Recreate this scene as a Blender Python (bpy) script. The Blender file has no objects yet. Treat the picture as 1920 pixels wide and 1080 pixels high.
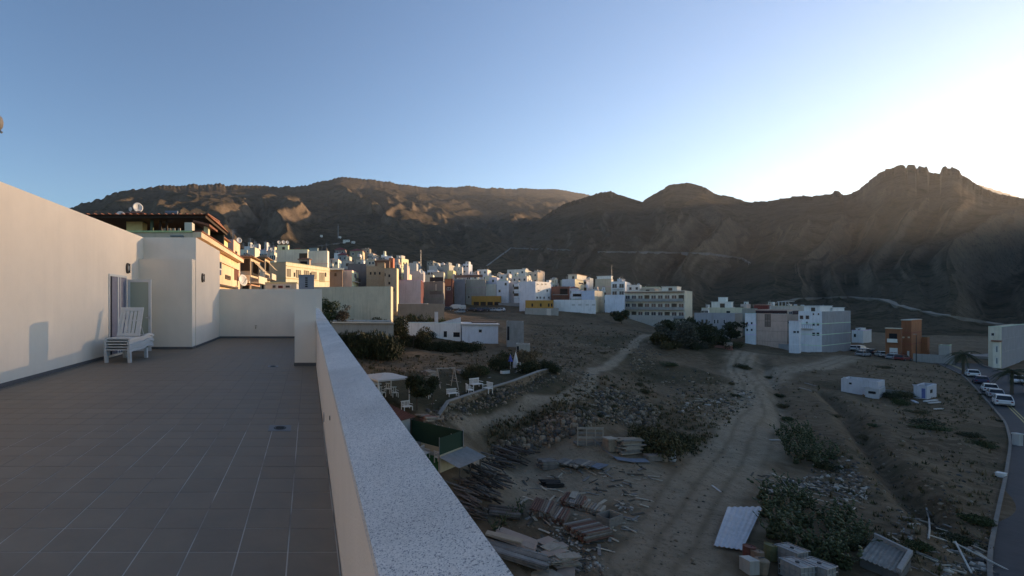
import bpy, math, random
import numpy as np
from mathutils import Vector, Matrix
random.seed(7); np.random.seed(7)
S = bpy.context.scene
COL = S.collection

# ---------------------------------------------------------------- camera, sky, sun, exposure
F, VX, VY, CH = 900.0, 578.0, 566.0, 1.5          # focal length in photo pixels, vanishing point, eye height over the terrace
cam_d = bpy.data.cameras.new('camera'); cam = bpy.data.objects.new('camera', cam_d); COL.objects.link(cam)
cam.location = (0, 0, CH); cam.rotation_euler = (math.radians(90), 0, 0)
cam_d.sensor_width = 36; cam_d.lens = 36 * F / 1920
cam_d.shift_x = (960 - VX) / 1920; cam_d.shift_y = (VY - 540) / 1920
cam_d.clip_start = 0.05; cam_d.clip_end = 20000
S.camera = cam
SUN_AZ, SUN_EL = math.radians(70.0), math.radians(7.18)
w = bpy.data.worlds.new('World'); S.world = w; w.use_nodes = True
nt = w.node_tree; bg = nt.nodes['Background']
sky = nt.nodes.new('ShaderNodeTexSky'); sky.sky_type = 'NISHITA'; sky.sun_disc = False
sky.sun_elevation = SUN_EL; sky.sun_rotation = SUN_AZ
sky.altitude = 300; sky.air_density = 0.95; sky.dust_density = 0.14; sky.ozone_density = 4.7
nt.links.new(sky.outputs[0], bg.inputs[0]); bg.inputs[1].default_value = 0.15
sd = bpy.data.lights.new('sun', 'SUN'); sun = bpy.data.objects.new('sun', sd); COL.objects.link(sun)
sd.energy = 3.1; sd.angle = math.radians(0.8); sd.color = (1.0, 0.86, 0.70)
sdir = Vector((math.sin(SUN_AZ) * math.cos(SUN_EL), math.cos(SUN_AZ) * math.cos(SUN_EL), math.sin(SUN_EL)))
sun.rotation_euler = sdir.to_track_quat('Z', 'Y').to_euler()
S.view_settings.view_transform = 'Standard'; S.view_settings.look = 'None'
S.view_settings.exposure = 1.35; S.view_settings.gamma = 1.0; S.view_settings.use_curve_mapping = False
S.view_settings.use_white_balance = True; S.view_settings.white_balance_temperature = 10300; S.view_settings.white_balance_tint = 19
S.render.engine = 'CYCLES'
S.cycles.use_denoising = True
S.cycles.max_bounces = 5; S.cycles.diffuse_bounces = 4; S.cycles.glossy_bounces = 2; S.cycles.transmission_bounces = 4
S.cycles.volume_bounces = 0; S.cycles.transparent_max_bounces = 6
S.cycles.sample_clamp_indirect = 4.0

# ---------------------------------------------------------------- small helpers
def U(px): return (px - VX) / F
def P(px, py, Y): return Vector((U(px) * Y, Y, CH - (py - VY) * Y / F))
def clamp(v, a=0.0, b=1.0): return max(a, min(b, v))
def sstep(t):
    t = np.clip(t, 0, 1); return t * t * (3 - 2 * t)

class MB:                                           # collects shapes, builds ONE mesh object
    def __init__(s): s.v = []; s.f = []; s.m = []; s.mi = 0
    def add(s, vs, fs):
        o = len(s.v); s.v += [tuple(v) for v in vs]
        for f in fs: s.f.append(tuple(o + i for i in f)); s.m.append(s.mi)
        return s
    def box(s, p, ex, ey, ez):                      # corner + three edge vectors
        p, ex, ey, ez = Vector(p), Vector(ex), Vector(ey), Vector(ez)
        vs = [p, p + ex, p + ex + ey, p + ey]; vs += [q + ez for q in vs]
        fs = [(0, 3, 2, 1), (4, 5, 6, 7), (0, 1, 5, 4), (1, 2, 6, 5), (2, 3, 7, 6), (3, 0, 4, 7)]
        if ex.cross(ey).dot(ez) < 0: fs = [tuple(reversed(f)) for f in fs]
        return s.add(vs, fs)
    def cb(s, c, sx, sy, sz, rz=0.0):               # centred on x,y, standing on c.z
        c = Vector(c); R = Matrix.Rotation(rz, 3, 'Z')
        ex, ey = R @ Vector((sx, 0, 0)), R @ Vector((0, sy, 0))
        return s.box(c - ex / 2 - ey / 2, ex, ey, (0, 0, sz))
    def ab(s, x0, y0, z0, x1, y1, z1): return s.box((x0, y0, z0), (x1 - x0, 0, 0), (0, y1 - y0, 0), (0, 0, z1 - z0))
    def tube(s, a, b, r, n=8, r2=None, caps=True):
        a, b = Vector(a), Vector(b); d = b - a
        if d.length < 1e-6: return s
        d.normalize(); q = d.orthogonal().normalized(); w_ = d.cross(q); r2 = r if r2 is None else r2
        vs = []
        for k in range(n):
            t = 2 * math.pi * k / n; o = q * math.cos(t) + w_ * math.sin(t)
            vs += [a + o * r, b + o * r2]
        fs = [(2 * k, (2 * k + 2) % (2 * n), (2 * k + 3) % (2 * n), 2 * k + 1) for k in range(n)]
        if caps: fs += [tuple(2 * k for k in reversed(range(n))), tuple(2 * k + 1 for k in range(n))]
        return s.add(vs, fs)
    def path(s, pts, r, n=6):
        for a, b in zip(pts, pts[1:]): s.tube(a, b, r, n)
        return s
    def lathe(s, c, prof, n=16, axis='Z'):          # prof: (radius, height)
        c = Vector(c); vs = []; fs = []
        for r, h in prof:
            for k in range(n):
                t = 2 * math.pi * k / n
                vs.append(c + (Vector((r * math.cos(t), r * math.sin(t), h)) if axis == 'Z' else Vector((r * math.cos(t), h, r * math.sin(t)))))
        m = len(prof)
        for i in range(m - 1):
            for k in range(n):
                k2 = (k + 1) % n; f = (i * n + k, i * n + k2, (i + 1) * n + k2, (i + 1) * n + k)
                fs.append(f if axis == 'Z' else tuple(reversed(f)))
        return s.add(vs, fs)
    def dish(s, c, nrm, r, depth=0.25, n=16):       # a shallow two-sided bowl facing nrm
        c, nrm = Vector(c), Vector(nrm).normalized(); q = nrm.orthogonal().normalized(); w_ = nrm.cross(q)
        vs = []; R = [0.0, .45, .8, 1.0]
        for rr in R:
            for k in range(n):
                t = 2 * math.pi * k / n
                vs.append(c + (q * math.cos(t) + w_ * math.sin(t)) * r * max(rr, .02) + nrm * (rr * rr * depth * r))
        for rr in reversed(R):
            for k in range(n):
                t = 2 * math.pi * k / n
                vs.append(c + (q * math.cos(t) + w_ * math.sin(t)) * r * max(rr, .02) + nrm * (rr * rr * depth * r - .04 * r))
        fs = []
        for i in range(7):
            for k in range(n):
                k2 = (k + 1) % n; fs.append((i * n + k, i * n + k2, (i + 1) * n + k2, (i + 1) * n + k))
        return s.add(vs, fs)
    def prism(s, poly, ez):                          # polygon (list of points) pushed along ez
        n = len(poly); poly = [Vector(p) for p in poly]; ez = Vector(ez)
        vs = poly + [p + ez for p in poly]
        fs = [tuple(reversed(range(n))), tuple(range(n, 2 * n))] + [(k, (k + 1) % n, n + (k + 1) % n, n + k) for k in range(n)]
        nrm = Vector((0, 0, 0))
        for k in range(n): nrm += poly[k].cross(poly[(k + 1) % n])
        if nrm.dot(ez) < 0: fs = [tuple(reversed(f)) for f in fs]
        return s.add(vs, fs)
    def build(s, name, mats, parent=None, loc=None, smooth=False, bevel=0):
        o = root_loc(parent) if parent is not None else Vector((0, 0, 0))
        base = o if loc is None else Vector(loc)
        me = bpy.data.meshes.new(name)
        me.from_pydata([tuple(Vector(v) - base) for v in s.v], [], s.f)
        if not isinstance(mats, (list, tuple)): mats = [mats]
        for m in mats: me.materials.append(m)
        if len(mats) > 1: me.polygons.foreach_set('material_index', s.m)
        if smooth: me.polygons.foreach_set('use_smooth', [True] * len(me.polygons))
        me.update()
        ob = bpy.data.objects.new(name, me); COL.objects.link(ob)
        if parent is not None: ob.parent = parent
        ob.location = base - o if parent is not None else (base if loc is not None else (0, 0, 0))
        if bevel:
            b = ob.modifiers.new('bevel', 'BEVEL'); b.width = bevel; b.segments = 2; b.limit_method = 'ANGLE'
        return ob

def root_loc(o):
    p = Vector((0, 0, 0))
    while o is not None: p += o.location; o = o.parent
    return p
def tag(o, label, cat, group=None, kind=None):
    if label: o['label'] = label
    if cat: o['category'] = cat
    if group: o['group'] = group
    if kind: o['kind'] = kind
    return o
def struct(o): o['kind'] = 'structure'; return o
def thing(name, label, cat, loc=(0, 0, 0), rz=0.0, group=None):
    o = bpy.data.objects.new(name, None); COL.objects.link(o); o.location = loc; o.rotation_euler = (0, 0, rz); o.empty_display_size = .2
    return tag(o, label, cat, group)
def copy_tree(o, parent=None):
    c = o.copy(); COL.objects.link(c)
    if parent is not None: c.parent = parent
    for ch in list(o.children): copy_tree(ch, c)
    return c
def place(o, loc, rz=0.0, sc=1.0, label=None, group=None):
    o.location = loc; o.rotation_euler = (0, 0, rz); o.scale = (sc,) * 3 if not isinstance(sc, tuple) else sc
    if label: o['label'] = label
    if group: o['group'] = group
    return o

# ---------------------------------------------------------------- materials
MC = {}
def mat(name, c, rough=.85, var=.18, scale=3.0, bump=.0, bscale=30.0, metal=0.0, c2=None, spec=.3, stain=0.0, coords='Object'):
    if name in MC: return MC[name]
    m = bpy.data.materials.new(name); m.use_nodes = True; t = m.node_tree; b = t.nodes['Principled BSDF']
    N = t.nodes.new; L = t.links.new
    b.inputs['Roughness'].default_value = rough; b.inputs['Metallic'].default_value = metal
    b.inputs['Specular IOR Level'].default_value = spec
    tc = N('ShaderNodeTexCoord'); n1 = N('ShaderNodeTexNoise'); n1.inputs['Scale'].default_value = scale; n1.inputs['Detail'].default_value = 8; n1.inputs['Roughness'].default_value = .65
    L(tc.outputs[coords], n1.inputs['Vector'])
    r = N('ShaderNodeMapRange'); r.inputs[1].default_value = .3; r.inputs[2].default_value = .7
    L(n1.outputs['Fac'], r.inputs[0])
    mx = N('ShaderNodeMix'); mx.data_type = 'RGBA'
    a = [max(0, v * (1 - var)) for v in c]; d = [min(1, v * (1 + var)) for v in c] if c2 is None else list(c2)
    mx.inputs[6].default_value = (*a, 1) if c2 is None else (*c, 1); mx.inputs[7].default_value = (*d, 1)
    L(r.outputs[0], mx.inputs[0]); out = mx.outputs[2]
    if stain > 0:                                    # vertical weather streaks
        mp = N('ShaderNodeMapping'); mp.inputs['Scale'].default_value = (1.6, 1.6, .12); L(tc.outputs[coords], mp.inputs[0])
        n2 = N('ShaderNodeTexNoise'); n2.inputs['Scale'].default_value = 1.7; n2.inputs['Detail'].default_value = 9; n2.inputs['Roughness'].default_value = .7; L(mp.outputs[0], n2.inputs['Vector'])
        r2 = N('ShaderNodeMapRange'); r2.inputs[1].default_value = .48; r2.inputs[2].default_value = .75; r2.inputs[4].default_value = stain; L(n2.outputs['Fac'], r2.inputs[0])
        m2 = N('ShaderNodeMix'); m2.data_type = 'RGBA'; L(r2.outputs[0], m2.inputs[0]); L(out, m2.inputs[6]); m2.inputs[7].default_value = (c[0] * .45, c[1] * .43, c[2] * .40, 1); out = m2.outputs[2]
    L(out, b.inputs['Base Color'])
    if bump > 0:
        n3 = N('ShaderNodeTexNoise'); n3.inputs['Scale'].default_value = bscale; n3.inputs['Detail'].default_value = 6; L(tc.outputs[coords], n3.inputs['Vector'])
        bp = N('ShaderNodeBump'); bp.inputs['Strength'].default_value = bump; bp.inputs['Distance'].default_value = .02; L(n3.outputs['Fac'], bp.inputs['Height']); L(bp.outputs[0], b.inputs['Normal'])
    MC[name] = m; return m
def plaster(c):
    return mat('plaster_%02d_%02d_%02d' % tuple(int(v * 99) for v in c), c, .9, .10, .5, .15, 9, stain=.45, spec=.2)

# ---------------------------------------------------------------- noise
def vnoise(x, y, seed=0):
    xi = np.floor(x).astype(np.int64); yi = np.floor(y).astype(np.int64); xf = x - xi; yf = y - yi
    def h(a, b):
        n = (a * 374761393 + b * 668265263 + seed * 1274126177) & 0x7fffffff
        n = ((n ^ (n >> 13)) * 1274126177) & 0x7fffffff
        return ((n ^ (n >> 16)) & 0xffff) / 65535.0
    sx = xf * xf * xf * (xf * (xf * 6 - 15) + 10); sy = yf * yf * yf * (yf * (yf * 6 - 15) + 10)
    a = h(xi, yi); b = h(xi + 1, yi); c = h(xi, yi + 1); d = h(xi + 1, yi + 1)
    return (a * (1 - sx) + b * sx) * (1 - sy) + (c * (1 - sx) + d * sx) * sy
def fbm(x, y, o=5, seed=0, ridged=False, gain=.5):
    s = 0; a = 1; t = 0
    for k in range(o):
        n = vnoise(x, y, seed + k * 17) * 2 - 1
        s = s + a * ((1 - np.abs(n)) * 2 - 1 if ridged else n); t += a; a *= gain
        x, y = x * 1.98 + y * .31 + 11.3, y * 1.98 - x * .31 + 5.7
    return s / t

# ---------------------------------------------------------------- ground shape
A = []                                               # anchors x, y, z
def anc(px, py, Y): p = P(px, py, Y); A.append(tuple(p))
for q in [(1100, 1000, 31), (1500, 1050, 28), (1300, 850, 47.5), (1400, 700, 100), (1400, 655, 138), (1850, 755, 77), (1880, 1060, 29), (1690, 673, 128),
          (1250, 1000, 31), (1700, 900, 41), (1700, 800, 60), (1560, 800, 60), (1480, 720, 88), (1600, 700, 98), (1750, 700, 100), (1890, 800, 62),
          (850, 740, 48), (700, 690, 65), (900, 690, 66), (785, 778, 38.5), (1045, 700, 62), (960, 725, 52), (700, 760, 42),
          (905, 792, 47), (1000, 800, 49), (1210, 650, 95), (1110, 700, 64), (1075, 765, 46.5), (1000, 655, 92), (1060, 640, 108), (1100, 615, 140),
          (1245, 725, 80), (1180, 810, 53), (1010, 855, 44.5), (930, 880, 42), (960, 960, 34), (830, 950, 34), (1340, 690, 104), (1250, 690, 100),
          (1000, 595, 160), (950, 588, 170), (1060, 585, 172), (1150, 588, 172), (1230, 612, 165), (1310, 620, 165), (1180, 622, 130),
          (850, 590, 180), (860, 579, 205), (760, 597, 120), (700, 605, 105), (650, 640, 95), (750, 645, 106), (900, 642, 108), (820, 660, 92), (640, 700, 70),
          (1440, 640, 145), (1540, 662, 126), (1620, 645, 150), (1700, 630, 190), (1900, 690, 112), (1800, 640, 170),
          (850, 545, 240), (1000, 545, 250), (1100, 550, 240), (1200, 565, 235), (1300, 590, 230), (1420, 605, 240), (1600, 600, 260), (1850, 600, 260),
          (700, 505, 280), (600, 500, 250), (620, 560, 110), (760, 550, 200), (500, 520, 150), (400, 500, 200)]: anc(*q)
A += [(-15, 45, -3), (-30, 30, -4), (-60, 20, -1), (-80, 90, 8), (-150, 0, 2), (-150, 200, 38), (-250, 250, 62), (0, 15, -12.8), (0, -10, -13.2), (15, 0, -13.5), (30, -30, -14), (80, -40, -15), (0, -150, -14), (-100, -120, -6),
      (150, -100, -17), (300, 0, -16), (330, 110, -8), (-8, 25, -11), (4, 26, -13), (8, 20, -13.5), (-320, 60, 40), (100, -300, -15), (-200, -250, 0), (300, -200, -14), (30, 10, -14.3), (60, 15, -15)]
A = np.array(A)
_d = np.hypot(A[:, None, 0] - A[None, :, 0], A[:, None, 1] - A[None, :, 1])
_n = len(A); _M = np.zeros((_n + 3, _n + 3)); _M[:_n, :_n] = _d - .6 * np.eye(_n); _M[:_n, _n] = 1; _M[:_n, _n + 1:] = A[:, :2]; _M[_n, :_n] = 1; _M[_n + 1:, :_n] = A[:, :2].T
_W = np.linalg.solve(_M, np.concatenate([A[:, 2], np.zeros(3)]))
def rbf(x, y):
    x = np.asarray(x, float); y = np.asarray(y, float); z = _W[_n] + _W[_n + 1] * x + _W[_n + 2] * y
    for k in range(_n): z = z + _W[k] * np.sqrt((x - A[k, 0]) ** 2 + (y - A[k, 1]) ** 2 + .3)
    return z
def hit(fn, px, py, y0=12.0, y1=330.0):              # where the sight line through a photo pixel meets the ground
    Y = np.exp(np.linspace(math.log(y0), math.log(y1), 900)); z = CH - (py - VY) * Y / F
    g = fn(U(px) * Y, Y); k = np.argmax(z < g)
    if z[k] >= g[k]: k = len(Y) - 1
    return Y[k]
def pl_dist(x, y, pts):                              # distance to a polyline
    d = np.full(np.shape(x), 1e9)
    for (ax, ay), (bx, by) in zip(pts, pts[1:]):
        vx, vy = bx - ax, by - ay; t = np.clip(((x - ax) * vx + (y - ay) * vy) / (vx * vx + vy * vy + 1e-9), 0, 1)
        d = np.minimum(d, np.hypot(x - ax - t * vx, y - ay - t * vy))
    return d
def gline(pts): return [(U(a) * Y, Y) for a, b in pts for Y in [hit(rbf, a, b)]]
GULLY = gline([(1545, 735), (1590, 775), (1625, 825), (1675, 895), (1735, 950), (1800, 1000), (1840, 1045)])
DITCH = gline([(1425, 668), (1440, 700), (1462, 735), (1470, 780), (1450, 800)])
TRACK = gline([(1230, 1075), (1290, 980), (1340, 900), (1385, 830), (1420, 770), (1405, 725), (1385, 690), (1400, 660)])
TRACK2 = gline([(1405, 725), (1460, 695), (1530, 690), (1600, 668)])
PATH = gline([(1230, 628), (1190, 640), (1170, 662), (1112, 694), (1104, 722), (1050, 748), (960, 778), (860, 792)])
YARD = gline([(960, 905), (1090, 890), (1200, 900), (1290, 930)])
_ya = hit(rbf, 826, 890); _yb = hit(rbf, 869, 864); YA = np.array([U(826) * _ya, _ya]); YBB = np.array([U(869) * _yb, _yb]); YD = (YBB - YA) / np.hypot(*(YBB - YA)); YN = np.array([-YD[1], YD[0]]); YZ = float(rbf(YA[:1], YA[1:])[0])
ROADC = [(X + 3.1 * .64, Y - 3.1 * .77) for X, Y in gline([(1812, 703), (1838, 728), (1864, 757), (1896, 792), (1908, 830), (1901, 900), (1884, 1000), (1872, 1078)])]
ROADC = [(ROADC[0][0] + 25, ROADC[0][1] + 24)] + ROADC + [(ROADC[-1][0] - 20, ROADC[-1][1] - 16)]
def gz(x, y):
    x = np.asarray(x, float); y = np.asarray(y, float); z = rbf(x, y)
    dg = pl_dist(x, y, GULLY); z = z - 1.3 * np.exp(-(dg / .9) ** 2) + .35 * np.exp(-((dg - 2.2) / 1.0) ** 2)
    dd = pl_dist(x, y, DITCH); z = z - .8 * np.exp(-(dd / 1.1) ** 2)
    tr = np.minimum(np.minimum(pl_dist(x, y, TRACK) / 3.2, pl_dist(x, y, TRACK2) / 2.6), np.minimum(pl_dist(x, y, PATH) / 1.1, pl_dist(x, y, YARD) / 5.0))
    rough = sstep((tr - .6) / 1.0); r = np.hypot(x, y)
    z = z + (fbm(x / 9, y / 9, 4, 3) * .55 + fbm(x / 1.7, y / 1.7, 3, 9) * .16) * (.15 + .85 * rough) * np.clip(r / 30, .4, 1)
    dr_ = pl_dist(x, y, ROADC); k = sstep((6.5 - dr_) / 2.5); z = z * (1 - k) + (rbf(x, y) - .22) * k
    # the hut and its yard stand in a level cutting
    s1 = (x - YA[0]) * YD[0] + (y - YA[1]) * YD[1]; s2 = (x - YA[0]) * YN[0] + (y - YA[1]) * YN[1]
    e = np.maximum(np.maximum(-4.5 - s1, s1 - np.hypot(*(YBB - YA)) - .3), np.maximum(-.5 - s2, s2 - 9.0)); k = sstep((.8 - e) / 1.2); z = z * (1 - k) + np.minimum(z, YZ) * k
    return z
# ---------------------------------------------------------------- the ground sheet and the mountains
def grid_mesh(name, X, Y, Z, m, attrs=None, close=False):
    nr, nc = X.shape; v = np.stack([X.ravel(), Y.ravel(), Z.ravel()], 1)
    i = np.arange(nr - 1)[:, None] * nc + np.arange(nc - 1)[None, :]
    f = np.stack([i, i + 1, i + nc + 1, i + nc], -1).reshape(-1, 4)
    me = bpy.data.meshes.new(name); me.vertices.add(len(v)); me.vertices.foreach_set('co', v.ravel().astype(np.float32))
    me.loops.add(f.size); me.loops.foreach_set('vertex_index', f.ravel().astype(np.int32))
    me.polygons.add(len(f)); me.polygons.foreach_set('loop_start', (np.arange(len(f)) * 4).astype(np.int32)); me.polygons.foreach_set('loop_total', np.full(len(f), 4, np.int32))
    me.polygons.foreach_set('use_smooth', [True] * len(f)); me.update(calc_edges=True)
    for k, a in (attrs or {}).items():
        at = me.attributes.new(k, 'FLOAT', 'POINT'); at.data.foreach_set('value', a.ravel().astype(np.float32))
    me.materials.append(m); o = bpy.data.objects.new(name, me); COL.objects.link(o); return o

def ground_material():
    m = bpy.data.materials.new('dry_soil'); m.use_nodes = True; t = m.node_tree; b = t.nodes['Principled BSDF']; N = t.nodes.new; L = t.links.new
    b.inputs['Roughness'].default_value = .95; b.inputs['Specular IOR Level'].default_value = .1
    tc = N('ShaderNodeTexCoord')
    def noise(sc, det=9, ro=.65):
        n = N('ShaderNodeTexNoise'); n.inputs['Scale'].default_value = sc; n.inputs['Detail'].default_value = det; n.inputs['Roughness'].default_value = ro; L(tc.outputs['Object'], n.inputs['Vector']); return n.outputs['Fac']
    def rng(s, a, c, lo=0, hi=1):
        r = N('ShaderNodeMapRange'); r.inputs[1].default_value = a; r.inputs[2].default_value = c; r.inputs[3].default_value = lo; r.inputs[4].default_value = hi; L(s, r.inputs[0]); return r.outputs[0]
    def mix(f, a, c):
        x = N('ShaderNodeMix'); x.data_type = 'RGBA'
        for i, q in ((0, f), (6, a), (7, c)):
            if hasattr(q, 'links'): L(q, x.inputs[i])
            else: x.inputs[i].default_value = q if i == 0 else (*q, 1)
        return x.outputs[2]
    def att(n): a = N('ShaderNodeAttribute'); a.attribute_name = n; return a.outputs['Fac']
    c = mix(rng(noise(.12), .35, .65), (.105, .066, .038), (.17, .112, .068))
    c = mix(rng(noise(1.1), .45, .72), c, (.25, .175, .115))
    c = mix(rng(noise(.35, 10, .75), .54, .68, 0, .75), c, (.045, .040, .022))
    c = mix(att('track'), c, mix(rng(noise(.6, 10, .7), .3, .7), (.24, .175, .12), (.36, .27, .19)))
    c = mix(att('grass'), c, mix(rng(noise(2.5), .35, .65), (.028, .03, .014), (.06, .052, .026)))
    c = mix(rng(noise(2.2, 12, .85), .52, .60, 0, .55), c, (.065, .045, .028))
    c = mix(rng(noise(14, 6, .8), .58, .66, 0, .6), c, (.30, .23, .165))
    c = mix(rng(noise(9, 6, .8), .62, .72, 0, .7), c, (.28, .235, .185))
    c = mix(rng(noise(5.5, 6, .8), .60, .7, 0, .6), c, (.045, .035, .025))
    L(c, b.inputs['Base Color'])
    bp = N('ShaderNodeBump'); bp.inputs['Strength'].default_value = .7; bp.inputs['Distance'].default_value = .3; L(noise(2, 12, .8), bp.inputs['Height']); L(bp.outputs[0], b.inputs['Normal'])
    return m
R0 = 315.0
phi = np.concatenate([np.linspace(-180, -45, 40)[:-1], np.linspace(-45, 62, 760), np.linspace(62, 180, 45)[1:]]) * math.pi / 180
rr = np.exp(np.linspace(math.log(3.0), math.log(R0), 330))
PH, RR = np.meshgrid(phi, rr); GX, GY = RR * np.sin(PH), RR * np.cos(PH)
GX, GY = GX[:, ::1], GY
GZ = gz(GX, GY)
_lr0, _dl = math.log(rr[0]), math.log(rr[1] / rr[0])
def gzi(x, y):                                       # height read off the ground sheet itself
    x = np.asarray(x, float); y = np.asarray(y, float); a = np.clip((np.log(np.hypot(x, y) + 1e-9) - _lr0) / _dl, 0, len(rr) - 1.001); i = a.astype(int); a = a - i
    p = np.arctan2(x, y); j = np.clip(np.searchsorted(phi, p) - 1, 0, len(phi) - 2); b = np.clip((p - phi[j]) / (phi[j + 1] - phi[j]), 0, 1)
    return (GZ[i, j] * (1 - a) + GZ[i + 1, j] * a) * (1 - b) + (GZ[i, j + 1] * (1 - a) + GZ[i + 1, j + 1] * a) * b
def gzf(x, y): return float(gzi(np.array([x]), np.array([y]))[0])
def G(px, py):
    Y = hit(gzi, px, py); return Vector((U(px) * Y, Y, gzf(U(px) * Y, Y)))
dtr = np.minimum(np.minimum(pl_dist(GX, GY, TRACK) / 3.0, pl_dist(GX, GY, TRACK2) / 2.4), np.minimum(pl_dist(GX, GY, PATH) / .9, pl_dist(GX, GY, YARD) / 5.5))
track = sstep((1.35 - dtr + .5 * fbm(GX / 2.5, GY / 2.5, 4, 5)) / .8)
_dt = pl_dist(GX, GY, TRACK) + .25 * fbm(GX / 3, GY / 3, 3, 31); track = track * (1 - .55 * np.exp(-((_dt - .8) / .2) ** 2) - .5 * np.exp(-((_dt - 2.3) / .22) ** 2))
_dt = pl_dist(GX, GY, TRACK2) + .25 * fbm(GX / 3, GY / 3, 3, 33); track = track * (1 - .5 * np.exp(-((_dt - .8) / .22) ** 2))
GARD = gline([(700, 725), (800, 735), (880, 715), (960, 705)])
grass = np.maximum(sstep((1.2 - pl_dist(GX, GY, GARD) / 7 + .4 * fbm(GX / 3, GY / 3, 3, 8)) / .6) * .8, sstep((fbm(GX / 14, GY / 14, 5, 21) - .12) / .3) * .6) * (1 - track)
ground = struct(grid_mesh('ground', GX, GY, GZ, ground_material(), {'track': track, 'grass': grass}))

def mount_material():
    m = bpy.data.materials.new('mountain_rock'); m.use_nodes = True; t = m.node_tree; b = t.nodes['Principled BSDF']; N = t.nodes.new; L = t.links.new
    b.inputs['Roughness'].default_value = 1; b.inputs['Specular IOR Level'].default_value = 0
    tc = N('ShaderNodeTexCoord'); ge = N('ShaderNodeNewGeometry'); sx = N('ShaderNodeSeparateXYZ'); L(ge.outputs['Normal'], sx.inputs[0])
    def noise(sc, det=10, ro=.7):
        n = N('ShaderNodeTexNoise'); n.inputs['Scale'].default_value = sc; n.inputs['Detail'].default_value = det; n.inputs['Roughness'].default_value = ro; L(tc.outputs['Object'], n.inputs['Vector']); return n.outputs['Fac']
    def rng(s, a, c, lo=0, hi=1):
        r = N('ShaderNodeMapRange'); r.inputs[1].default_value = a; r.inputs[2].default_value = c; r.inputs[3].default_value = lo; r.inputs[4].default_value = hi; L(s, r.inputs[0]); return r.outputs[0]
    def mix(f, a, c):
        x = N('ShaderNodeMix'); x.data_type = 'RGBA'
        for i, q in ((0, f), (6, a), (7, c)):
            if hasattr(q, 'links'): L(q, x.inputs[i])
            else: x.inputs[i].default_value = q if i == 0 else (*q, 1)
        return x.outputs[2]
    c = mix(rng(noise(.006), .35, .65), (.10, .075, .052), (.165, .12, .083))
    c = mix(rng(noise(.05, 12, .8), .48, .62, 0, .8), c, (.034, .034, .018))
    c = mix(rng(sx.outputs[2], .80, .55), c, mix(rng(noise(.03), .35, .65), (.17, .122, .086), (.25, .18, .125)))
    c = mix(rng(noise(.35, 8, .8), .52, .62, 0, .75), c, (.022, .024, .012))
    L(c, b.inputs['Base Color'])
    bp = N('ShaderNodeBump'); bp.inputs['Strength'].default_value = .9; bp.inputs['Distance'].default_value = 6; L(noise(.06, 12, .75), bp.inputs['Height']); L(bp.outputs[0], b.inputs['Normal'])
    return m
def curve(pts, x): a = np.array(sorted(pts)); return np.interp(x, a[:, 0], a[:, 1])
phm = np.concatenate([np.linspace(-180, -42, 60)[:-1], np.linspace(-42, 44, 760)[:-1], np.linspace(44, 57, 420), np.linspace(57, 74, 120)[1:], np.linspace(74, 180, 60)[1:]]) * math.pi / 180
pxm = VX + F * np.tan(np.clip(phm, -1.2, 1.25))
RIDGE_FAR = [(-1200, 470), (-300, 440), (0, 415), (140, 387), (200, 367), (250, 354), (300, 347), (400, 343), (460, 347), (545, 350), (575, 346), (610, 336), (640, 332), (670, 333), (720, 339), (760, 345), (800, 349), (850, 349), (880, 347), (905, 352), (980, 352), (1060, 356), (1105, 364), (1150, 380), (1300, 400), (1500, 400), (1640, 380), (1760, 345), (1810, 336), (1860, 352), (1920, 372), (2000, 395), (3000, 450)]
RIDGE_NEAR = [(880, 520), (940, 470), (985, 430), (1030, 398), (1060, 380), (1100, 368), (1125, 360), (1145, 357), (1165, 366), (1205, 377), (1230, 361), (1255, 346), (1285, 341), (1315, 347), (1340, 362), (1375, 369), (1400, 378), (1440, 376), (1470, 371), (1490, 367), (1530, 366), (1556, 363), (1566, 357), (1574, 358), (1582, 366), (1605, 358), (1625, 342), (1650, 322), (1665, 315), (1675, 314), (1685, 308), (1696, 308), (1699, 313), (1703, 308), (1716, 308), (1719, 317), (1723, 310), (1738, 311), (1742, 321), (1762, 324), (1766, 312), (1774, 311), (1777, 315), (1786, 312), (1798, 318), (1803, 327), (1815, 334), (1840, 350), (1870, 362), (1920, 372), (1990, 378), (2100, 376), (2200, 368), (2350, 350), (2600, 318), (2800, 266), (2922, 235), (3100, 215), (3300, 208)]  # the crest beyond the right of view is unseen, shaped to gate the sun
hfar = CH + (VY - curve(RIDGE_FAR, pxm)) / F
rfar_Y = curve([(-1200, 500), (0, 1050), (300, 1400), (640, 2150), (900, 2800), (1150, 3400), (1900, 3400)], pxm); rnear_Y = curve([(800, 1000), (1150, 1150), (1400, 950), (1700, 700), (1900, 560), (2100, 480), (2600, 350)], pxm)
rm = np.concatenate([np.exp(np.linspace(math.log(R0 - 3), math.log(6500), 360))])
PH2, RM = np.meshgrid(phm, rm); MX, MY = RM * np.sin(PH2), RM * np.cos(PH2)
cs = np.maximum(np.cos(phm), .30)
r_far = rfar_Y / cs; r_near = rnear_Y / cs
z_far = CH + (VY - curve(RIDGE_FAR, pxm)) / F * rfar_Y; z_near = CH + (VY - curve(RIDGE_NEAR, pxm)) / F * rnear_Y
back = np.abs(phm) > math.radians(75)
z_far = np.where(back, 20 + 60 * np.abs(np.sin(phm * 3)), z_far); z_near = np.where((phm > math.radians(80)) | (phm < math.radians(5)), -40, z_near)
base = gz(R0 * np.sin(phm), R0 * np.cos(phm))
ang = phm * 1.0
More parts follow.
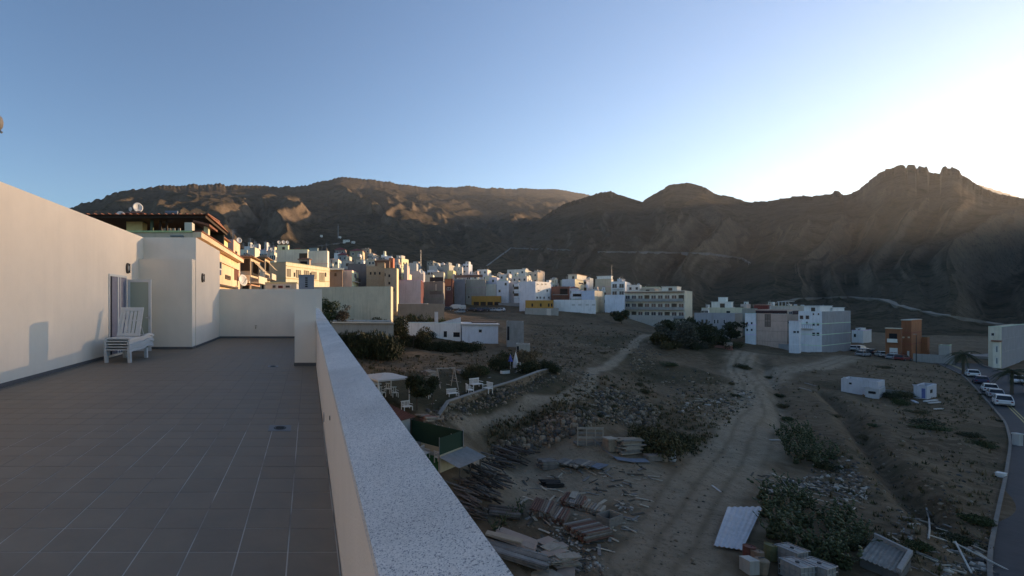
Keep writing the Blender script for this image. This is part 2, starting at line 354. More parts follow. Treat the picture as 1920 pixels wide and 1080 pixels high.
def layer(zd, rr_, p, amp, seed, bench=0, fr=15):
    kw = np.exp(-np.linspace(-2.2, 2.2, 61) ** 2); kw /= kw.sum(); zr = np.convolve(np.pad(zd, 30, 'edge'), kw, 'valid'); det = zd - zr   # the crest's own jags stay at the crest
    t = np.clip((RM - R0) / (rr_ - R0)[None, :], 0, 1)
    prof = (1 - bench) * t ** p + bench * sstep((t - .0) / .45)
    z = base[None, :] + (zr - base)[None, :] * prof
    # spurs that run down from the crest towards the valley
    wob = fbm(MX / 380, MY / 380, 4, seed + 2)
    sp = fbm(PH2 * fr + wob * .9, RM / 700 + wob * .8, 4, seed, True, .5)
    env = np.sin(np.pi * np.clip(t, 0, 1) ** 1.15) ** 1.3
    z = z + env * amp * sp + (fbm(MX / 150 + wob, MY / 150 - wob, 5, seed + 5, True) * amp * .26) * env
    z = z + det[None, :] * t ** 16
    _cap = (CH + (np.minimum(zd, zr) - CH)[None, :] * (RM / rr_[None, :]) * (1 - .16 * (1 - t)) + 3 * fbm(MX / 50, MY / 50, 3, seed + 9) * env)
    _d = (z - _cap) / 14.0; z = np.where(_d > 8, _cap, np.where(_d < -8, z, _cap - 14.0 * np.log1p(np.exp(-np.clip(_d, -8, 8)))))
    past = np.clip((RM - rr_[None, :]) / (rr_ * .5)[None, :], 0, 1)
    z = np.where(t >= 1, (zr + det * 1.0)[None, :] * (1 - .8 * sstep(past)) + fbm(MX / 60, MY / 60, 4, seed + 7) * 4 * np.minimum(1, past * 8), z)
    return z
ZF = layer(z_far + fbm(phm * 47 + np.sin(phm * 31), phm * 9 + 1.5, 5, 40, False, .6) * 9, r_far, 1.35, 52, 101, 0, 9)
ZN = layer(z_near + fbm(phm * 300, phm * 0 + 3.5, 4, 60) * 1.6, r_near, 1.5, 30, 201)
# the sunlit pyramid-shaped spur in the middle of the far range
def spur(px, Y, zt, px2, Y2, z2, wd):
    ax, ay = U(px) * Y, Y; bx, by = U(px2) * Y2, Y2
    vx, vy = bx - ax, by - ay; t = np.clip(((MX - ax) * vx + (MY - ay) * vy) / (vx * vx + vy * vy), -.2, 1)
    d = np.hypot(MX - ax - t * vx, MY - ay - t * vy)
    return zt + (z2 - zt) * np.clip(t, 0, 1) - d * (.62 + .10 * fbm(MX / 120, MY / 120, 4, 77, True)) * wd + fbm(MX / 60, MY / 60, 4, 78, True) * 7
ZF = np.maximum(ZF, spur(603, 1850, CH + (VY - 350) / F * 1850, 597, 1200, CH + (VY - 436) / F * 1200, .9))
ZF = np.maximum(ZF, spur(380, 1480, CH + (VY - 354) / F * 1480, 365, 1000, CH + (VY - 425) / F * 1000, .8))
ZF = np.maximum(ZF, spur(800, 2250, CH + (VY - 360) / F * 2250, 760, 1600, CH + (VY - 430) / F * 1600, 1.0))
ZM = np.maximum(ZF, ZN)
edge = sstep((RM - R0) / 60); ZM = base[None, :] * (1 - edge) + ZM * edge - .6 * (1 - edge)
mountains = struct(grid_mesh('mountains', MX, MY, ZM, mount_material()))
_lr = np.log(rm)
def mz(x, y):
    r = math.hypot(x, y); p = math.atan2(x, y); i = int(np.clip(np.searchsorted(rm, r) - 1, 0, len(rm) - 2)); j = int(np.clip(np.searchsorted(phm, p) - 1, 0, len(phm) - 2))
    a = (r - rm[i]) / (rm[i + 1] - rm[i]); b = (p - phm[j]) / (phm[j + 1] - phm[j])
    return (ZM[i, j] * (1 - a) + ZM[i + 1, j] * a) * (1 - b) + (ZM[i, j + 1] * (1 - a) + ZM[i + 1, j + 1] * a) * b
def MH(px, py):                                      # pixel to mountain slope
    u = U(px); Y = 325 / math.sqrt(1 + u * u)
    while Y < 4000:
        if CH - (py - VY) * Y / F < mz(u * Y, Y): break
        Y *= 1.004
    return Vector((u * Y, Y, mz(u * Y, Y)))
def AT(px, py):                                      # pixel to whichever slope is met first
    u = U(px); Yr = R0 / math.sqrt(1 + u * u); Y = hit(gzi, px, py, 12, Yr * .99)
    if Y < Yr * .98: return Vector((u * Y, Y, gzf(u * Y, Y)))
    return MH(px, py)
def ribbon(name, pts, wd, m, lift=.3, sub=10):
    q = []
    for a, b in zip(pts, pts[1:]):
        for k in range(sub): q.append(AT(a[0] + (b[0] - a[0]) * k / sub, a[1] + (b[1] - a[1]) * k / sub))
    mb = MB(); vs = []
    for i, p in enumerate(q):
        d = (q[min(i + 1, len(q) - 1)] - q[max(i - 1, 0)]); d.z = 0; d.normalize(); n = Vector((-d.y, d.x, 0)) * wd / 2
        vs += [p + n + Vector((0, 0, lift)), p - n + Vector((0, 0, lift)), p - n + Vector((0, 0, lift - 3)), p + n + Vector((0, 0, lift - 3))]
    fs = []
    for i in range(len(q) - 1):
        a = 4 * i
        for k in range(4): fs.append((a + k, a + (k + 1) % 4, a + 4 + (k + 1) % 4, a + 4 + k))
    mb.add(vs, fs); return mb.build(name, m)
canal_m = mat('canal_concrete', (.25, .23, .20), .9, .2, .2)
track_m = mat('mountain_dirt', (.22, .18, .14), .95, .25, .1)
struct(ribbon('water_canal', [(912, 500), (958, 466), (1000, 467), (1085, 471)], 1.3, canal_m, 1.2))
struct(ribbon('water_canal', [(1122, 473), (1200, 474), (1330, 477), (1390, 485), (1408, 497)], 1.3, canal_m, 1.2))
struct(ribbon('hill_track', [(1592, 557), (1655, 562), (1700, 578), (1760, 590), (1830, 602), (1885, 611)], 3.4, track_m, .35))
struct(ribbon('hill_track', [(595, 462), (640, 456), (668, 454)], 4, track_m, .6))
struct(ribbon('hill_track', [(1440, 572), (1500, 560), (1592, 557)], 2.6, track_m, .35))
# ---------------------------------------------------------------- the terrace the photograph is taken from
white_m = mat('terrace_render', (.84, .725, .605),   .92, .05, .8, .25, 90, stain=.08, spec=.2)
skirt_m = mat('skirting_tile', (.115, .11, .108), .6, .1, 6)
tile_m = None
def floor_materials():
    m = bpy.data.materials.new('floor_tile'); m.use_nodes = True; t = m.node_tree; b = t.nodes['Principled BSDF']; N = t.nodes.new; L = t.links.new
    tc = N('ShaderNodeTexCoord'); ge = N('ShaderNodeNewGeometry')
    n = N('ShaderNodeTexNoise'); n.inputs['Scale'].default_value = 2.2; n.inputs['Detail'].default_value = 10; n.inputs['Roughness'].default_value = .7; L(ge.outputs['Position'], n.inputs['Vector'])
    oi = N('ShaderNodeObjectInfo')
    r = N('ShaderNodeMapRange'); r.inputs[1].default_value = .3; r.inputs[2].default_value = .72; L(n.outputs['Fac'], r.inputs[0])
    x = N('ShaderNodeMix'); x.data_type = 'RGBA'; x.inputs[6].default_value = (.185, .142, .106, 1); x.inputs[7].default_value = (.275, .215, .163, 1); L(r.outputs[0], x.inputs[0])
    h = N('ShaderNodeMix'); h.data_type = 'RGBA'; h.blend_type = 'MULTIPLY'; h.inputs[0].default_value = 1
    g = N('ShaderNodeMapRange'); g.inputs[3].default_value = .95; g.inputs[4].default_value = 1.05; L(oi.outputs['Random'], g.inputs[0])
    L(x.outputs[2], h.inputs[6]); L(g.outputs[0], h.inputs[7]); L(h.outputs[2], b.inputs['Base Color'])
    r2 = N('ShaderNodeMapRange'); r2.inputs[1].default_value = .3; r2.inputs[2].default_value = .7; r2.inputs[3].default_value = .5; r2.inputs[4].default_value = .75; L(n.outputs['Fac'], r2.inputs[0]); L(r2.outputs[0], b.inputs['Roughness'])
    b.inputs['Specular IOR Level'].default_value = .28
    q = bpy.data.materials.new('floor_grout'); q.use_nodes = True; t = q.node_tree; b = t.nodes['Principled BSDF']; N = t.nodes.new; L = t.links.new
    ge = N('ShaderNodeNewGeometry'); s = N('ShaderNodeSeparateXYZ'); L(ge.outputs['Position'], s.inputs[0])
    n = N('ShaderNodeTexNoise'); n.inputs['Scale'].default_value = 1.3; n.inputs['Detail'].default_value = 8; L(ge.outputs['Position'], n.inputs['Vector'])
    r = N('ShaderNodeMapRange'); r.inputs[1].default_value = .36; r.inputs[2].default_value = .52; L(n.outputs['Fac'], r.inputs[0])
    a = N('ShaderNodeMapRange'); a.inputs[1].default_value = 6.1; a.inputs[2].default_value = 5.7; L(s.outputs[1], a.inputs[0])
    mu = N('ShaderNodeMath'); mu.operation = 'MULTIPLY'; L(r.outputs[0], mu.inputs[0]); L(a.outputs[0], mu.inputs[1])
    x = N('ShaderNodeMix'); x.data_type = 'RGBA'; x.inputs[6].default_value = (.18, .148, .118, 1); x.inputs[7].default_value = (.55, .50, .44, 1); L(mu.outputs[0], x.inputs[0]); L(x.outputs[2], b.inputs['Base Color'])
    b.inputs['Roughness'].default_value = .9
    return m, q
tile_m, grout_m = floor_materials()
fl = struct(MB().ab(-5.36, -4, -.30, .18, 19.84, -.0022).build('terrace_floor', grout_m))
TS, GAP = .2985, .008
tmesh = MB().ab(0, 0, -.002, TS - GAP, TS - GAP, 0).build('tile', tile_m, fl); tme = tmesh.data; bpy.data.objects.remove(tmesh)
cells = []
for i in range(19):
    for j in range(-12, 64):
        x0 = .176 - (i + 1) * TS; y0 = 2.88 - 2 * TS + j * TS
        if x0 < -5.36 + .001: continue
        if y0 + TS > 19.83: continue
        cx, cy = x0 + TS / 2, y0 + TS / 2
        inview = cy > 2.4 and (VX + F * (x0 + TS) / cy) > 0
        cells.append((0 if inview else 1, cy, x0, y0))
cells.sort(); far_t = MB()
for k, (iv, cy, x0, y0) in enumerate(cells):
    if k < 300 and iv == 0:
        o = bpy.data.objects.new('tile', tme); COL.objects.link(o); o.parent = fl; o.location = (x0 + GAP / 2, y0 + GAP / 2, random.uniform(-.0006, .0006))
    else: far_t.ab(x0 + GAP / 2, y0 + GAP / 2, -.002, x0 + TS - GAP / 2, y0 + TS - GAP / 2, random.uniform(-.0006, .0006))
o = far_t.build('tiles', tile_m, fl); o['kind'] = 'stuff'

# the penthouse walls
tb = thing('penthouse_wall', 'tall cream rendered penthouse wall along the left of the terrace', 'wall', (-5.37, 8, 0))
MB().ab(-9, -4, -14, -5.37, 15.64, 3.60).build('wall', white_m, tb)
MB().ab(-5.37, -4, 0.001, -5.355, 12.90, .075).ab(-5.37, 14.15, 0.001, -5.355, 15.2, .075).build('skirting', skirt_m, tb)
bk = thing('penthouse_block', 'cream rendered corner block behind the open glass door', 'wall', (-4.6, 16, 0))
MB().ab(-9, 15.64, -14, -3.66, 19.85, 3.60).build('wall', white_m, bk)
MB().ab(-5.37, 15.2, 0, -3.68, 15.64, 2.86).build('lower_wall', white_m, bk)
MB().ab(-5.355, 15.185, .001, -3.68, 15.2, .075).ab(-3.68, 15.2, .001, -3.665, 15.64, .075).ab(-3.66, 15.64, .001, -3.645, 19.82, .075).build('skirting', skirt_m, bk)
bw = thing('terrace_end_wall', 'low cream rendered wall closing the far end of the terrace', 'wall', (-1.8, 20, 0))
MB().ab(-3.66, 19.85, -14, .565, 20.1, 2.03).build('wall', white_m, bw)
MB().ab(-3.645, 19.835, .001, .18, 19.85, .075).build('skirting', skirt_m, bw)
# pillar
pi_ = thing('terrace_pillar', 'square cream rendered pillar at the end of the speckled parapet', 'pillar', (-.07, 11.25, 0))
MB().ab(-.32, 11.25, 0, .178, 11.75, 1.80).build('shaft', white_m, pi_)
MB().ab(-.335, 11.235, .001, .185, 11.25, .075).ab(-.335, 11.25, .001, -.32, 11.75, .075).build('skirting', skirt_m, pi_)
# parapet with its speckled granite coping
def granite():
    m = bpy.data.materials.new('speckled_granite'); m.use_nodes = True; t = m.node_tree; b = t.nodes['Principled BSDF']; N = t.nodes.new; L = t.links.new
    ge = N('ShaderNodeNewGeometry'); vo = N('ShaderNodeTexVoronoi'); vo.inputs['Scale'].default_value = 300; L(ge.outputs['Position'], vo.inputs['Vector'])
    n = N('ShaderNodeTexNoise'); n.inputs['Scale'].default_value = 130; n.inputs['Detail'].default_value = 4; L(ge.outputs['Position'], n.inputs['Vector'])
    n2 = N('ShaderNodeTexNoise'); n2.inputs['Scale'].default_value = 2.0; n2.inputs['Detail'].default_value = 6; L(ge.outputs['Position'], n2.inputs['Vector'])
    s = N('ShaderNodeSeparateColor'); L(vo.outputs['Color'], s.inputs[0])
    cr = N('ShaderNodeValToRGB'); e = cr.color_ramp.elements; e[0].position = 0; e[0].color = (.24, .23, .23, 1); e[1].position = 1; e[1].color = (.82, .75, .68, 1)
    for p, c in ((.10, (.28, .27, .265, 1)), (.16, (.58, .53, .48, 1)), (.45, (.68, .63, .57, 1)), (.8, (.75, .69, .62, 1))): q = e.new(p); q.color = c
    L(s.outputs[0], cr.inputs[0])
    x = N('ShaderNodeMix'); x.data_type = 'RGBA'; x.blend_type = 'MULTIPLY'; x.inputs[0].default_value = 1; L(cr.outputs[0], x.inputs[6])
    r = N('ShaderNodeMapRange'); r.inputs[1].default_value = .3; r.inputs[2].default_value = .7; r.inputs[3].default_value = .85; r.inputs[4].default_value = 1.12; L(n2.outputs['Fac'], r.inputs[0]); L(r.outputs[0], x.inputs[7]); L(x.outputs[2], b.inputs['Base Color'])
    b.inputs['Roughness'].default_value = .75
    bp = N('ShaderNodeBump'); bp.inputs['Strength'].default_value = .35; bp.inputs['Distance'].default_value = .004; L(n.outputs['Fac'], bp.inputs['Height']); L(bp.outputs[0], b.inputs['Normal'])
    return m
pa = thing('parapet', 'low white parapet wall with a broad speckled grey granite coping', 'wall', (.3, 6, 0))
def zin(y): return CH - (.695 + (.4375 - .695) * (y - 1.22) / (11.25 - 1.22))
def zout(y): return CH - (.60 + (.347 - .60) * (y - 1.06) / (15.6 - 1.06))
def pquad(mb, xa, xb, dza, dzb, y0, y1, z0=None):
    vs = []
    for y in (y0, y1):
        vs += [(xa, y, zin(y) + dza), (xb, y, zout(y) + dzb), (xb, y, (zout(y) - .04) if z0 is None else z0), (xa, y, (zin(y) - .04) if z0 is None else z0)]
    mb.add(vs, [(0, 3, 2, 1)[::-1], (4, 5, 6, 7)[::-1], (0, 1, 5, 4)[::-1], (1, 2, 6, 5)[::-1], (2, 3, 7, 6)[::-1], (3, 0, 4, 7)[::-1]])
m1 = MB(); NP = 48; ys_ = [-4 + 23.84 * k / NP for k in range(NP + 1)]
for a, b in zip(ys_, ys_[1:]): pquad(m1, .186, .44, -.041, -.041, a, b, -14)
m1.build('wall', white_m, pa)
m1 = MB()
for a, b in zip(ys_, ys_[1:]): pquad(m1, .18, .45, 0, 0, a, b)
m1.build('coping', granite(), pa)
outlet_m = mat('outlet_grey', (.30, .30, .31), .5)
p = P(607, 782, .18 * F / 29)
MB().ab(.176, p.y - .05, p.z - .045, .186, p.y + .05, p.z + .045).build('overflow_outlet', outlet_m, pa)
MB().ab(.179, 4.05, .50, .186, 4.09, .53).build('cable_hole', mat('hole_dark', (.02, .02, .02)), pa)
# floor drains
for (px, py, s_, lab) in ((525, 803, .26, 'square floor drain with a round grate near the tile edge'), (512, 687, .24, 'small dark floor drain far along the terrace near the pillar')):
    Y = CH * F / (py - VY); x = U(px) * Y
    d = thing('floor_drain', lab, 'drain', (x, Y, 0)); fm = mat('drain_steel', (.16, .16, .165), .45, .1, 20, metal=.6)
    MB().ab(x - s_ / 2, Y - s_ / 2, .0008, x + s_ / 2, Y + s_ / 2, .004).build('frame', fm, d)
    MB().lathe((x, Y, .0045), [(.075, 0), (.075, .003), (.062, .003), (.062, 0)], 20).build('rim', mat('drain_dark', (.03, .03, .03), .6), d)
    g = MB()
    for k in range(-2, 3): g.ab(x - .05, Y + k * .02 - .004, .0045, x + .05, Y + k * .02 + .004, .0065)
    g.build('grate', mat('drain_dark', (.03, .03, .03)), d)
# glass door: opening in the left wall, leaf swung open to face the camera
pvc = mat('white_pvc', (.62, .62, .60), .45, .04, 5)
gl = bpy.data.materials.new('frosted_glass'); gl.use_nodes = True; b = gl.node_tree.nodes['Principled BSDF']; b.inputs['Base Color'].default_value = (.36, .40, .32, 1); b.inputs['Roughness'].default_value = .25; b.inputs['Specular IOR Level'].default_value = .6
curt = mat('door_blind', (.20, .20, .25), .7, .15, 6)
dr = thing('glass_door', 'white framed frosted glass door swung open beside the stacked loungers', 'door', (-5.36, 13.6, 0))
ya, yb = 12.95, 14.10; x = -5.37
MB().ab(x - .02, ya - .05, .05, x + .03, ya, 2.2).ab(x - .02, yb, .05, x + .03, yb + .05, 2.2).ab(x - .02, ya - .05, 2.2, x + .03, yb + .05, 2.26).build('frame', pvc, dr)
MB().ab(x + .001, ya, .06, x + .006, ya + .16, 2.2).build('shaded_opening', mat('room_dark', (.012, .012, .016)), dr)
MB().ab(x + .001, ya + .16, .06, x + .012, yb, 2.2).build('blind', curt, dr)
MB().ab(x + .012, ya + .52, .06, x + .03, ya + .60, 2.2).ab(x + .012, ya + .72, .06, x + .022, ya + .76, 2.2).build('inner_leaf_stile', pvc, dr)
yl = 14.15; x0, x1 = -5.33, -4.64
lf = MB().ab(x0, yl, .05, x0 + .075, yl + .05, 2.16).ab(x1 - .075, yl, .05, x1, yl + .05, 2.16).ab(x0 + .075, yl, .05, x1 - .075, yl + .05, .15).ab(x0 + .075, yl, 2.08, x1 - .075, yl + .05, 2.16).build('leaf', pvc, dr)
MB().ab(x0 + .075, yl + .018, .15, x1 - .075, yl + .03, 2.08).build('pane', gl, lf)
MB().ab(x1 - .05, yl - .05, 1.02, x1 - .02, yl, 1.05).ab(x1 - .14, yl - .05, 1.02, x1 - .02, yl - .035, 1.05).build('handle', mat('handle_steel', (.5, .5, .5), .3, metal=.8), lf)
# bulkhead lamps
def bulkhead(c, nrm, lab):
    o = thing('bulkhead_lamp', lab, 'lamp', c); dk = mat('lamp_dark', (.05, .045, .042), .5); c = Vector(c); n = Vector(nrm)
    t = Vector((-n.y, n.x, 0)); rad = .125; rim = MB(); gls = MB(); N_ = 20
    def ring(mb, r0, r1, h0, h1):
        vs = []
        for k in range(N_):
            a = 2 * math.pi * k / N_; d = t * math.cos(a) * .8 + Vector((0, 0, 1)) * math.sin(a) * 1.25
            vs += [c + d * r0 + n * h0, c + d * r1 + n * h1]
        mb.add(vs, [(2 * k, (2 * k + 2) % (2 * N_), (2 * k + 3) % (2 * N_), 2 * k + 1) for k in range(N_)])
    ring(rim, rad, rad, 0, .05); ring(rim, rad, rad * .66, .05, .07); ring(rim, rad * .66, rad * .66, .07, .03); rim.build('rim', dk, o)
    ring(gls, rad * .66, rad * .4, .04, .075); ring(gls, rad * .4, .0, .075, .085); gls.build('lens', mat('lamp_lens', (.55, .55, .52), .3), o)
    m = MB(); m.box(c + n * .08 - t * .012 - Vector((0, 0, rad * 1.1)), t * .024, n * .02, (0, 0, rad * 2.2)); m.build('guard', dk, o)
bulkhead(P(238, 503, 5.37 * F / (VX - 238)), (1, 0, 0), 'dark oval bulkhead lamp above the glass door')
bulkhead(P(378.5, 521, 3.66 * F / (VX - 378.5)), (1, 0, 0), 'dark oval bulkhead lamp on the corner block')
# tap on the end wall
tp = P(480, 613, 19.85); o = thing('wall_tap', 'small brass tap on the low end wall of the terrace', 'tap', tp); brs = mat('brass', (.25, .18, .10), .4, metal=.7)
MB().tube(tp + Vector((0, .01, 0)), tp + Vector((0, -.10, 0)), .016).tube(tp + Vector((0, -.09, 0)), tp + Vector((0, -.13, -.07)), .014).build('spout', brs, o)
MB().tube(tp + Vector((0, -.06, 0)), tp + Vector((0, -.06, .05)), .01).ab(tp.x - .05, tp.y - .07, tp.z + .05, tp.x + .05, tp.y - .05, tp.z + .065).build('lever', brs, o)
# unidentified small shape above the left wall, modelled as a lamp head
tp = P(-9, 232, 8.6); o = thing('roof_mast_head', 'small grey head on a mast at the left edge above the penthouse wall', 'lamp', (tp.x, tp.y, 3.6)); gm = mat('mast_grey', (.22, .21, .2), .5)
MB().tube((tp.x - .05, tp.y, 3.6), (tp.x - .05, tp.y, tp.z - .1), .02).build('mast', gm, o)
hd = MB(); hd.lathe((tp.x, tp.y, tp.z - .10), [(.0, -.03), (.07, -.02), (.12, .06), (.13, .14), (.11, .22), (.06, .27), (0, .28)], 14); hd.build('lamp_head', mat('lamp_rust', (.26, .22, .18), .6), o, smooth=True)
MB().tube((tp.x + .05, tp.y, tp.z - .10), (tp.x + .12, tp.y, tp.z - .16), .02).build('bracket', gm, o)

# ---- stacked sun loungers
lm = mat('lounger_plastic', (.56, .57, .56), .5, .06, 8)
def lounger(label, raise_=0.0, group='stacked sun loungers'):
    t = thing('sun_lounger', label, 'sun lounger', (0, 0, 0), 0, group)          # foot end at y=0, runs +y, x centred; deck at .32
    W, Ln, H = .64, 1.92, .32
    def rail(s):
        m = MB(); x = s * (W / 2 - .03); q = []
        for k in range(13):
            y = Ln * k / 12; q.append(Vector((x, y, H - .02 + .05 * math.sin(math.pi * clamp((y - 1.1) / .8)) - .03 * math.exp(-y * 9))))
        for a, b in zip(q, q[1:]): m.box(a - Vector((.028, 0, .03)), (.056, 0, 0), b - a, (0, 0, .06))
        return m.build('side_rail', lm, t)
    rail(-1); rail(1)
    hinge = .78
    for k in range(9):
        y = .03 + k * .083
        if y < hinge - .03: MB().ab(-W / 2 + .02, y, H - .012, W / 2 - .02, y + .062, H + .014).build('slat', lm, t)
    for y in ((hinge + .02, 1.86) if raise_ else [hinge + .02 + .085 * k for k in range(13)]): MB().ab(-W / 2 + .05, y, H - .02, W / 2 - .05, y + .06, H + .008).build('slat', lm, t)
    for s in (-1, 1):
        for y, ln in ((.10, .11), (1.36, .12)):
            x = s * (W / 2 - .03); MB().prism([(x - .035, y - .05, 0), (x + .035, y - .05, 0), (x + .04, y - .09, H - .05), (x - .04, y - .09, H - .05)], (0, ln, 0)).build('leg', lm, t)
    if raise_:
        a = raise_; dy, dz = math.cos(a), math.sin(a); b = MB(); Lb = .80
        o0 = Vector((0, hinge, H + .02)); d = Vector((0, dy, dz)); n = Vector((0, -dz, dy)) * .03
        bt = lambda x, w_, s0, s1: b.box(o0 + Vector((x - w_ / 2, 0, 0)) + d * s0, (w_, 0, 0), d * (s1 - s0), n)
        bt(-.27, .06, 0, Lb); bt(.27, .06, 0, Lb); bt(0, .48, 0, .07); bt(0, .48, Lb - .10, Lb); bt(0, .48, Lb * .52, Lb * .56)
        br = b.build('backrest', lm, t)
        for k in range(5):
            m = MB(); m.box(o0 + Vector((-.20 + k * .1 - .033, 0, 0)) + d * .07, (.066, 0, 0), d * (Lb - .17), n * .8); m.build('slat', lm, br)
        [MB().tube((sx, hinge + .62, H), o0 + Vector((sx, 0, 0)) + d * .5, .014).build('prop', lm, t) for sx in (-.2, .2)]
    return t
base_l = lounger('white plastic sun lounger lying flat in the stack by the glass door')
LX, LY = -4.69, 11.75
place(base_l, (LX, LY, 0), math.radians(-2), (1, .86, 1), label='bottom white plastic sun lounger of the stack standing on the tiles')
for k in range(1, 4):
    c = copy_tree(base_l)
    for ch in list(c.children):
        if ch.name.startswith('leg'): bpy.data.objects.remove(ch)
    place(c, (LX + random.uniform(-.012, .012), LY + random.uniform(-.02, .02), .068 * k), math.radians(-2 + random.uniform(-.6, .6)), (1, .86, 1), label='flat white sun lounger %s in the stack by the glass door' % ('second from the floor', 'third from the floor', 'fourth from the floor')[k - 1])
tl = lounger('top white plastic sun lounger of the stack with its backrest raised', math.radians(66))
for ch in list(tl.children):
    if ch.name.startswith('leg'): bpy.data.objects.remove(ch)
place(tl, (LX + .01, LY + .01, .068 * 4), math.radians(-2), (1, .86, 1))
# ---------------------------------------------------------------- houses of the town
GLASS = mat('window_glass', (.035, .04, .048), .15, .3, 2, spec=.6)
SHUT = mat('shutter_brown', (.10, .065, .04), .7, .2, 3)
FRAME = mat('window_frame_white', (.62, .61, .58), .6, .08, 4)
METAL = mat('galvanised', (.30, .30, .30), .45, .1, 10, metal=.5)
DISHM = mat('dish_white', (.68, .66, .61), .55, .08, 5)
TILEM = mat('roof_tile_red', (.27, .105, .065), .85, .3, 4, .4, 12)
DARK = mat('dark_opening', (.018, .017, .018), .9)
BRK = mat('railing_brown', (.09, .06, .042), .7, .2, 4)
CONC = mat('bare_concrete', (.27, .26, .245), .92, .15, 1.2, .2, 12, stain=.4)
Z3 = Vector((0, 0, 1))
class House: pass
def house(label, xl, xm, xr, yt, Y, a=0.0, col=(.6, .58, .54), colr=None, zb=None, wid=7.0, dep=8.0, par=.45, name='house', cat='house', group=None, wall_mat=None, top=None):
    """corner edge of the two visible faces at photo column xm and depth Y; left face runs to xl, right face to xr"""
    h = House(); a = math.radians(a); h.C = Vector((U(xm) * Y, Y, 0)); h.d1 = Vector((-math.cos(a), math.sin(a), 0)); h.d2 = Vector((math.sin(a), math.cos(a), 0))
    def ln(px, d, df):
        if px is None: return df
        u = U(px); t = (u * h.C.y - h.C.x) / (d.x - u * d.y); return t if .5 < t < 60 else df
    h.t1 = ln(xl, h.d1, wid); h.t2 = ln(xr, h.d2, dep); h.zt = CH - (yt - VY) * Y / F
    cs = [h.C, h.C + h.d1 * h.t1, h.C + h.d1 * h.t1 + h.d2 * h.t2, h.C + h.d2 * h.t2]
    def g_(p):
        return gzf(p.x, p.y) if math.hypot(p.x, p.y) < R0 - 8 else mz(p.x, p.y)
    h.zb = (min(g_(p) for p in cs) - .6) if zb is None else zb
    if h.zb > h.zt - 2.2: h.zb = h.zt - 3
    h.root = thing(name, label, cat, (h.C.x, h.C.y, h.zb), 0, group)
    ml = wall_mat or plaster(col); mr = plaster(colr) if colr else ml  # on many houses colr is the same wall with sunlight put into its colour
    mb = MB(); T = .22; H = h.zt - h.zb
    def pt(i, j, z): return h.C + h.d1 * (h.t1 * i) + h.d2 * (h.t2 * j) + Z3 * z
    o = [pt(0, 0, h.zb), pt(1, 0, h.zb), pt(1, 1, h.zb), pt(0, 1, h.zb)]
    i1, j1 = T / h.t1, T / h.t2
    inn = [(i1, j1), (1 - i1, j1), (1 - i1, 1 - j1), (i1, 1 - j1)]; zr = h.zt - par
    vs = o + [p + Z3 * H for p in o] + [pt(i, j, h.zt) for i, j in inn] + [pt(i, j, zr) for i, j in inn]
    mb.mi = 0; mb.add(vs, [(0, 4, 5, 1)]); nb = 0
    mb.f += [(1, 5, 6, 2), (2, 6, 7, 3)]; mb.m += [0, 0]
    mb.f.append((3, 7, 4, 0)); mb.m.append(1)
    for k in range(4):
        k2 = (k + 1) % 4; mb.f += [(4 + k, 8 + k, 8 + k2, 4 + k2), (8 + k, 12 + k, 12 + k2, 8 + k2)]; mb.m += [0, 0]
    mb.f.append((12, 15, 14, 13)); mb.m.append(2)
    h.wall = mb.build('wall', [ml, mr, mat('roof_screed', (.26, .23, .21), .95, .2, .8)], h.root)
    h.rz = zr; h.pt = pt
    if name == 'house' and random.random() < .65:     # coping on the parapet and lines at the floor slabs
        cm = plaster(tuple(min(.85, c * random.choice((.75, 1.12))) for c in col)); q = MB(); e = .07
        for a0, dv, ln_, nv in ((h.C, h.d1, h.t1, -h.d2), (h.C, h.d2, h.t2, -h.d1)): q.box(a0 + Z3 * (h.zt + .002) + nv * e, dv * ln_, -nv * (T + e), Z3 * .09)
        q.build('coping', cm, h.root)
    if name == 'house' and H > 6 and random.random() < .55:
        q = MB(); cm = plaster(tuple(min(.85, c * random.choice((.8, 1.1))) for c in col))
        for k in range(1, int(H / 3)):
            if k > 3: break
            z = h.zt - .4 - 2.95 * k; q.box(h.C + Z3 * z, h.d1 * h.t1, -h.d2 * .045, Z3 * .16).box(h.C + Z3 * z - h.d1 * .045, h.d2 * h.t2, h.d1 * .044, Z3 * .16)
        q.build('string_course', cm, h.root)
    return h
def face(h, f): return (h.C, h.d1, -h.d2, h.t1) if f == 'L' else (h.C, h.d2, -h.d1, h.t2)
def on_face(h, f, px, py):
    C, d, n, t1 = face(h, f); u = U(px); t = (u * C.y - C.x) / (d.x - u * d.y); s = C.y + t * d.y
    return t, CH - (py - VY) * s / F
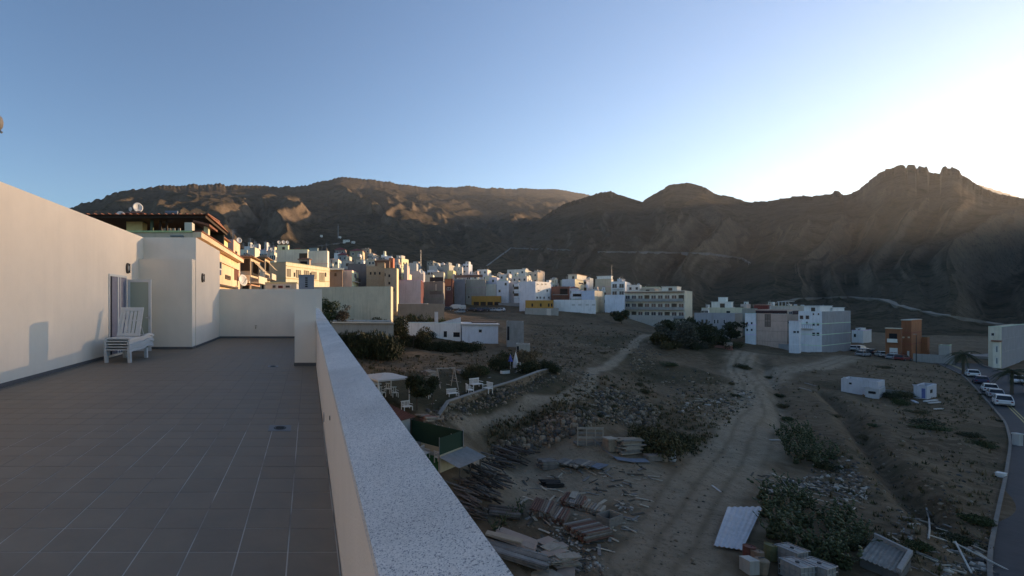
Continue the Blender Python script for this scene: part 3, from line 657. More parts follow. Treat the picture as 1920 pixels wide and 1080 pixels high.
def win_at(h, f, t0, t1, z0, z1, style='w', nm=None, name=None):
    C, d, n, tl = face(h, f)
    if t1 < t0: t0, t1 = t1, t0
    if z1 < z0: z0, z1 = z1, z0
    p = C + d * t0; wv = d * (t1 - t0); b = min(.09, (t1 - t0) * .12)
    fm = {'w': FRAME, 's': SHUT, 'd': FRAME, 'k': None, 'g': FRAME}[style]
    if fm is None:
        m = MB(); m.box(p + Z3 * z0 + n * .004, wv, n * .03, Z3 * (z1 - z0)); return m.build(name or 'opening', nm or DARK, h.root)
    m = MB(); k = n * .07
    m.box(p + Z3 * z0, wv, k, Z3 * b).box(p + Z3 * (z1 - b), wv, k, Z3 * b)
    m.box(p + Z3 * (z0 + b), d * b, k, Z3 * (z1 - z0 - 2 * b)).box(p + wv - d * b + Z3 * (z0 + b), d * b, k, Z3 * (z1 - z0 - 2 * b))
    if t1 - t0 > 1.1: m.box(p + wv * .5 - d * b * .4 + Z3 * (z0 + b), d * b * .8, k, Z3 * (z1 - z0 - 2 * b))
    o = m.build(name or ('door' if style == 'd' else 'window'), fm, h.root)
    m = MB(); m.box(p + d * b + Z3 * (z0 + b) + n * .004, wv - d * 2 * b, n * .02, Z3 * (z1 - z0 - 2 * b)); m.build('pane', nm or (SHUT if style == 's' else GLASS), o)
    return o
def win(h, f, x0, y0, x1, y1, style='w', nm=None, name=None):
    ta, za = on_face(h, f, x0, y0); tb, zb_ = on_face(h, f, x1, y1)
    C, d, n, tl = face(h, f); ta, tb = sorted((ta, tb)); ta = clamp(ta, .05, tl - .3); tb = clamp(tb, ta + .25, tl - .05)
    if za - zb_ < .3: zb_ = za - .3
    return win_at(h, f, ta, tb, zb_, za, style, nm, name)
def wgrid(h, f, nc, z0, dz, nr, ww=1.0, wh=1.2, style='w', skip=0.0, top=True):
    C, d, n, tl = face(h, f)
    for r in range(nr):
        for c in range(nc):
            if random.random() < skip: continue
            t = tl * (c + .5) / nc; zt_ = h.zt - z0 - r * dz
            if zt_ - wh < h.zb + .4: continue
            win_at(h, f, t - ww / 2, t + ww / 2, zt_ - wh, zt_, style)
def slab(h, f, x0, y0, x1, y1, out, m, name='balcony', back=0.0):      # a box that stands proud of a face, given by photo pixels
    ta, za = on_face(h, f, x0, y0); tb, zb_ = on_face(h, f, x1, y1); C, d, n, tl = face(h, f); ta, tb = sorted((ta, tb))
    if za < zb_: za, zb_ = zb_, za
    q = MB(); q.box(C + d * ta + Z3 * zb_ - n * back, d * (tb - ta), n * (out + back), Z3 * (za - zb_)); return q.build(name, m, h.root)
def railing(h, f, t0, t1, z, out, m=None, hgt=1.0, n_=None, name='balcony_railing'):
    C, d, n, tl = face(h, f); q = MB(); N_ = n_ or max(4, int((t1 - t0) / .35))
    a = C + d * t0 + n * out; b = C + d * t1 + n * out
    q.box(a + Z3 * (z + hgt - .05), b - a, n * .05, Z3 * .05)
    for k in range(N_ + 1): q.box(a + (b - a) * (k / N_) - d * .015 + Z3 * z, d * .03, n * .03, Z3 * (hgt - .05))
    o = q.build(name, m or BRK, h.root); o['kind'] = 'stuff'; return o
def balcony(h, f, t0, t1, z, out=1.1, solid=None, m=None, rail=None):
    C, d, n, tl = face(h, f); q = MB(); q.box(C + d * t0 + Z3 * (z - .18), d * (t1 - t0), n * out, Z3 * .18); o = q.build('balcony', m or plaster((.55, .53, .5)), h.root)
    if solid:
        q = MB(); q.box(C + d * t0 + n * (out - .12) + Z3 * z, d * (t1 - t0), n * .12, Z3 * solid); q.build('balcony_front', m or plaster((.55, .53, .5)), h.root)
    else: railing(h, f, t0, t1, z, out - .08, rail)
    return o
def hut(h, i0, i1, j0, j1, hgt, col, name='stair_tower', roof=None, door=True):
    q = MB(); z = h.rz + .002
    a = h.pt(i0, j0, z); ex = h.d1 * h.t1 * (i1 - i0); ey = h.d2 * h.t2 * (j1 - j0); q.box(a, ex, ey, Z3 * hgt); o = q.build(name, plaster(col), h.root)
    q = MB(); q.box(a - ex * .04 - ey * .04 + Z3 * (hgt + .002), ex * 1.08, ey * 1.08, Z3 * .14); q.build('roof', roof or plaster(tuple(c * .9 for c in col)), o)
    if door:
        q = MB(); q.box(a + ex * .3 - h.d2 * .05, ex * .25, h.d2 * .04, Z3 * min(1.9, hgt * .8)); q.build('door', BRK, o)
    return o
def antenna(h, i, j, hgt=2.0, base=None):
    p = h.pt(i, j, base if base is not None else h.rz); q = MB(); q.tube(p, p + Z3 * hgt, .025, 5)
    for k in range(4): q.tube(p + Z3 * (hgt - .08 - k * .16) + Vector((-.35 + .05 * k, 0, 0)), p + Z3 * (hgt - .08 - k * .16) + Vector((.35 - .05 * k, 0, 0)), .015, 4)
    return q.build('antenna', METAL, h.root)
def sdish(h, p, r=.45, nrm=(.5, -.75, .35), hgt=.9):
    p = Vector(p); q = MB(); q.dish(p + Z3 * hgt, nrm, r); o = q.build('satellite_dish', DISHM, h.root, smooth=True)
    q = MB(); q.tube(p, p + Z3 * (hgt - .03), .03, 6); c = p + Z3 * hgt + Vector(nrm).normalized() * r * 1.0
    q.tube(p + Z3 * (hgt - r * .8), c, .018, 5).cb(c - Z3 * .05, .09, .09, .1); q.build('mast', METAL, o)
    return o
def tank(h, i, j, r=.5, hgt=1.1, col=(.55, .54, .52)):
    p = h.pt(i, j, h.rz + .002); q = MB(); q.lathe(p, [(0, 0), (r, 0), (r, hgt * .85), (r * .6, hgt), (0, hgt)], 14); return q.build('water_tank', mat('tank_%d' % int(col[0] * 99), col, .6), h.root, smooth=False)
def clutter(h, n=3):                                  # antennas, tanks, small huts seen on nearly every flat roof here
    for k in range(n):
        w_ = random.random(); i, j = random.uniform(.12, .88), random.uniform(.2, .8)
        if w_ < .5: antenna(h, i, j, random.uniform(1.4, 2.6))
        elif w_ < .75: tank(h, i, j, random.uniform(.35, .55), random.uniform(.8, 1.3))
        else: sdish(h, h.pt(i, j, h.rz), random.uniform(.3, .45))
def pitched(h, i0, i1, j0, j1, z, rise, m=None, over=.3, name='tiled_roof'):
    """hip roof with rows of barrel tiles as ribs"""
    a = h.pt(i0, j0, z) - h.d1 * over - h.d2 * over; ex = h.d1 * (h.t1 * (i1 - i0) + 2 * over); ey = h.d2 * (h.t2 * (j1 - j0) + 2 * over)
    c = a + ex * .5 + ey * .5 + Z3 * rise; s = .22 if ex.length > ey.length else 0; s2 = .22 if ey.length > ex.length else 0
    r0, r1 = c - ex * s - ey * s2, c + ex * s + ey * s2; e0 = Z3 * .1
    v = [a, a + ex, a + ex + ey, a + ey]; q = MB(); q.add(v + [p + e0 for p in v] + [r0 + e0, r1 + e0],
        [(0, 1, 2, 3), (0, 4, 5, 1), (1, 5, 6, 2), (2, 6, 7, 3), (3, 7, 4, 0)] + ([(4, 8, 9, 5), (5, 9, 6), (6, 9, 8, 7), (7, 8, 4)] if ex.length > ey.length else [(4, 8, 5), (5, 8, 9, 6), (6, 9, 7), (7, 9, 8, 4)]))
    n = max(3, int(ex.length / .45))
    for k in range(n + 1):
        f = k / n; p = a + ex * f + e0; tt = clamp(min(f, 1 - f) * 2.0 / max(.05, 1 - 2 * s)); top = p + (c + e0 - ex * 0 - (p + ey * .5)) .project(ex) * 0
        q.tube(p, p + ey * .5 * (tt if ex.length >= ey.length or True else 1) + Z3 * rise * tt, .06, 5)
    return q.build(name, m or TILEM, h.root)
def vents(h, f, px, py): win(h, f, px - 2, py - 2, px + 2, py + 2, 'k')
TOWN = 'houses of the hillside town'
cream, sand, wht, grey, lav, blu, pink, ochre, khaki, tan = (0.84, 0.72, 0.48), (0.69, 0.56, 0.39), (0.84, 0.82, 0.77), (0.36, 0.36, 0.36), (0.66, 0.63, 0.64), (0.63, 0.72, 0.79), (0.77, 0.51, 0.42), (0.55, 0.27, 0.07), (0.40, 0.36, 0.28), (0.40, 0.32, 0.24)
def H(*a, **k): k.setdefault('group', TOWN); return house(*a, **k)
# A: the neighbour's building with a roof porch
A_ = H('cream apartment building with a tiled roof porch and satellite dishes behind the terrace', None, 361, 447, 436, 24.5, 0, (0.61, 0.52, 0.39), (0.82, 0.60, 0.39), wid=11, zb=-12, par=.5)
h = A_
q = MB(); q.box(h.pt(0, 0, h.zt - .25), h.d2 * h.t2, -h.d1 * .45, Z3 * .28); q.build('cornice', plaster((0.79, 0.58, 0.39)), h.root)
q = MB(); q.box(h.pt(0, 0, h.zt + .031), h.d2 * h.t2, -h.d1 * .5, Z3 * .07); q.build('eave_tiles', TILEM, h.root)
q = MB(); q.box(h.pt(0, 0, h.zt - .9), h.d2 * h.t2, -h.d1 * .12, Z3 * .18); q.build('string_course', plaster((0.77, 0.56, 0.38)), h.root)
win(h, 'R', 391, 474, 402, 484, 'k'); o = win(h, 'R', 390, 485, 403, 502); win(h, 'R', 402, 482, 414, 507); slab(h, 'R', 393, 503, 405, 516, .35, mat('awning_blue', (0.08, 0.09, 0.15), .7), 'air_conditioner')  # first dark panel stands in for the shade of the balcony recess
win(h, 'R', 422, 515, 431, 523, 's'); win(h, 'R', 439, 500, 447, 527, 'k', mat('opening_redbrown', (0.16, 0.05, 0.03), .8)); slab(h, 'R', 390, 533, 440, 539, .25, BRK, 'balcony_edge')
sdish(h, h.C + h.d2 * (h.t2 - .3) - h.d1 * .35 + Z3 * 2.6, .5, (.8, -.6, .2), .7)
DKW = mat('porch_timber', (0.06, 0.04, 0.03), .8)
MB().ab(-16.0, 29.2, 6.62, -6.25, 37, 6.78).build('porch_roof', DKW, h.root)
pt_ = MB().add([(-16.1, 29.0, 6.79), (-6.1, 29.0, 6.79), (-6.1, 37, 6.79), (-16.1, 37, 6.79), (-16.1, 33, 6.98), (-6.1, 33, 6.98)], [(0, 1, 5, 4), (2, 3, 4, 5), (1, 2, 5), (3, 0, 4), (0, 3, 2, 1)])
for k in range(24): pt_.tube((-16.0 + k * .43, 29.0, 6.82), (-16.0 + k * .43, 33, 7.01), .06, 5)
pt_.build('porch_tiles', TILEM, h.root)
MB().ab(-15.9, 36.4, 4.55, -6.4, 36.6, 6.62).build('porch_wall', plaster((0.10, 0.10, 0.09)), h.root)  # near-black tone puts the shade under the porch roof into the wall
p, p2 = P(237, 419, 30.5), P(267, 440, 30.5); MB().ab(p.x, 30.5, 4.55, p2.x, 31.4, 6.6).build('porch_side_room', plaster((0.82, 0.67, 0.33)), h.root)
for px, w_, m in ((284, .16, mat('green_post', (0.10, 0.15, 0.10), .7)), (300, .10, DKW), (312, .10, DKW)):
    p = P(px, 430, 30); MB().ab(p.x - w_ / 2, 30, 4.55, p.x + w_ / 2, 30.2, 6.62).build('post', m, h.root)
p = P(346, 430, 25.4); p2 = P(360, 430, 25.4); MB().ab(p.x, 25.4, 4.55, p2.x, 26.0, P(346, 417, 25.4).z).build('chimney', plaster((0.66, 0.59, 0.48)), h.root)
p = P(382, 424, 27.3); MB().ab(p.x, 27.3, 4.55, p.x + .25, 27.8, P(382, 424, 27.3).z).build('post', plaster((0.84, 0.77, 0.50)), h.root)
cu = MB(); p = P(367, 425, 27.6); p2 = P(381, 425, 27.6)
for k in range(8): x = p.x + (p2.x - p.x) * k / 8; cu.ab(x, 27.6, 4.6, x + .035, 27.66, P(367, 428, 27.6).z)
o = cu.build('slatted_screen', BRK, h.root); o['kind'] = 'stuff'
a_, b_ = P(362, 416, 26.6), P(386, 424, 26.6)
MB().add([(a_.x, 26.6, a_.z), (b_.x + .2, 26.6, b_.z), (b_.x + .2, 29, b_.z), (a_.x, 29, a_.z), (a_.x, 26.6, a_.z + .12), (b_.x + .2, 26.6, b_.z + .12), (b_.x + .2, 29, b_.z + .12), (a_.x, 29, a_.z + .12)], [(0, 3, 2, 1), (4, 5, 6, 7), (0, 1, 5, 4), (1, 2, 6, 5), (2, 3, 7, 6), (3, 0, 4, 7)]).build('lean_to_tiles', TILEM, h.root)
p, p2 = P(242, 401, 33.5), P(266, 424, 33.5); tw = MB().ab(p.x, 33.5, 6.0, p2.x, 34.6, p.z).build('roof_tower', plaster((.60, .54, .42)), h.root)
c_ = P(254, 396, 34); e_ = .35; zt_ = p.z
MB().add([(p.x - e_, 33.5 - e_, zt_), (p2.x + e_, 33.5 - e_, zt_), (p2.x + e_, 34.6 + e_, zt_), (p.x - e_, 34.6 + e_, zt_), ((p.x + p2.x) / 2, 34.05, zt_ + .34)], [(0, 1, 4), (1, 2, 4), (2, 3, 4), (3, 0, 4), (0, 3, 2, 1)]).build('tower_tiles', TILEM, h.root)
sdish(h, P(258, 397, 34), .36, (.55, -.8, .25), .28); sdish(h, P(226, 414, 31.5), .30, (.35, -.9, .2), .32); sdish(h, P(245, 398, 36), .15, (-.3, -.9, .2), .22)
p = P(322, 400, 31.5); q = MB(); q.tube(p + Vector((-.4, 0, 0)), p + Vector((.4, 0, 0)), .16, 14); o = q.build('solar_water_tank', mat('tank_steel', (0.20, 0.20, 0.21), .4, metal=.4), h.root)
q = MB(); q.add([P(304, 415, 30.6), P(325, 415, 30.6), P(331, 404, 31.5), P(311, 404, 31.5)] + [v + Vector((0, .08, -.08)) for v in (P(304, 415, 30.6), P(325, 415, 30.6), P(331, 404, 31.5), P(311, 404, 31.5))], [(0, 1, 2, 3), (7, 6, 5, 4), (0, 4, 5, 1), (1, 5, 6, 2), (2, 6, 7, 3), (3, 7, 4, 0)]); q.build('solar_panel', mat('solar_glass', (0.10, 0.11, 0.13), .2, .1, 2), o)
for k, px in enumerate((303, 310, 318, 326, 336)):
    p = P(px, 437, 31); MB().cb((p.x, 31, 4.9), .16, .1, P(px, 428, 31).z - 4.9).build('chair_back', FRAME, h.root)
p = P(331, 447, 24.3); MB().ab(P(320, 0, 24.3).x, 24.2, P(0, 444, 24.3).z, P(344, 0, 24.3).x, 24.5, P(0, 441.5, 24.3).z).build('roof_vent', mat('green_grey', (0.20, 0.24, 0.23), .6), h.root)
# B, C: yellow and pink rooftop storeys
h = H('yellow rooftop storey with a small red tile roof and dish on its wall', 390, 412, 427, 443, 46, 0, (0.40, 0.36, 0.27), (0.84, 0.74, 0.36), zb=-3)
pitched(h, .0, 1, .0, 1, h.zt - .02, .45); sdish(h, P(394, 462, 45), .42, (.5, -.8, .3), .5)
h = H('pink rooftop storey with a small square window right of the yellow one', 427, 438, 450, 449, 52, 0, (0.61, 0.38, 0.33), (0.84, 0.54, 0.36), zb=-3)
win(h, 'R', 441, 470, 444, 477, 's'); antenna(h, .3, .3, 1.8); antenna(h, .8, .5, 1.8); sdish(h, h.pt(.1, .9, h.rz), .35)
for px, py, Y in ((416, 440, 50), (437, 441, 56), (461, 446, 70), (456, 460, 66)):
    pass
# D, E: brown balconied houses
for lab, xl, xm, xr, yt, Y in (('house with a brown tiled hip roof, slatted balcony and striped awning', 450, 470, 487, 483, 58), ('smaller house with tiled eaves and a rounded balcony behind the awning', 488, 497, 506, 484, 70)):
    h = H(lab, xl, xm, xr, yt, Y, 4, (0.55, 0.45, 0.33), (0.63, 0.49, 0.35), zb=-4)
    pitched(h, 0, 1, 0, 1, h.zt, .55, mat('roof_tile_brown', (0.30, 0.17, 0.10), .9, .25, 4), .5)
    hh = h.zt
    win_at(h, 'L', .1, h.t1 - .1, hh - 1.6, hh - .15, 's'); q = MB()
    for k in range(12): q.box(h.C + h.d1 * (.15 + (h.t1 - .3) * k / 12) - h.d2 * .11 + Z3 * (hh - 1.55), h.d1 * .04, -h.d2 * .03, Z3 * 1.35)
    o = q.build('slatted_screen', BRK, h.root); o['kind'] = 'stuff'
    balcony(h, 'L', 0, h.t1, hh - 2.9, .9, .75, plaster((0.66, 0.56, 0.43))); win_at(h, 'L', .2, h.t1 - .2, hh - 5.0, hh - 3.1, 'k')
    balcony(h, 'R', .1, h.t2 - .1, hh - 2.9, 1.0, .7, plaster((0.66, 0.56, 0.43))); win_at(h, 'R', .3, h.t2 - .2, hh - 2.1, hh - .4, 'k'); win_at(h, 'R', .3, h.t2 - .2, hh - 5.0, hh - 3.2, 'k')
    balcony(h, 'R', .1, h.t2 - .1, hh - 5.6, 1.0); balcony(h, 'L', .1, h.t1 - .1, hh - 5.6, .9)
    q = MB(); a = h.C + h.d2 * (h.t2 * .25) + Z3 * (hh - .3); q.add([a, a + h.d2 * h.t2 * .6, a + h.d2 * h.t2 * .6 - h.d1 * 1.3 - Z3 * 1.3, a - h.d1 * 1.3 - Z3 * 1.3], [(0, 1, 2, 3), (3, 2, 1, 0)]); q.build('awning', mat('awning_sand', (0.73, 0.60, 0.43), .9), h.root)
    antenna(h, .5, .5, 2.4, hh + .4)
h = H('pale penthouse behind the tiled hip roofs with a white chimney', 468, 478, 486, 464, 96, 10, (0.61, 0.54, 0.43), (0.84, 0.72, 0.52), zb=-3); clutter(h, 3)
h = H('grey side wall of a house left of the broad cream block', 500, 515, 519, 463, 130, 14, (0.30, 0.29, 0.28), (0.84, 0.74, 0.52)); sdish(h, h.pt(.9, .2, h.rz), .5); antenna(h, .3, .4, 2)
# F: cream building with five bays
h = H('cream building with a blank shade-toned end and five recessed window bays', 504, 536, 618, 491.5, 98, 29, (.46, .37, .26), (.78, .66, .47), zb=-4)  # end wall coloured darker as shade, right wall lighter as sunlit
q = MB(); q.box(h.pt(0, 0, h.zt - .75), h.d2 * h.t2, -h.d1 * .18, Z3 * .1); q.build('cornice', plaster((0.79, 0.64, 0.39)), h.root)
for x0, x1, y0, y1 in ((538, 545, 504, 519), (555, 564, 506, 521), (570, 579, 507, 522), (584, 593, 509, 524), (599, 608, 511, 529)): win(h, 'R', x0, y0, x1, y1, 's', mat('bay_shutter', (0.30, 0.25, 0.17), .8), 'bay_window')
for x in (552, 582, 610.5): win(h, 'R', x - 1.3, 511, x + 1.3, 519, 'k')
# G
h = H('broad cream block with a dish-crowned roof hut above the five-bay building', 516, 577, 581, 468, 126, 8, (0.84, 0.74, 0.56), (0.84, 0.79, 0.59), zb=-2)
hut(h, .62, .95, .2, .6, 1.7, (0.84, 0.79, 0.50)); sdish(h, h.pt(.92, .3, h.rz + 1.7), .5); sdish(h, h.pt(.78, .3, h.rz + 1.7), .55); sdish(h, h.pt(.66, .3, h.rz + 1.7), .45); antenna(h, .9, .5, 3.2)
pitched(h, .2, .5, .3, .7, h.rz + .4, .6); win(h, 'L', 561, 475, 576, 486, 's'); slab(h, 'L', 560, 486.5, 577, 488.5, .8, plaster((0.84, 0.74, 0.56)))
h = H('square cream block with a black tank rack on the roof right of the broad block', 578, 614, 617, 470, 122, 12, (0.84, 0.76, 0.58), (0.84, 0.82, 0.69), zb=-2)
hut(h, .55, .98, .3, .9, 1.2, (0.26, 0.33, 0.32), door=False); tank(h, .12, .3, .45, 1.2, (0.05, 0.05, 0.05)); tank(h, .25, .4, .4, 1.0, (0.05, 0.05, 0.05)); antenna(h, .1, .5, 2.6); antenna(h, .3, .2, 2.0)
h = H('brown balcony house squeezed between the cream blocks', 560, 580, 583, 486, 118, 10, (0.40, 0.31, 0.25), zb=-2); win(h, 'L', 563, 490, 576, 496, 'k'); pitched(h, 0, 1, 0, 1, h.zt, .3)
# wall tops just behind the terrace end wall
h = H('low whitewashed house front with a dark red door just over the end wall', 497, 556, None, 531, 40, 3, (0.59, 0.55, 0.48), zb=-6, dep=4)
win(h, 'L', 510, 534, 518, 541); win(h, 'L', 520, 534, 532, 542, 'd', mat('door_darkred', (0.12, 0.03, 0.03), .6)); win(h, 'L', 534, 534, 545, 541)
o_ = thing('block_chimney', 'square blue-grey hollow block stack standing behind the end wall', 'chimney', (P(574, 540, 23).x, 23, -8))
blk = mat('grey_block', (0.26, 0.29, 0.32), .9, .15, 3, .2, 20); x0, x1 = P(560, 0, 23).x, P(589, 0, 23).x; zt_ = P(0, 517, 23).z
MB().ab(x0, 23, -8, x1, 23.7, zt_).build('shaft', blk, o_); MB().ab(x0 - .02, 22.98, zt_ + .001, x1 + .02, 23.72, zt_ + .05).build('cap', blk, o_)
for k in range(5):
    z = zt_ - .14 - k * .1; MB().ab((x0 + x1) / 2 - .06, 22.985, z, (x0 + x1) / 2 + .06, 22.999, z + .06).build('vent_hole', DARK, o_)
# long khaki wall
h = H('long blank khaki wall behind the two slender garden trees', 589, 733, 737, 537, 96, 14, (.66, .54, .39), (0.73, 0.60, 0.42), name='long_wall', cat='wall', group=None, par=.2, zb=-8)
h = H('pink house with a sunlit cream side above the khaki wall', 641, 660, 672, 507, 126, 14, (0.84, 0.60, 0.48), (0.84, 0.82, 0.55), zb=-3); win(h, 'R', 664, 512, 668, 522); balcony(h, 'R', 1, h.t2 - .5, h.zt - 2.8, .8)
h = H('brown house with a flat white roof edge left of the pink house', 618, 642, 648, 506.5, 120, 6, (0.30, 0.22, 0.17), zb=-3); slab(h, 'L', 618, 503, 645, 506, .8, plaster((0.84, 0.82, 0.69)), 'roof_edge'); win(h, 'L', 627, 512, 631, 518, 's')
h = H('dark grey roofed house between the pink house and the brick shell', 652, 687, 690, 495, 140, 8, (0.19, 0.18, 0.18), zb=-2); clutter(h, 3)
BRICK = mat('block_shell', (0.42, 0.31, 0.21), .95, .22, 4.5, .5, 8, stain=.3)
h = H('unfinished tan block house with small square windows', 687, 721, 724, 499, 132, 12, tan, zb=-6, wall_mat=BRICK)
for x in (695, 703, 712): win(h, 'L', x - 1.5, 510, x + 1.5, 515, 'k')
hut(h, .0, .4, .0, .6, 1.3, (0.42, 0.31, 0.21), 'raised_bay', door=False)
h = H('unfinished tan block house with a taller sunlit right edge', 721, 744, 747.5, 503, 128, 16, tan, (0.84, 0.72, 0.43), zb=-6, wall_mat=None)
for x, y in ((730, 517), (730, 531), (721.5, 515), (737, 541), (738, 544)): win(h, 'L', x - 1.6, y - 2.5, x + 1.6, y + 2.5, 'k')
h = H('small orange-red house behind the unfinished block house', 729, 737, 740, 484, 150, 20, (0.52, 0.17, 0.10), (0.62, 0.22, 0.13)); clutter(h, 1)
h = H('brown tiled house left of the orange-red one', 703, 730, 732, 489, 146, 14, (0.20, 0.12, 0.09)); pitched(h, 0, 1, 0, 1, h.zt, .6, mat('roof_tile_brown', (0.30, 0.17, 0.10)))
h = H('pale tower house with a shade-toned mauve front and a sun-toned yellow side of four windows', 738, 753, 766, 484, 188, 30, (0.33, 0.28, 0.28), (0.84, 0.82, 0.50))  # white tower: shaded front and sunlit side are both put into the colours
for x in (757, 762.5):
    for y in (494, 504): win(h, 'R', x - 1.2, y - 2, x + 1.2, y + 2, 'k')
hut(h, .2, .8, .2, .7, 1.6, (0.73, 0.64, 0.55)); sdish(h, h.pt(.3, .1, h.rz), .5)
h = H('small cream house with a yellow terrace wall below the tower house', 755, 767, 772, 514, 176, 20, (0.82, 0.69, 0.48), (0.84, 0.74, 0.48))
# hill houses on the left slope
for lab, xl, xm, xr, yt, Y, a, c, cr in (
    ('red roofed hill house above the cream blocks', 628, 647, 650, 468, 230, 12, (0.30, 0.22, 0.20), None),
    ('olive rendered hill house with a stepped roofline', 656, 680, 684, 470, 225, 12, (0.38, 0.34, 0.25), (0.66, 0.54, 0.36)),
    ('stepped dark olive hill house on the right of its row', 678, 693, 696, 466, 240, 14, (0.31, 0.27, 0.20), None),
    ('small grey hill house under the red roofed one', 634, 650, 653, 478, 200, 10, (0.32, 0.33, 0.34), None),
    ('white cubic house with a bright terrace edge behind the grey roof', 618, 634, 640, 486, 170, 10, (0.82, 0.73, 0.59), (0.84, 0.82, 0.67)),
    ('pale pink small house among the rooftops left of the brick shell', 668, 690, 694, 487, 185, 12, (0.55, 0.49, 0.40), (0.84, 0.72, 0.52)),
    ('grey olive house with a plain wall in the middle of the rooftops', 657, 676, 680, 482, 195, 10, (0.34, 0.31, 0.25), None),
    ('cream lit house with a roof terrace near the brick shell', 690, 703, 707, 486, 178, 16, (0.59, 0.46, 0.33), (0.84, 0.77, 0.55))):
    h = H(lab, xl, xm, xr, yt, Y, a, c, cr); wgrid(h, 'L', 2, .8, 2.9, 2, 1.0, 1.2, skip=.3); clutter(h, 3)
    if 'red' in lab: pitched(h, 0, 1, 0, 1, h.zt, 1.2, mat('roof_red', (0.30, 0.07, 0.07), .8))
p_ = MH(648, 453); 
for lab, xl, xm, yt, Y, c in (('tiny white farmhouse alone on the dark slope', 643, 655, 449.5, 420, (0.79, 0.77, 0.69)), ('tiny pale shed beside the hillside road', 659, 665, 452, 410, (0.66, 0.61, 0.54)), ('tiny white water hut high on the dark slope', 600, 604, 440.5, 460, (0.82, 0.79, 0.71)), ('tiny white hut right of the hillside mast', 635, 639, 443, 440, (0.82, 0.79, 0.71))):
    Y = MH(xm, yt + 5).y; h = H(lab, xl, xm, xm + 1, yt, Y, 12, c, zb=P(xm, yt + 6.5, Y).z)
    if 'farm' in lab: wgrid(h, 'L', 4, .7, 3, 1, .7, 1.0)
# middle rows
def M(lab, xl, xm, xr, yt, Y, a, c, cr=None, wn=(0, 0), cl=2, **k):
    h = H(lab, xl, xm, xr, yt, Y, a, c, cr, **k)
    if wn[0]: wgrid(h, 'L', wn[0], .9, 3.0, wn[1], 1.0, 1.3, skip=.15)
    clutter(h, cl); return h
M('grey white house right of the sun-toned tower side', 767, 781, 784, 493, 212, 16, (0.55, 0.54, 0.50))
h = M('lavender grey house with a white dish on its wall', 767, 794, 797, 508, 186, 16, (0.53, 0.50, 0.49)); sdish(h, P(789, 511, 148), .8, (.5, -.8, .3), .3)
M('olive brown house high in the middle rows', 800, 812, 819, 489, 265, 24, (0.22, 0.21, 0.17), (0.30, 0.28, 0.23), (2, 1)); 
h = M('pale house with a stepped white wall in the middle rows', 804, 820, 828, 498, 250, 26, (0.58, 0.55, 0.49), (0.69, 0.64, 0.55)); hut(h, .0, .5, .1, .7, 1.9, (0.61, 0.58, 0.51))
h = M('large stone grey house with many rooftop tanks', 829, 842, 857, 496, 246, 30, (0.36, 0.35, 0.31), (0.55, 0.51, 0.42), cl=7); tank(h, .3, .3); tank(h, .6, .3); hut(h, .3, .6, .2, .6, 1.8, (0.40, 0.39, 0.35))
M('small sunlit yellow house below the stone grey house', 839, 850, 855, 507, 232, 24, (0.84, 0.67, 0.33), (0.84, 0.77, 0.42))
M('pale roofs house left of the small yellow one', 812, 832, 836, 510, 216, 18, (0.55, 0.46, 0.38), (0.84, 0.82, 0.59))
M('low cream house with bright terrace edge above the dark roof', 793, 812, 816, 515, 205, 18, (0.66, 0.58, 0.45), (0.84, 0.82, 0.62))
h = M('lavender plastered house with a dark red side above the hedge', 748, 789, 795, 525, 150, 16, (0.61, 0.55, 0.55), (0.14, 0.04, 0.04), cl=3, zb=-6); pitched(h, .05, .6, .2, .9, h.rz, .5, mat('roof_tile_brown', (0.30, 0.17, 0.10)))
h = M('tan panelled house with dark flat roof', 795, 831, 834, 528, 172, 18, (0.30, 0.25, 0.21), cl=2, zb=-6); win(h, 'L', 815, 532, 820, 546, 's', mat('panel_tan', (0.55, 0.44, 0.33))); slab(h, 'L', 806, 520, 831, 527.6, .4, mat('dark_roof', (0.05, 0.04, 0.04)), 'roof_shed'); win(h, 'L', 806, 546, 828, 552, 'k', mat('panel_brown', (0.20, 0.15, 0.12)))
h = M('dark red brown house with an orange upper storey', 833, 849, 853, 523, 200, 18, (0.13, 0.06, 0.06), (0.40, 0.15, 0.09), cl=2, zb=-6); win(h, 'L', 834, 523.5, 846, 536, 'k', plaster((0.50, 0.17, 0.09)), 'upper_panel'); win(h, 'L', 838, 539, 845, 544)
M('tall grey house left of the concrete block', 852, 872, 874, 524, 206, 18, (0.22, 0.24, 0.26), cl=1, zb=-6)
h = M('bare concrete block of a house above the parked vans', 873, 910, 912, 524.5, 209, 22, (0.38, 0.34, 0.29), cl=2, zb=-6); win(h, 'L', 877, 554, 881, 560, 'd'); q = slab(h, 'L', 852, 516, 905, 520, .3, mat('roof_brown', (0.22, 0.12, 0.09), .9), 'roof_sheet')
h = M('orange walled workshop behind the parked cars', 884, 939, 942, 555, 206, 24, ochre, cl=0, par=.2)
for k in range(4): win(h, 'L', 888 + k * 13, 566, 898 + k * 13, 577, 'k')
h = M('bright orange house with small windows beside the white walls', 985, 1037, 1039, 563, 172, 28, (0.55, 0.27, 0.07), cl=0, par=.2)
for x in (998, 1014, 1029, 1034.5): win(h, 'L', x - 1.5, 569, x + 1.5, 575, 'k')
h = H('low beige retaining wall below the bright orange house', 984, 1047, 1049, 578, 163, 28, (0.40, 0.37, 0.32), name='retaining_wall', cat='wall', group=None, par=.1, dep=3); win(h, 'L', 1025, 579, 1033, 592, 'd', plaster((0.66, 0.58, 0.48)))
h = H('grey concrete yard wall between the two orange buildings', 915, 982, 985, 568, 202, 26, (0.32, 0.31, 0.29), name='yard_wall', cat='wall', group=None, par=.1, dep=1)
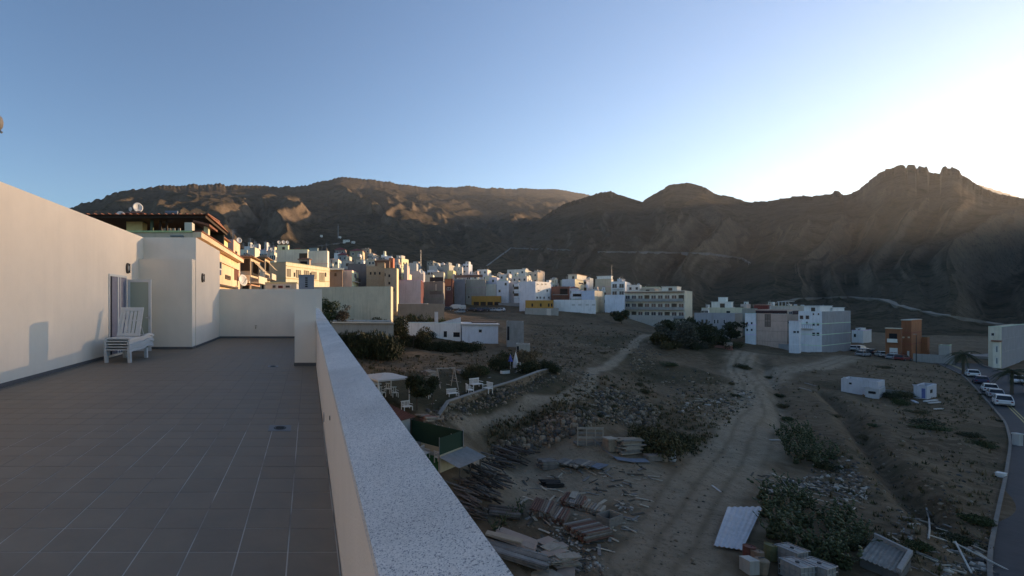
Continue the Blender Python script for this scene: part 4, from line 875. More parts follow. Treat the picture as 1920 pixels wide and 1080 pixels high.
for (lab, xl, xm, xr, yt, Y, a, c, cr, wn) in (
    ('white house at the upper left of the pale cluster', 895, 914, 921, 505, 250, 28, (0.74, 0.70, 0.65), (0.82, 0.74, 0.59), (2, 2)),
    ('cream house with a roof hut above the pale cluster', 951, 985, 998, 505, 262, 32, (0.77, 0.72, 0.64), (0.84, 0.77, 0.59), (3, 2)),
    ('tan house closing the pale cluster on the right', 990, 1008, 1018, 510, 245, 34, (0.63, 0.51, 0.39), (0.55, 0.44, 0.33), (2, 2)),
    ('lavender house in the pale cluster', 917, 932, 938, 520, 215, 28, (0.61, 0.58, 0.64), None, (1, 1)),
    ('grey white house in the second row of the pale cluster', 936, 955, 962, 514, 232, 30, (0.71, 0.68, 0.63), None, (2, 2)),
    ('pinkish house in the second row of the pale cluster', 960, 988, 996, 518, 225, 32, (0.77, 0.64, 0.55), None, (3, 2)),
    ('small cream house at the left end of the pale cluster', 876, 896, 901, 514, 225, 26, (0.77, 0.69, 0.56), (0.84, 0.72, 0.50), (2, 1)),
    ('white house low in the pale cluster left of the blue window house', 910, 930, 933, 533, 214, 24, (0.82, 0.76, 0.64), None, (0, 0)),
    ('whitewashed house with a dark square window beside the alley', 931, 954, 957, 526, 210, 26, (0.77, 0.74, 0.74), None, (2, 2)),
    ('narrow lavender house left of the large white block', 954, 973, 976, 529, 212, 26, (0.66, 0.60, 0.59), None, (1, 2))):
    M(lab, xl, xm, xr, yt, Y, a, c, cr, wn, 3)
h = M('large white block with rows of dark windows above the orange house', 974, 1004, 1032, 527.5, 182, 48, (0.74, 0.73, 0.74), (0.79, 0.76, 0.71), cl=4)
for y, xs in ((533, (1008, 1016, 1023)), (545, (1010, 1026)), (558, (1007, 1013, 1020, 1029))):
    for x in xs: win(h, 'R', x - 1.6, y - 2.2, x + 1.6, y + 2.2, 'w')
h = M('red brown house with a recessed balcony right of the large white block', 1034, 1068, 1071, 537, 190, 30, (0.26, 0.11, 0.08), cl=2); balcony(h, 'L', .5, h.t1 - .5, h.zt - 3.2, .9); win(h, 'L', 1050, 541, 1064, 552, 'k'); pitched(h, .3, 1, .1, .6, h.rz, .8)
h = M('beige hilltop house with two wide windows and a pergola', 1054, 1078, 1112, 523, 215, 40, (0.66, 0.63, 0.64), (0.84, 0.74, 0.48), cl=2); win(h, 'R', 1085, 529, 1094, 534); win(h, 'R', 1099, 529, 1108, 534); hut(h, .0, .7, .1, .6, 2.6, (0.79, 0.70, 0.57)); pitched(h, .0, .7, .1, .6, h.rz + 2.75, .5)
h = M('pale house with a small red roof below the hilltop house', 1068, 1083, 1086, 540, 186, 32, (0.66, 0.61, 0.62), cl=1, wn=(2, 2)); pitched(h, 0, 1, 0, .7, h.zt, .6, mat('roof_red', (0.30, 0.07, 0.07), .8))
h = M('whitish blue house with an open dark balcony', 1071, 1092, 1094, 545, 178, 32, (0.69, 0.72, 0.74), cl=1); win(h, 'L', 1074, 551, 1090, 556, 'k'); balcony(h, 'L', .3, h.t1 - .3, h.zt - 3, .9)
h = M('sky blue house with a sunlit beige side', 1091, 1115, 1133, 545, 174, 42, (0.50, 0.60, 0.71), (0.82, 0.67, 0.48), cl=1, par=.3)
h = H('long whitewashed yard wall with four narrow vents', 1038, 1117, 1119, 562, 171, 30, (0.82, 0.81, 0.79), name='yard_wall', cat='wall', group=None, par=.15, dep=5)
for x in (1075, 1087, 1101, 1113): win(h, 'L', x - 3, 570, x + 3, 573, 'k', plaster((0.55, 0.54, 0.50)), 'vent')
h = M('pale sky blue house wall beside the long apartment block', 1134, 1170, 1172, 553, 172, 36, (0.66, 0.73, 0.80), cl=1, par=.2)
h = M('tall white topped house with a tan lower front', 1116, 1146, 1150, 523, 205, 36, (0.55, 0.45, 0.33), (0.79, 0.72, 0.59), cl=3); hut(h, .0, .9, .05, .6, 1.7, (0.82, 0.82, 0.76), door=False)
h = M('white house with three stacked balconies', 1146, 1172, 1175, 528, 188, 36, (0.79, 0.78, 0.76), cl=3)
for k in range(3): balcony(h, 'L', .4, h.t1 - .4, h.zt - 2.9 - k * 2.9, .9); wgrid(h, 'L', 2, .8 + 2.9 * k, 3, 1, 1.6, 1.7)
M('white house behind the long apartment block', 1176, 1200, 1203, 534, 205, 38, (0.77, 0.74, 0.69), None, (2, 1), 3)
M('sandy house behind the long apartment block roof', 1200, 1236, 1240, 538, 208, 38, (0.63, 0.56, 0.44), None, (3, 1), 4)
# long apartment block
h = H('long beige apartment block with three tiers of balconies and a sun-toned side wall', 1171, 1284, 1298, 545, 168, 44, (.72, .63, .50), (.80, .68, .50), zb=-9.5)  # side wall tone has the sun's warmth put into its colour
t1 = h.t1
for k in range(3):
    z = h.zt - 3.6 - k * 3.0; balcony(h, 'L', .4, t1 - .3, z, 1.3, .85, plaster((0.36, 0.34, 0.31)) if k else plaster((0.34, 0.33, 0.30)))
    for c in range(9):
        t = t1 * (c + .5) / 9; win_at(h, 'L', t - .75, t + .75, z + .05, z + 2.1, 'w' if (c * 7 + k * 3) % 5 else 's')
q = MB(); q.box(h.pt(0, 0, h.zt - .5), h.d1 * t1, -h.d2 * 1.0, Z3 * .22); q.build('eave', mat('eave_brown', (0.16, 0.07, 0.06), .8), h.root)
hut(h, .15, .40, .2, .7, 2.0, (0.79, 0.74, 0.64)); hut(h, .55, .8, .3, .8, 1.4, (0.61, 0.52, 0.42), 'roof_room'); clutter(h, 6)
RW = H('pale sloping concrete retaining wall under the long apartment block', 1178, 1262, 1264, 592, 160, 44, (0.38, 0.36, 0.32), name='retaining_wall', cat='wall', group=None, par=.1, dep=1)
# right-hand houses
h = H('long low grey house with shuttered windows behind the dark trees', 1302, 1378, 1392, 588, 150, 52, (0.36, 0.36, 0.37), (0.32, 0.30, 0.26), par=.2)
for x in (1317, 1325, 1340, 1346, 1358): win(h, 'L', x - 1.8, 599, x + 1.8, 607, 's' if x < 1330 else 'w')
h = H('cream upper storey with one small window behind the low grey house', 1330, 1391, 1400, 577, 165, 52, (0.66, 0.60, 0.44), (0.55, 0.49, 0.35)); win(h, 'L', 1362, 583, 1369, 588, 'k'); hut(h, .35, .95, .1, .6, 2.4, (0.82, 0.79, 0.71)); hut(h, .5, .75, .2, .5, 4.0, (0.84, 0.82, 0.74), 'water_tower'); clutter(h, 2)
h = H('olive grey house between the cream storey and the pink building', 1391, 1416, 1420, 579, 156, 52, (0.34, 0.32, 0.27)); clutter(h, 2)
h = H('narrow white house with four small windows beside the pink building', 1397, 1417, 1420, 588, 141, 54, (0.71, 0.73, 0.74), par=.3)
for x in (1401, 1409.5):
    for y in (606, 618.5): win(h, 'L', x - 1.5, y - 2, x + 1.5, y + 2, 'k')
h = H('pink building with a dark brown top band and a tall shutter', 1417, 1476, 1498, 581, 136, 56, (0.61, 0.40, 0.32), (0.66, 0.49, 0.37), par=.2)
slab(h, 'L', 1417, 582, 1476, 588, .12, mat('band_brown', (0.06, 0.03, 0.03), .8), 'top_band'); win(h, 'L', 1434, 589, 1445, 613, 's', mat('shutter_tan', (0.24, 0.16, 0.13))); win(h, 'L', 1447, 584, 1473, 589, 'w'); win(h, 'R', 1477, 601, 1481, 606, 'k'); win(h, 'R', 1479, 584, 1485, 589)
slab(h, 'R', 1486, 583, 1497, 589, .1, mat('band_brown', (0.06, 0.03, 0.03)), 'top_band')
h = H('small red rooftop room behind the pink building', 1413, 1440, 1443, 573, 160, 52, (0.26, 0.06, 0.05)); pitched(h, 0, 1, 0, 1, h.zt, .4)
h = H('beige house with a white pergola frame on the roof', 1446, 1510, 1523, 574, 158, 54, (0.61, 0.51, 0.42), (0.55, 0.47, 0.38)); clutter(h, 4)
q = MB()
for i in (0.59, 0.79, 0.80): 
    for j in (.1, .5): q.tube(h.pt(i, j, h.rz), h.pt(i, j, h.rz + 1.9), .08, 5)
q.box(h.pt(.42, .08, h.rz + 1.9), h.d1 * h.t1 * .42, h.d2 * h.t2 * .45, Z3 * .12); q.build('pergola', FRAME, h.root)
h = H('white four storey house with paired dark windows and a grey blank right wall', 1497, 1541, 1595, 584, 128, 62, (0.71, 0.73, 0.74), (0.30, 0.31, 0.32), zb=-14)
for x0, y0, x1, y1 in ((1499, 591, 1507, 599), (1510, 591, 1518, 599), (1523.5, 587, 1527, 591), (1533, 587, 1536.5, 591), (1523, 605, 1528.5, 611), (1531, 605, 1536.5, 611), (1522.5, 623, 1529, 630), (1530.5, 623, 1537, 630), (1511, 603, 1515, 608)): win(h, 'L', x0, y0, x1, y1)
balcony(h, 'L', h.t1 * .35, h.t1 - .3, h.zt - 4.6, .9); hut(h, .2, .9, .1, .5, 1.8, (0.77, 0.77, 0.74)); hut(h, .1, .7, .45, .85, 1.3, (0.74, 0.74, 0.71), 'roof_room'); clutter(h, 2)
q = MB()
for k in (1, 2, 3): q.box(h.C + Z3 * (h.zt - k * 3.05), h.d2 * h.t2, -h.d1 * .03, Z3 * .1)
q.build('slab_edges', plaster((0.34, 0.34, 0.34)), h.root)
h = H('lower white wing with one wide window left of the white four storey house', 1479, 1499, 1502, 602, 127, 60, (0.69, 0.70, 0.71), zb=-14); win(h, 'L', 1487, 620, 1493, 626); win(h, 'L', 1494, 620, 1499, 626)
h = H('low grey yard wall in front of the white four storey house', 1453, 1539, 1541, 649, G(1539, 660).y, 58, (0.30, 0.29, 0.28), name='yard_wall', cat='wall', group=None, par=.1, dep=.6)
h = H('small white cottage right of the grey blank wall', 1597, 1618, 1634, 620, 150, 60, (0.66, 0.67, 0.64), (0.58, 0.58, 0.55)); win(h, 'L', 1601, 626, 1605, 632, 'k'); hut(h, .3, .8, .2, .7, 1.0, (0.73, 0.70, 0.65))
# orange house
h = H('orange house tower with a flat grey roof cap', 1690, 1709, 1728, 601, 126, 60, (0.36, 0.12, 0.06), (0.45, 0.16, 0.07), zb=-15); q = MB(); q.box(h.pt(-.03, -.03, h.zt + .002), h.d1 * h.t1 * 1.06, h.d2 * h.t2 * 1.06, Z3 * .2); q.build('roof_cap', plaster((0.55, 0.49, 0.40)), h.root); win(h, 'L', 1701, 658, 1705, 669, 'd', FRAME); win(h, 'L', 1692, 631, 1696, 634, 'k', plaster((0.66, 0.51, 0.36)), 'ledge'); win(h, 'L', 1702, 631, 1706, 634, 'k', plaster((0.66, 0.51, 0.36)), 'ledge')
h = H('lower orange house wing with a white balcony and garage door', 1660, 1689.5, 1692, 617, 125, 58, (0.33, 0.12, 0.06), zb=-15); win(h, 'L', 1668, 652, 1683, 665, 'd', FRAME, 'garage_door'); win(h, 'L', 1667, 625, 1682, 636, 'k')
balcony(h, 'L', h.t1 * .2, h.t1 * .85, h.zt - 3.4, .8, .8, plaster((0.79, 0.74, 0.65))); q = MB(); q.box(h.pt(-.02, -.05, h.zt + .002), h.d1 * h.t1 * 1.05, h.d2 * h.t2, Z3 * .2); q.build('roof_edge', plaster((0.73, 0.59, 0.43)), h.root)
h = H('orange annex on the right of the orange house tower', 1722, 1739, 1743, 633, 131, 58, (0.42, 0.15, 0.07), zb=-15)
h = H('pale garden wall running right from the orange annex', 1712, 1790, 1793, 667, 118, 52, (0.30, 0.28, 0.26), name='garden_wall', cat='wall', group=None, par=.1, dep=.5)
h = H('small white block hut behind the garden wall', 1760, 1780, 1784, 648, 130, 58, (0.63, 0.61, 0.55)); 
h = H('right-hand beige house with a bay window and grey blank side', 1853, 1878, 1921, 613, 112, 62, (0.66, 0.59, 0.46), (0.28, 0.29, 0.30), zb=-17)
win(h, 'L', 1858, 624, 1865, 630); 
q = MB(); tb, zt_ = on_face(h, 'L', 1863, 640); ta, zb_ = on_face(h, 'L', 1877, 690); C, d, n, tl = face(h, 'L'); q.box(C + d * .1 + Z3 * zb_, d * (tb - .1), n * 1.0, Z3 * (zt_ - zb_)); bay = q.build('bay', plaster((0.74, 0.67, 0.54)), h.root)
q = MB(); q.box(C - d * .1 + Z3 * zt_, d * (tb + .3), n * 1.5, Z3 * .3); q.build('bay_roof', TILEM, bay)
for k in range(2):
    z = zt_ - 1.0 - 2.7 * k; q = MB(); q.box(C + d * .4 + n * 1.0 + Z3 * (z - 1.5), d * (tb - .8), n * .04, Z3 * 1.5); o = q.build('bay_window', FRAME, bay)
    for i in (0, 1): q = MB(); q.box(C + d * (.5 + i * (tb - .9) / 2) + n * 1.041 + Z3 * (z - 1.4), d * ((tb - 1.2) / 2), n * .02, Z3 * 1.3); q.build('pane', GLASS, o)
q = MB()
for k in (1, 2): q.box(h.C + Z3 * (h.zt - k * 3.0), h.d2 * h.t2, -h.d1 * .03, Z3 * .1)
q.build('slab_edges', plaster((0.32, 0.32, 0.32)), h.root)
h = H('beige boundary wall beside the road left of the bay window house', 1812, 1858, 1861, 669, 126, 56, (0.34, 0.31, 0.28), name='boundary_wall', cat='wall', group=None, par=.1, dep=.5)
# further rows of the town: small houses that fill the slope between the ones above
FILL = [(.78, .74, .68), (.74, .68, .58), (.70, .58, .48), (.62, .60, .58), (.76, .70, .54), (.58, .50, .42), (.68, .68, .70), (.66, .50, .42), (.80, .78, .74)]
def filler(lab, x0, x1, n, y0, y1, Y0, Y1, a, seed):
    R_ = random.Random(seed)
    for k in range(n):
        xm = x0 + (x1 - x0) * (k + R_.random()) / n; w_ = R_.uniform(11, 22); yt = y0 + (y1 - y0) * R_.random(); Y = Y0 + (Y1 - Y0) * (1 - (yt - y0) / max(1, y1 - y0)); c = R_.choice(FILL)
        h = H(lab, xm - w_ * .6, xm, xm + w_ * .4, yt, Y, a + R_.uniform(-4, 8), c, tuple(min(.84, v * 1.08) for v in c), group=lab)  # right wall coloured slightly lighter, as the sunlit side
        if R_.random() < .8: wgrid(h, 'L', R_.choice((2, 2, 3)), R_.uniform(.7, 1.1), 2.9, 2, R_.uniform(.8, 1.3), R_.uniform(1.0, 1.5), R_.choice('wws'), .25)
        if R_.random() < .6: wgrid(h, 'R', 2, .9, 2.9, 2, .9, 1.2, 'w', .35)
        if R_.random() < .5: hut(h, .1, R_.uniform(.4, .7), .2, .7, R_.uniform(1.3, 2.4), R_.choice(FILL))
        if R_.random() < .3: balcony(h, 'L', .4, h.t1 - .4, h.zt - 3.1, .8, R_.choice((None, .8)))
        if R_.random() < .3: pitched(h, .05, R_.uniform(.5, 1), .1, .9, h.rz, .7)
        clutter(h, 4)
filler('small pale house squeezed among the upper rows above the brick shell', 622, 765, 12, 474, 500, 150, 225, 16, 1)
filler('small pale house in the far rows of the middle of town', 772, 900, 15, 493, 522, 212, 270, 24, 2)
filler('small whitish house in the far right rows of the town', 890, 1050, 16, 505, 533, 205, 270, 32, 3)
filler('small whitish house near the long apartment block', 1040, 1180, 11, 520, 546, 185, 240, 36, 4)
filler('small low house behind the cream storey and pink building', 1310, 1500, 7, 568, 580, 175, 210, 54, 5)
filler('small terrace house stacked behind the brown balconied houses', 455, 520, 7, 458, 478, 100, 150, 6, 6)
# ---------------------------------------------------------------- plants
def leaf_mat(name, c, var=.45):
    if name in MC: return MC[name]
    m = bpy.data.materials.new(name); m.use_nodes = True; t = m.node_tree; b = t.nodes['Principled BSDF']; N = t.nodes.new; L = t.links.new
    ge = N('ShaderNodeNewGeometry'); r = N('ShaderNodeMapRange'); L(ge.outputs['Random Per Island'], r.inputs[0]); r.inputs[3].default_value = 1 - var; r.inputs[4].default_value = 1 + var
    x = N('ShaderNodeMix'); x.data_type = 'RGBA'; x.blend_type = 'MULTIPLY'; x.inputs[0].default_value = 1; x.inputs[6].default_value = (*c, 1); L(r.outputs[0], x.inputs[7]); L(x.outputs[2], b.inputs['Base Color'])
    b.inputs['Roughness'].default_value = .7; b.inputs['Specular IOR Level'].default_value = .2; MC[name] = m; return m
BARK = mat('bark', (.09, .07, .05), .95, .25, 6)
def leaf_cloud(n, lobes, ls, rng, flat=.5):
    """n leaf quads spread through the shells of several lobes (cx,cy,cz,rx,ry,rz)"""
    L_ = np.array(lobes, float); vol = L_[:, 3] * L_[:, 4] * L_[:, 5]; k = rng.choice(len(L_), n, p=vol / vol.sum()); q = L_[k]
    d = rng.normal(size=(n, 3)); d /= np.linalg.norm(d, axis=1)[:, None]; r = rng.uniform(.35, 1.0, n) ** .45 * rng.uniform(.85, 1.12, n)
    c = q[:, :3] + d * q[:, 3:] * r[:, None]
    a = rng.normal(size=(n, 3)); a /= np.linalg.norm(a, axis=1)[:, None]; b = np.cross(a, d + rng.normal(size=(n, 3)) * flat); b /= np.linalg.norm(b, axis=1)[:, None] + 1e-9
    s = ls * rng.uniform(.6, 1.4, n)[:, None]; v = np.stack([c - a * s, c + b * s * .5, c + a * s, c - b * s * .5], 1).reshape(-1, 3)
    return v, np.arange(n * 4).reshape(-1, 4)
def np_mesh(name, v, f, m):
    me = bpy.data.meshes.new(name); me.vertices.add(len(v)); me.vertices.foreach_set('co', np.asarray(v, np.float32).ravel())
    k = f.shape[1]; me.loops.add(f.size); me.loops.foreach_set('vertex_index', f.ravel().astype(np.int32)); me.polygons.add(len(f))
    me.polygons.foreach_set('loop_start', (np.arange(len(f)) * k).astype(np.int32)); me.polygons.foreach_set('loop_total', np.full(len(f), k, np.int32)); me.update(calc_edges=True)
    me.materials.append(m); return me
RNG = np.random.default_rng(5)
def lobes_bush(rng, n=6, w=1.0, h=.7):
    return [(rng.uniform(-.55, .55) * w, rng.uniform(-.55, .55) * w, h * rng.uniform(.3, .75), w * rng.uniform(.28, .5), w * rng.uniform(.28, .5), h * rng.uniform(.25, .42)) for _ in range(n)] + [(0, 0, h * .3, w * .75, w * .75, h * .35)]
GREENS = {'dark': leaf_mat('leaf_dark', (.034, .040, .016)), 'olive': leaf_mat('leaf_olive', (.075, .062, .026)), 'dry': leaf_mat('leaf_dry', (.14, .095, .048)), 'mid': leaf_mat('leaf_mid', (.045, .062, .022)), 'red': leaf_mat('leaf_red', (.085, .055, .030)), 'grey': leaf_mat('leaf_grey', (.075, .075, .055))}
BUSH = {}
for key in GREENS:
    BUSH[key] = []
    for k in range(3):
        v, f = leaf_cloud(1500, lobes_bush(RNG, 9), .055, RNG); BUSH[key].append(np_mesh('foliage', v, f, GREENS[key]))
def stem_mesh():
    q = MB()
    for k in range(5): a = k * 1.3; q.tube((0, 0, -.3), (math.cos(a) * .35, math.sin(a) * .35, .35), .035, 5, .012)
    o = q.build('stem', BARK); me = o.data; bpy.data.objects.remove(o); return me
STEM = stem_mesh()
def bush(p, w_, h_, key, label, group, cat='bush', name='bush'):
    t = thing(name, label, cat, p, random.uniform(0, 6.28), group)
    for nm, me in (('foliage', random.choice(BUSH[key])), ('stem', STEM)):
        o = bpy.data.objects.new(nm, me); COL.objects.link(o); o.parent = t; o.scale = (w_, w_, h_ / .7)
    return t
def tree(p, H_, lobes, key, label, nleaf=3000, ls=.16, trunk=.14, lean=(0, 0), group=None, name='tree', cat='tree', limbs=7):
    t = thing(name, label, cat, p, 0, group); q = MB(); base = Vector((0, 0, -.3)); top = Vector((lean[0], lean[1], H_ * .55))
    q.tube(base, top * .5, trunk, 8, trunk * .75).tube(top * .5, top, trunk * .75, 8, trunk * .4)
    for k in range(limbs):
        l = lobes[k % len(lobes)]; q.tube(top * random.uniform(.55, .95), Vector(l[:3]), trunk * .4, 6, trunk * .1)
    o = q.build('trunk', BARK); o.parent = t; o.location = (0, 0, 0)
    v, f = leaf_cloud(nleaf, lobes, ls, RNG); o = bpy.data.objects.new('crown', np_mesh('crown', v, f, GREENS[key])); COL.objects.link(o); o.parent = t
    return t
def rl(n, cx, cy, cz, w_, h_, r): return [(cx + random.uniform(-w_, w_), cy + random.uniform(-w_, w_), cz + random.uniform(-h_, h_), r * random.uniform(.6, 1.1), r * random.uniform(.6, 1.1), r * random.uniform(.55, .95)) for _ in range(n)]
def at_y(px, Y): x = U(px) * Y; return Vector((x, Y, gzf(x, Y)))
# two slender trees before the khaki wall, round tree, garden trees
p = at_y(617, 92); tree(p, 8, rl(13, 0, 0, 4.6, 1.3, 2.8, 1.25), 'mid', 'slender green tree right behind the end pillar', 2600, .17, .12)
p = at_y(649, 92); tree(p, 8, rl(6, -.4, 0, 6.2, .5, 1.2, .9) + rl(10, .3, 0, 3.6, 1.5, 1.6, 1.2), 'red', 'pointed brownish tree in front of the khaki wall', 2600, .17, .12)
p = at_y(731, 92); tree(p, 7, rl(16, .3, 0, 3.6, 3.0, 1.5, 1.6), 'dark', 'broad dark green tree with drooping left branches before the khaki wall', 4200, .17, .16)
p = at_y(700, 92); tree(p, 5.5, rl(9, -.2, 0, 2.8, 1.6, 1.0, .9), 'dark', 'loose leafy shrub tree left of the broad dark tree', 1400, .18, .1)
p = at_y(775, 94); tree(p, 5, rl(11, 0, 0, 2.6, 2.4, 1.0, 1.3), 'olive', 'low olive tree right of the broad dark tree', 2600, .17, .12)
for k, (px, Y, h_) in enumerate(((668, 90, 1.4), (805, 108, 1.8), (830, 112, 1.6), (690, 91, 1.2))): bush(at_y(px, Y), 1.8, h_, 'dark' if k % 2 else 'olive', 'low dark shrub along the foot of the khaki wall', 'shrubs under the khaki wall')
for k in range(20):
    px = 632 + k * 13.5; Y = 79 if px < 745 else 95 - max(0, px - 800) * .02; p = at_y(px, Y + (k % 3) * .7); top = 620 if px < 720 else (628 if px < 800 else 640); h_ = clamp(CH - (top - VY) * Y / F - p.z, 1.2, 5.0)
    bush(p, 2.3 if px < 745 else 2.0, h_, 'dark', 'dense dark ivy bush in the hedge below the white farmhouse', 'hedge below the farmhouse', name='hedge_bush')
# cypress-like garden tree by the gazebo and its neighbours
p = G(782, 770); tree(p, 3.2, rl(10, 0, 0, 2.0, .55, .8, .62), 'dark', 'dark dense garden tree right of the white gazebo', 3000, .10, .10)
p = G(811, 766); tree(p, 3.0, rl(8, 0, 0, 2.2, .5, .5, .5), 'dark', 'smaller dark garden tree on a thin white stem', 1600, .10, .06)
for px, py, w_, h_, k in ((890, 706, 1.3, 1.6, 'olive'), (905, 703, 1.2, 1.4, 'mid'), (880, 712, 1.1, 1.2, 'dark'), (948, 690, 1.8, 2.4, 'dark'), (935, 695, 1.6, 2.2, 'dark'), (985, 700, 1.8, 1.6, 'dark'), (1000, 697, 1.5, 1.6, 'olive'), (1025, 697, 1.5, 1.5, 'dark'), (1040, 700, 1.1, 1.2, 'dark'), (985, 678, 2.4, 2.0, 'dry'), (640, 770, 1.2, 1.0, 'dark'), (715, 778, .9, .8, 'dark')):
    bush(G(px, py), w_, h_, k, 'garden shrub inside the stone edged garden', 'garden shrubs')
# trees between plateau and apartment block
for px, py, Hh, w_, key, lab in ((1165, 607, 5, 2.2, 'dark', 'round dark tree at the left foot of the retaining wall'), (1268, 655, 8, 3.2, 'grey', 'grey feathery tree in the hollow'), (1300, 650, 7, 3.2, 'dark', 'wide dark tree right of the grey feathery tree'), (1250, 632, 6, 2.8, 'dark', 'dark tree under the pale retaining wall'), (1335, 650, 6, 2.6, 'dark', 'dark tree above the red wall'), (1290, 625, 6, 2.6, 'dark', 'dark tree behind the grey feathery tree'), (1370, 640, 7, 2.8, 'dark', 'tall dark tree before the low grey house'), (1240, 650, 4, 2.0, 'olive', 'small olive tree on the lip of the bank'), (1320, 638, 5.5, 2.4, 'olive', 'olive tree in the middle of the dark grove')):
    p = G(px, py); tree(p, Hh, rl(12, 0, 0, Hh * .5, w_ * .9, Hh * .22, w_ * .55), key, lab, 2600, .24, .16, group='trees in the hollow')
for k in range(12): px = 1235 + k * 13; bush(G(px, 648 + (k * 7) % 9), 2.2, 1.8, random.choice(['dark', 'olive', 'grey']), 'low undergrowth bush among the trees in the hollow', 'undergrowth in the hollow')
# big bush by the timber piles and bushes over the lots
for px, py, w_, h_, key, lab in ((1240, 858, 2.2, 2.1, 'olive', 'large olive thorn bush right behind the timber piles'), (1268, 848, 2.0, 2.0, 'dark', 'large dark thorn bush behind the white drum'), (1205, 835, 1.8, 1.7, 'olive', 'thorn bush at the left of the big bush clump')): bush(G(px, py), w_, h_, key, lab, 'big thorn bushes'); bush(G(px + 8, py - 8), w_ * .9, h_ * .9, 'olive', lab.replace('bush', 'bush, rear part of it', 1), 'big thorn bushes')
LOT = [(1390, 690, 1.5, .9), (1400, 693, 1.2, .7), (1254, 687, 1.6, .7), (1380, 745, .9, .5), (1372, 722, .6, .5), (1745, 805, 2.2, .7), (1735, 795, 2.0, .6), (1835, 832, 1.4, .6), (1850, 840, 1.2, .6), (1820, 820, 1.4, .5), (1720, 775, 1.6, .5), (1640, 800, 1.0, .4), (1462, 745, 1.1, .6), (1472, 765, 1.0, .6), (1478, 790, 1.0, .7), (1440, 710, .9, .5), (1570, 655, 2.0, .9), (1520, 650, 1.6, 1.0), (1500, 646, 1.6, 1.1), (1655, 690, 1.6, .5), (1690, 760, 1.3, 1.0), (1675, 748, 1.6, 1.0), (1700, 745, 1.6, 1.0), (1830, 980, 1.2, .7), (1800, 1020, 1.1, .6), (1690, 1040, 1.0, .7), (1725, 1030, .9, .6), (1550, 880, 1.2, .6)]
for k, (px, py, w_, h_) in enumerate(LOT): bush(G(px, py), w_, h_, ('dark', 'olive', 'mid')[k % 3], 'low scrub bush scattered on the bare lots', 'scrub on the bare lots')
for k in range(40):
    px, py = random.choice([(random.uniform(1000, 1200), random.uniform(605, 680)), (random.uniform(1060, 1220), random.uniform(720, 790)), (random.uniform(1500, 1880), random.uniform(690, 900)), (random.uniform(650, 1000), random.uniform(655, 700))])
    w_ = random.uniform(.35, .9); bush(G(px, py), w_, w_ * random.uniform(.4, .7), random.choice(['dark', 'dry', 'olive', 'dry']), 'small dry tussock on the rough ground', 'dry tussocks')
# prickly pears
PAD = mat('cactus_pad', (.07, .085, .038), .6, .4, 2.0); 
def cactus_mesh(rng, n=46):
    q = MB(); pads = [(Vector((rng.uniform(-.3, .3), rng.uniform(-.3, .3), 0)), Vector((rng.uniform(-.4, .4), rng.uniform(-.4, .4), 1)).normalized(), .30) for _ in range(7)]; i = 0
    while len(pads) < n:
        b, d, s_ = pads[i % len(pads)]; i += 1; tip = b + d * s_ * 1.5
        nd = (d + Vector((rng.uniform(-.9, .9), rng.uniform(-.9, .9), rng.uniform(-.25, .5)))).normalized()
        pads.append((tip, nd, s_ * rng.uniform(.82, 1.0) if s_ > .14 else .16))
    for b, d, s_ in pads:
        a = Vector((rng.uniform(-1, 1), rng.uniform(-1, 1), rng.uniform(-.3, .3))); a = (a - d * a.dot(d)).normalized(); nn = d.cross(a) * .035; vs = []; K = 9
        for k in range(K): t = 2 * math.pi * k / K; vs.append(b + d * s_ * (.8 - .8 * math.cos(t)) + a * s_ * .55 * math.sin(t) * (1 - .25 * math.cos(t)))
        cc = b + d * s_ * .85
        q.add(vs + [cc + nn, cc - nn], [(k, (k + 1) % K, K) for k in range(K)] + [((k + 1) % K, k, K + 1) for k in range(K)])
    o = q.build('pads', PAD); o.data.polygons.foreach_set('use_smooth', [True] * len(o.data.polygons)); me = o.data; bpy.data.objects.remove(o); return me
CM = [cactus_mesh(random.Random(k), 50) for k in range(5)]
def cactus(p, s_, label, group):
    t = thing('prickly_pear', label, 'cactus', p, random.uniform(0, 6.28), group); o = bpy.data.objects.new('pads', random.choice(CM)); COL.objects.link(o); o.parent = t; o.scale = (s_,) * 3; o['kind'] = 'stuff'; return t
def inpoly(x, y, P_):
    c = False
    for (a, b), (d, e) in zip(P_, P_[1:] + P_[:1]):
        if (b > y) != (e > y) and x < (d - a) * (y - b) / (e - b) + a: c = not c
    return c
def scatter(poly, n, fn, mind=0):
    xs = [p[0] for p in poly]; ys = [p[1] for p in poly]; got = []; tries = 0
    while len(got) < n and tries < n * 40:
        tries += 1; x, y = random.uniform(min(xs), max(xs)), random.uniform(min(ys), max(ys))
        if inpoly(x, y, poly) and all(math.hypot(x - a, (y - b) * 1.6) > mind for a, b in got): got.append((x, y)); fn(x, y)
scatter([(1452, 800), (1490, 805), (1545, 835), (1558, 862), (1535, 885), (1490, 870), (1470, 845)], 26, lambda x, y: cactus(G(x, y), random.uniform(.5, .85), 'prickly pear in the dark clump at the edge of the dirt track', 'prickly pear clump by the track'), 9)
scatter([(1425, 925), (1480, 912), (1530, 935), (1600, 975), (1628, 1020), (1600, 1066), (1520, 1060), (1460, 1030), (1432, 985)], 46, lambda x, y: cactus(G(x, y + 8), random.uniform(.5, .9), 'prickly pear in the large clump beside the corrugated sheets', 'prickly pear clump by the sheets'), 11)
for px, py in ((930, 1000), (945, 985), (960, 975), (975, 962)): cactus(G(px, py), .45, 'small succulent weed between the pole stacks', 'weeds between the pole stacks')
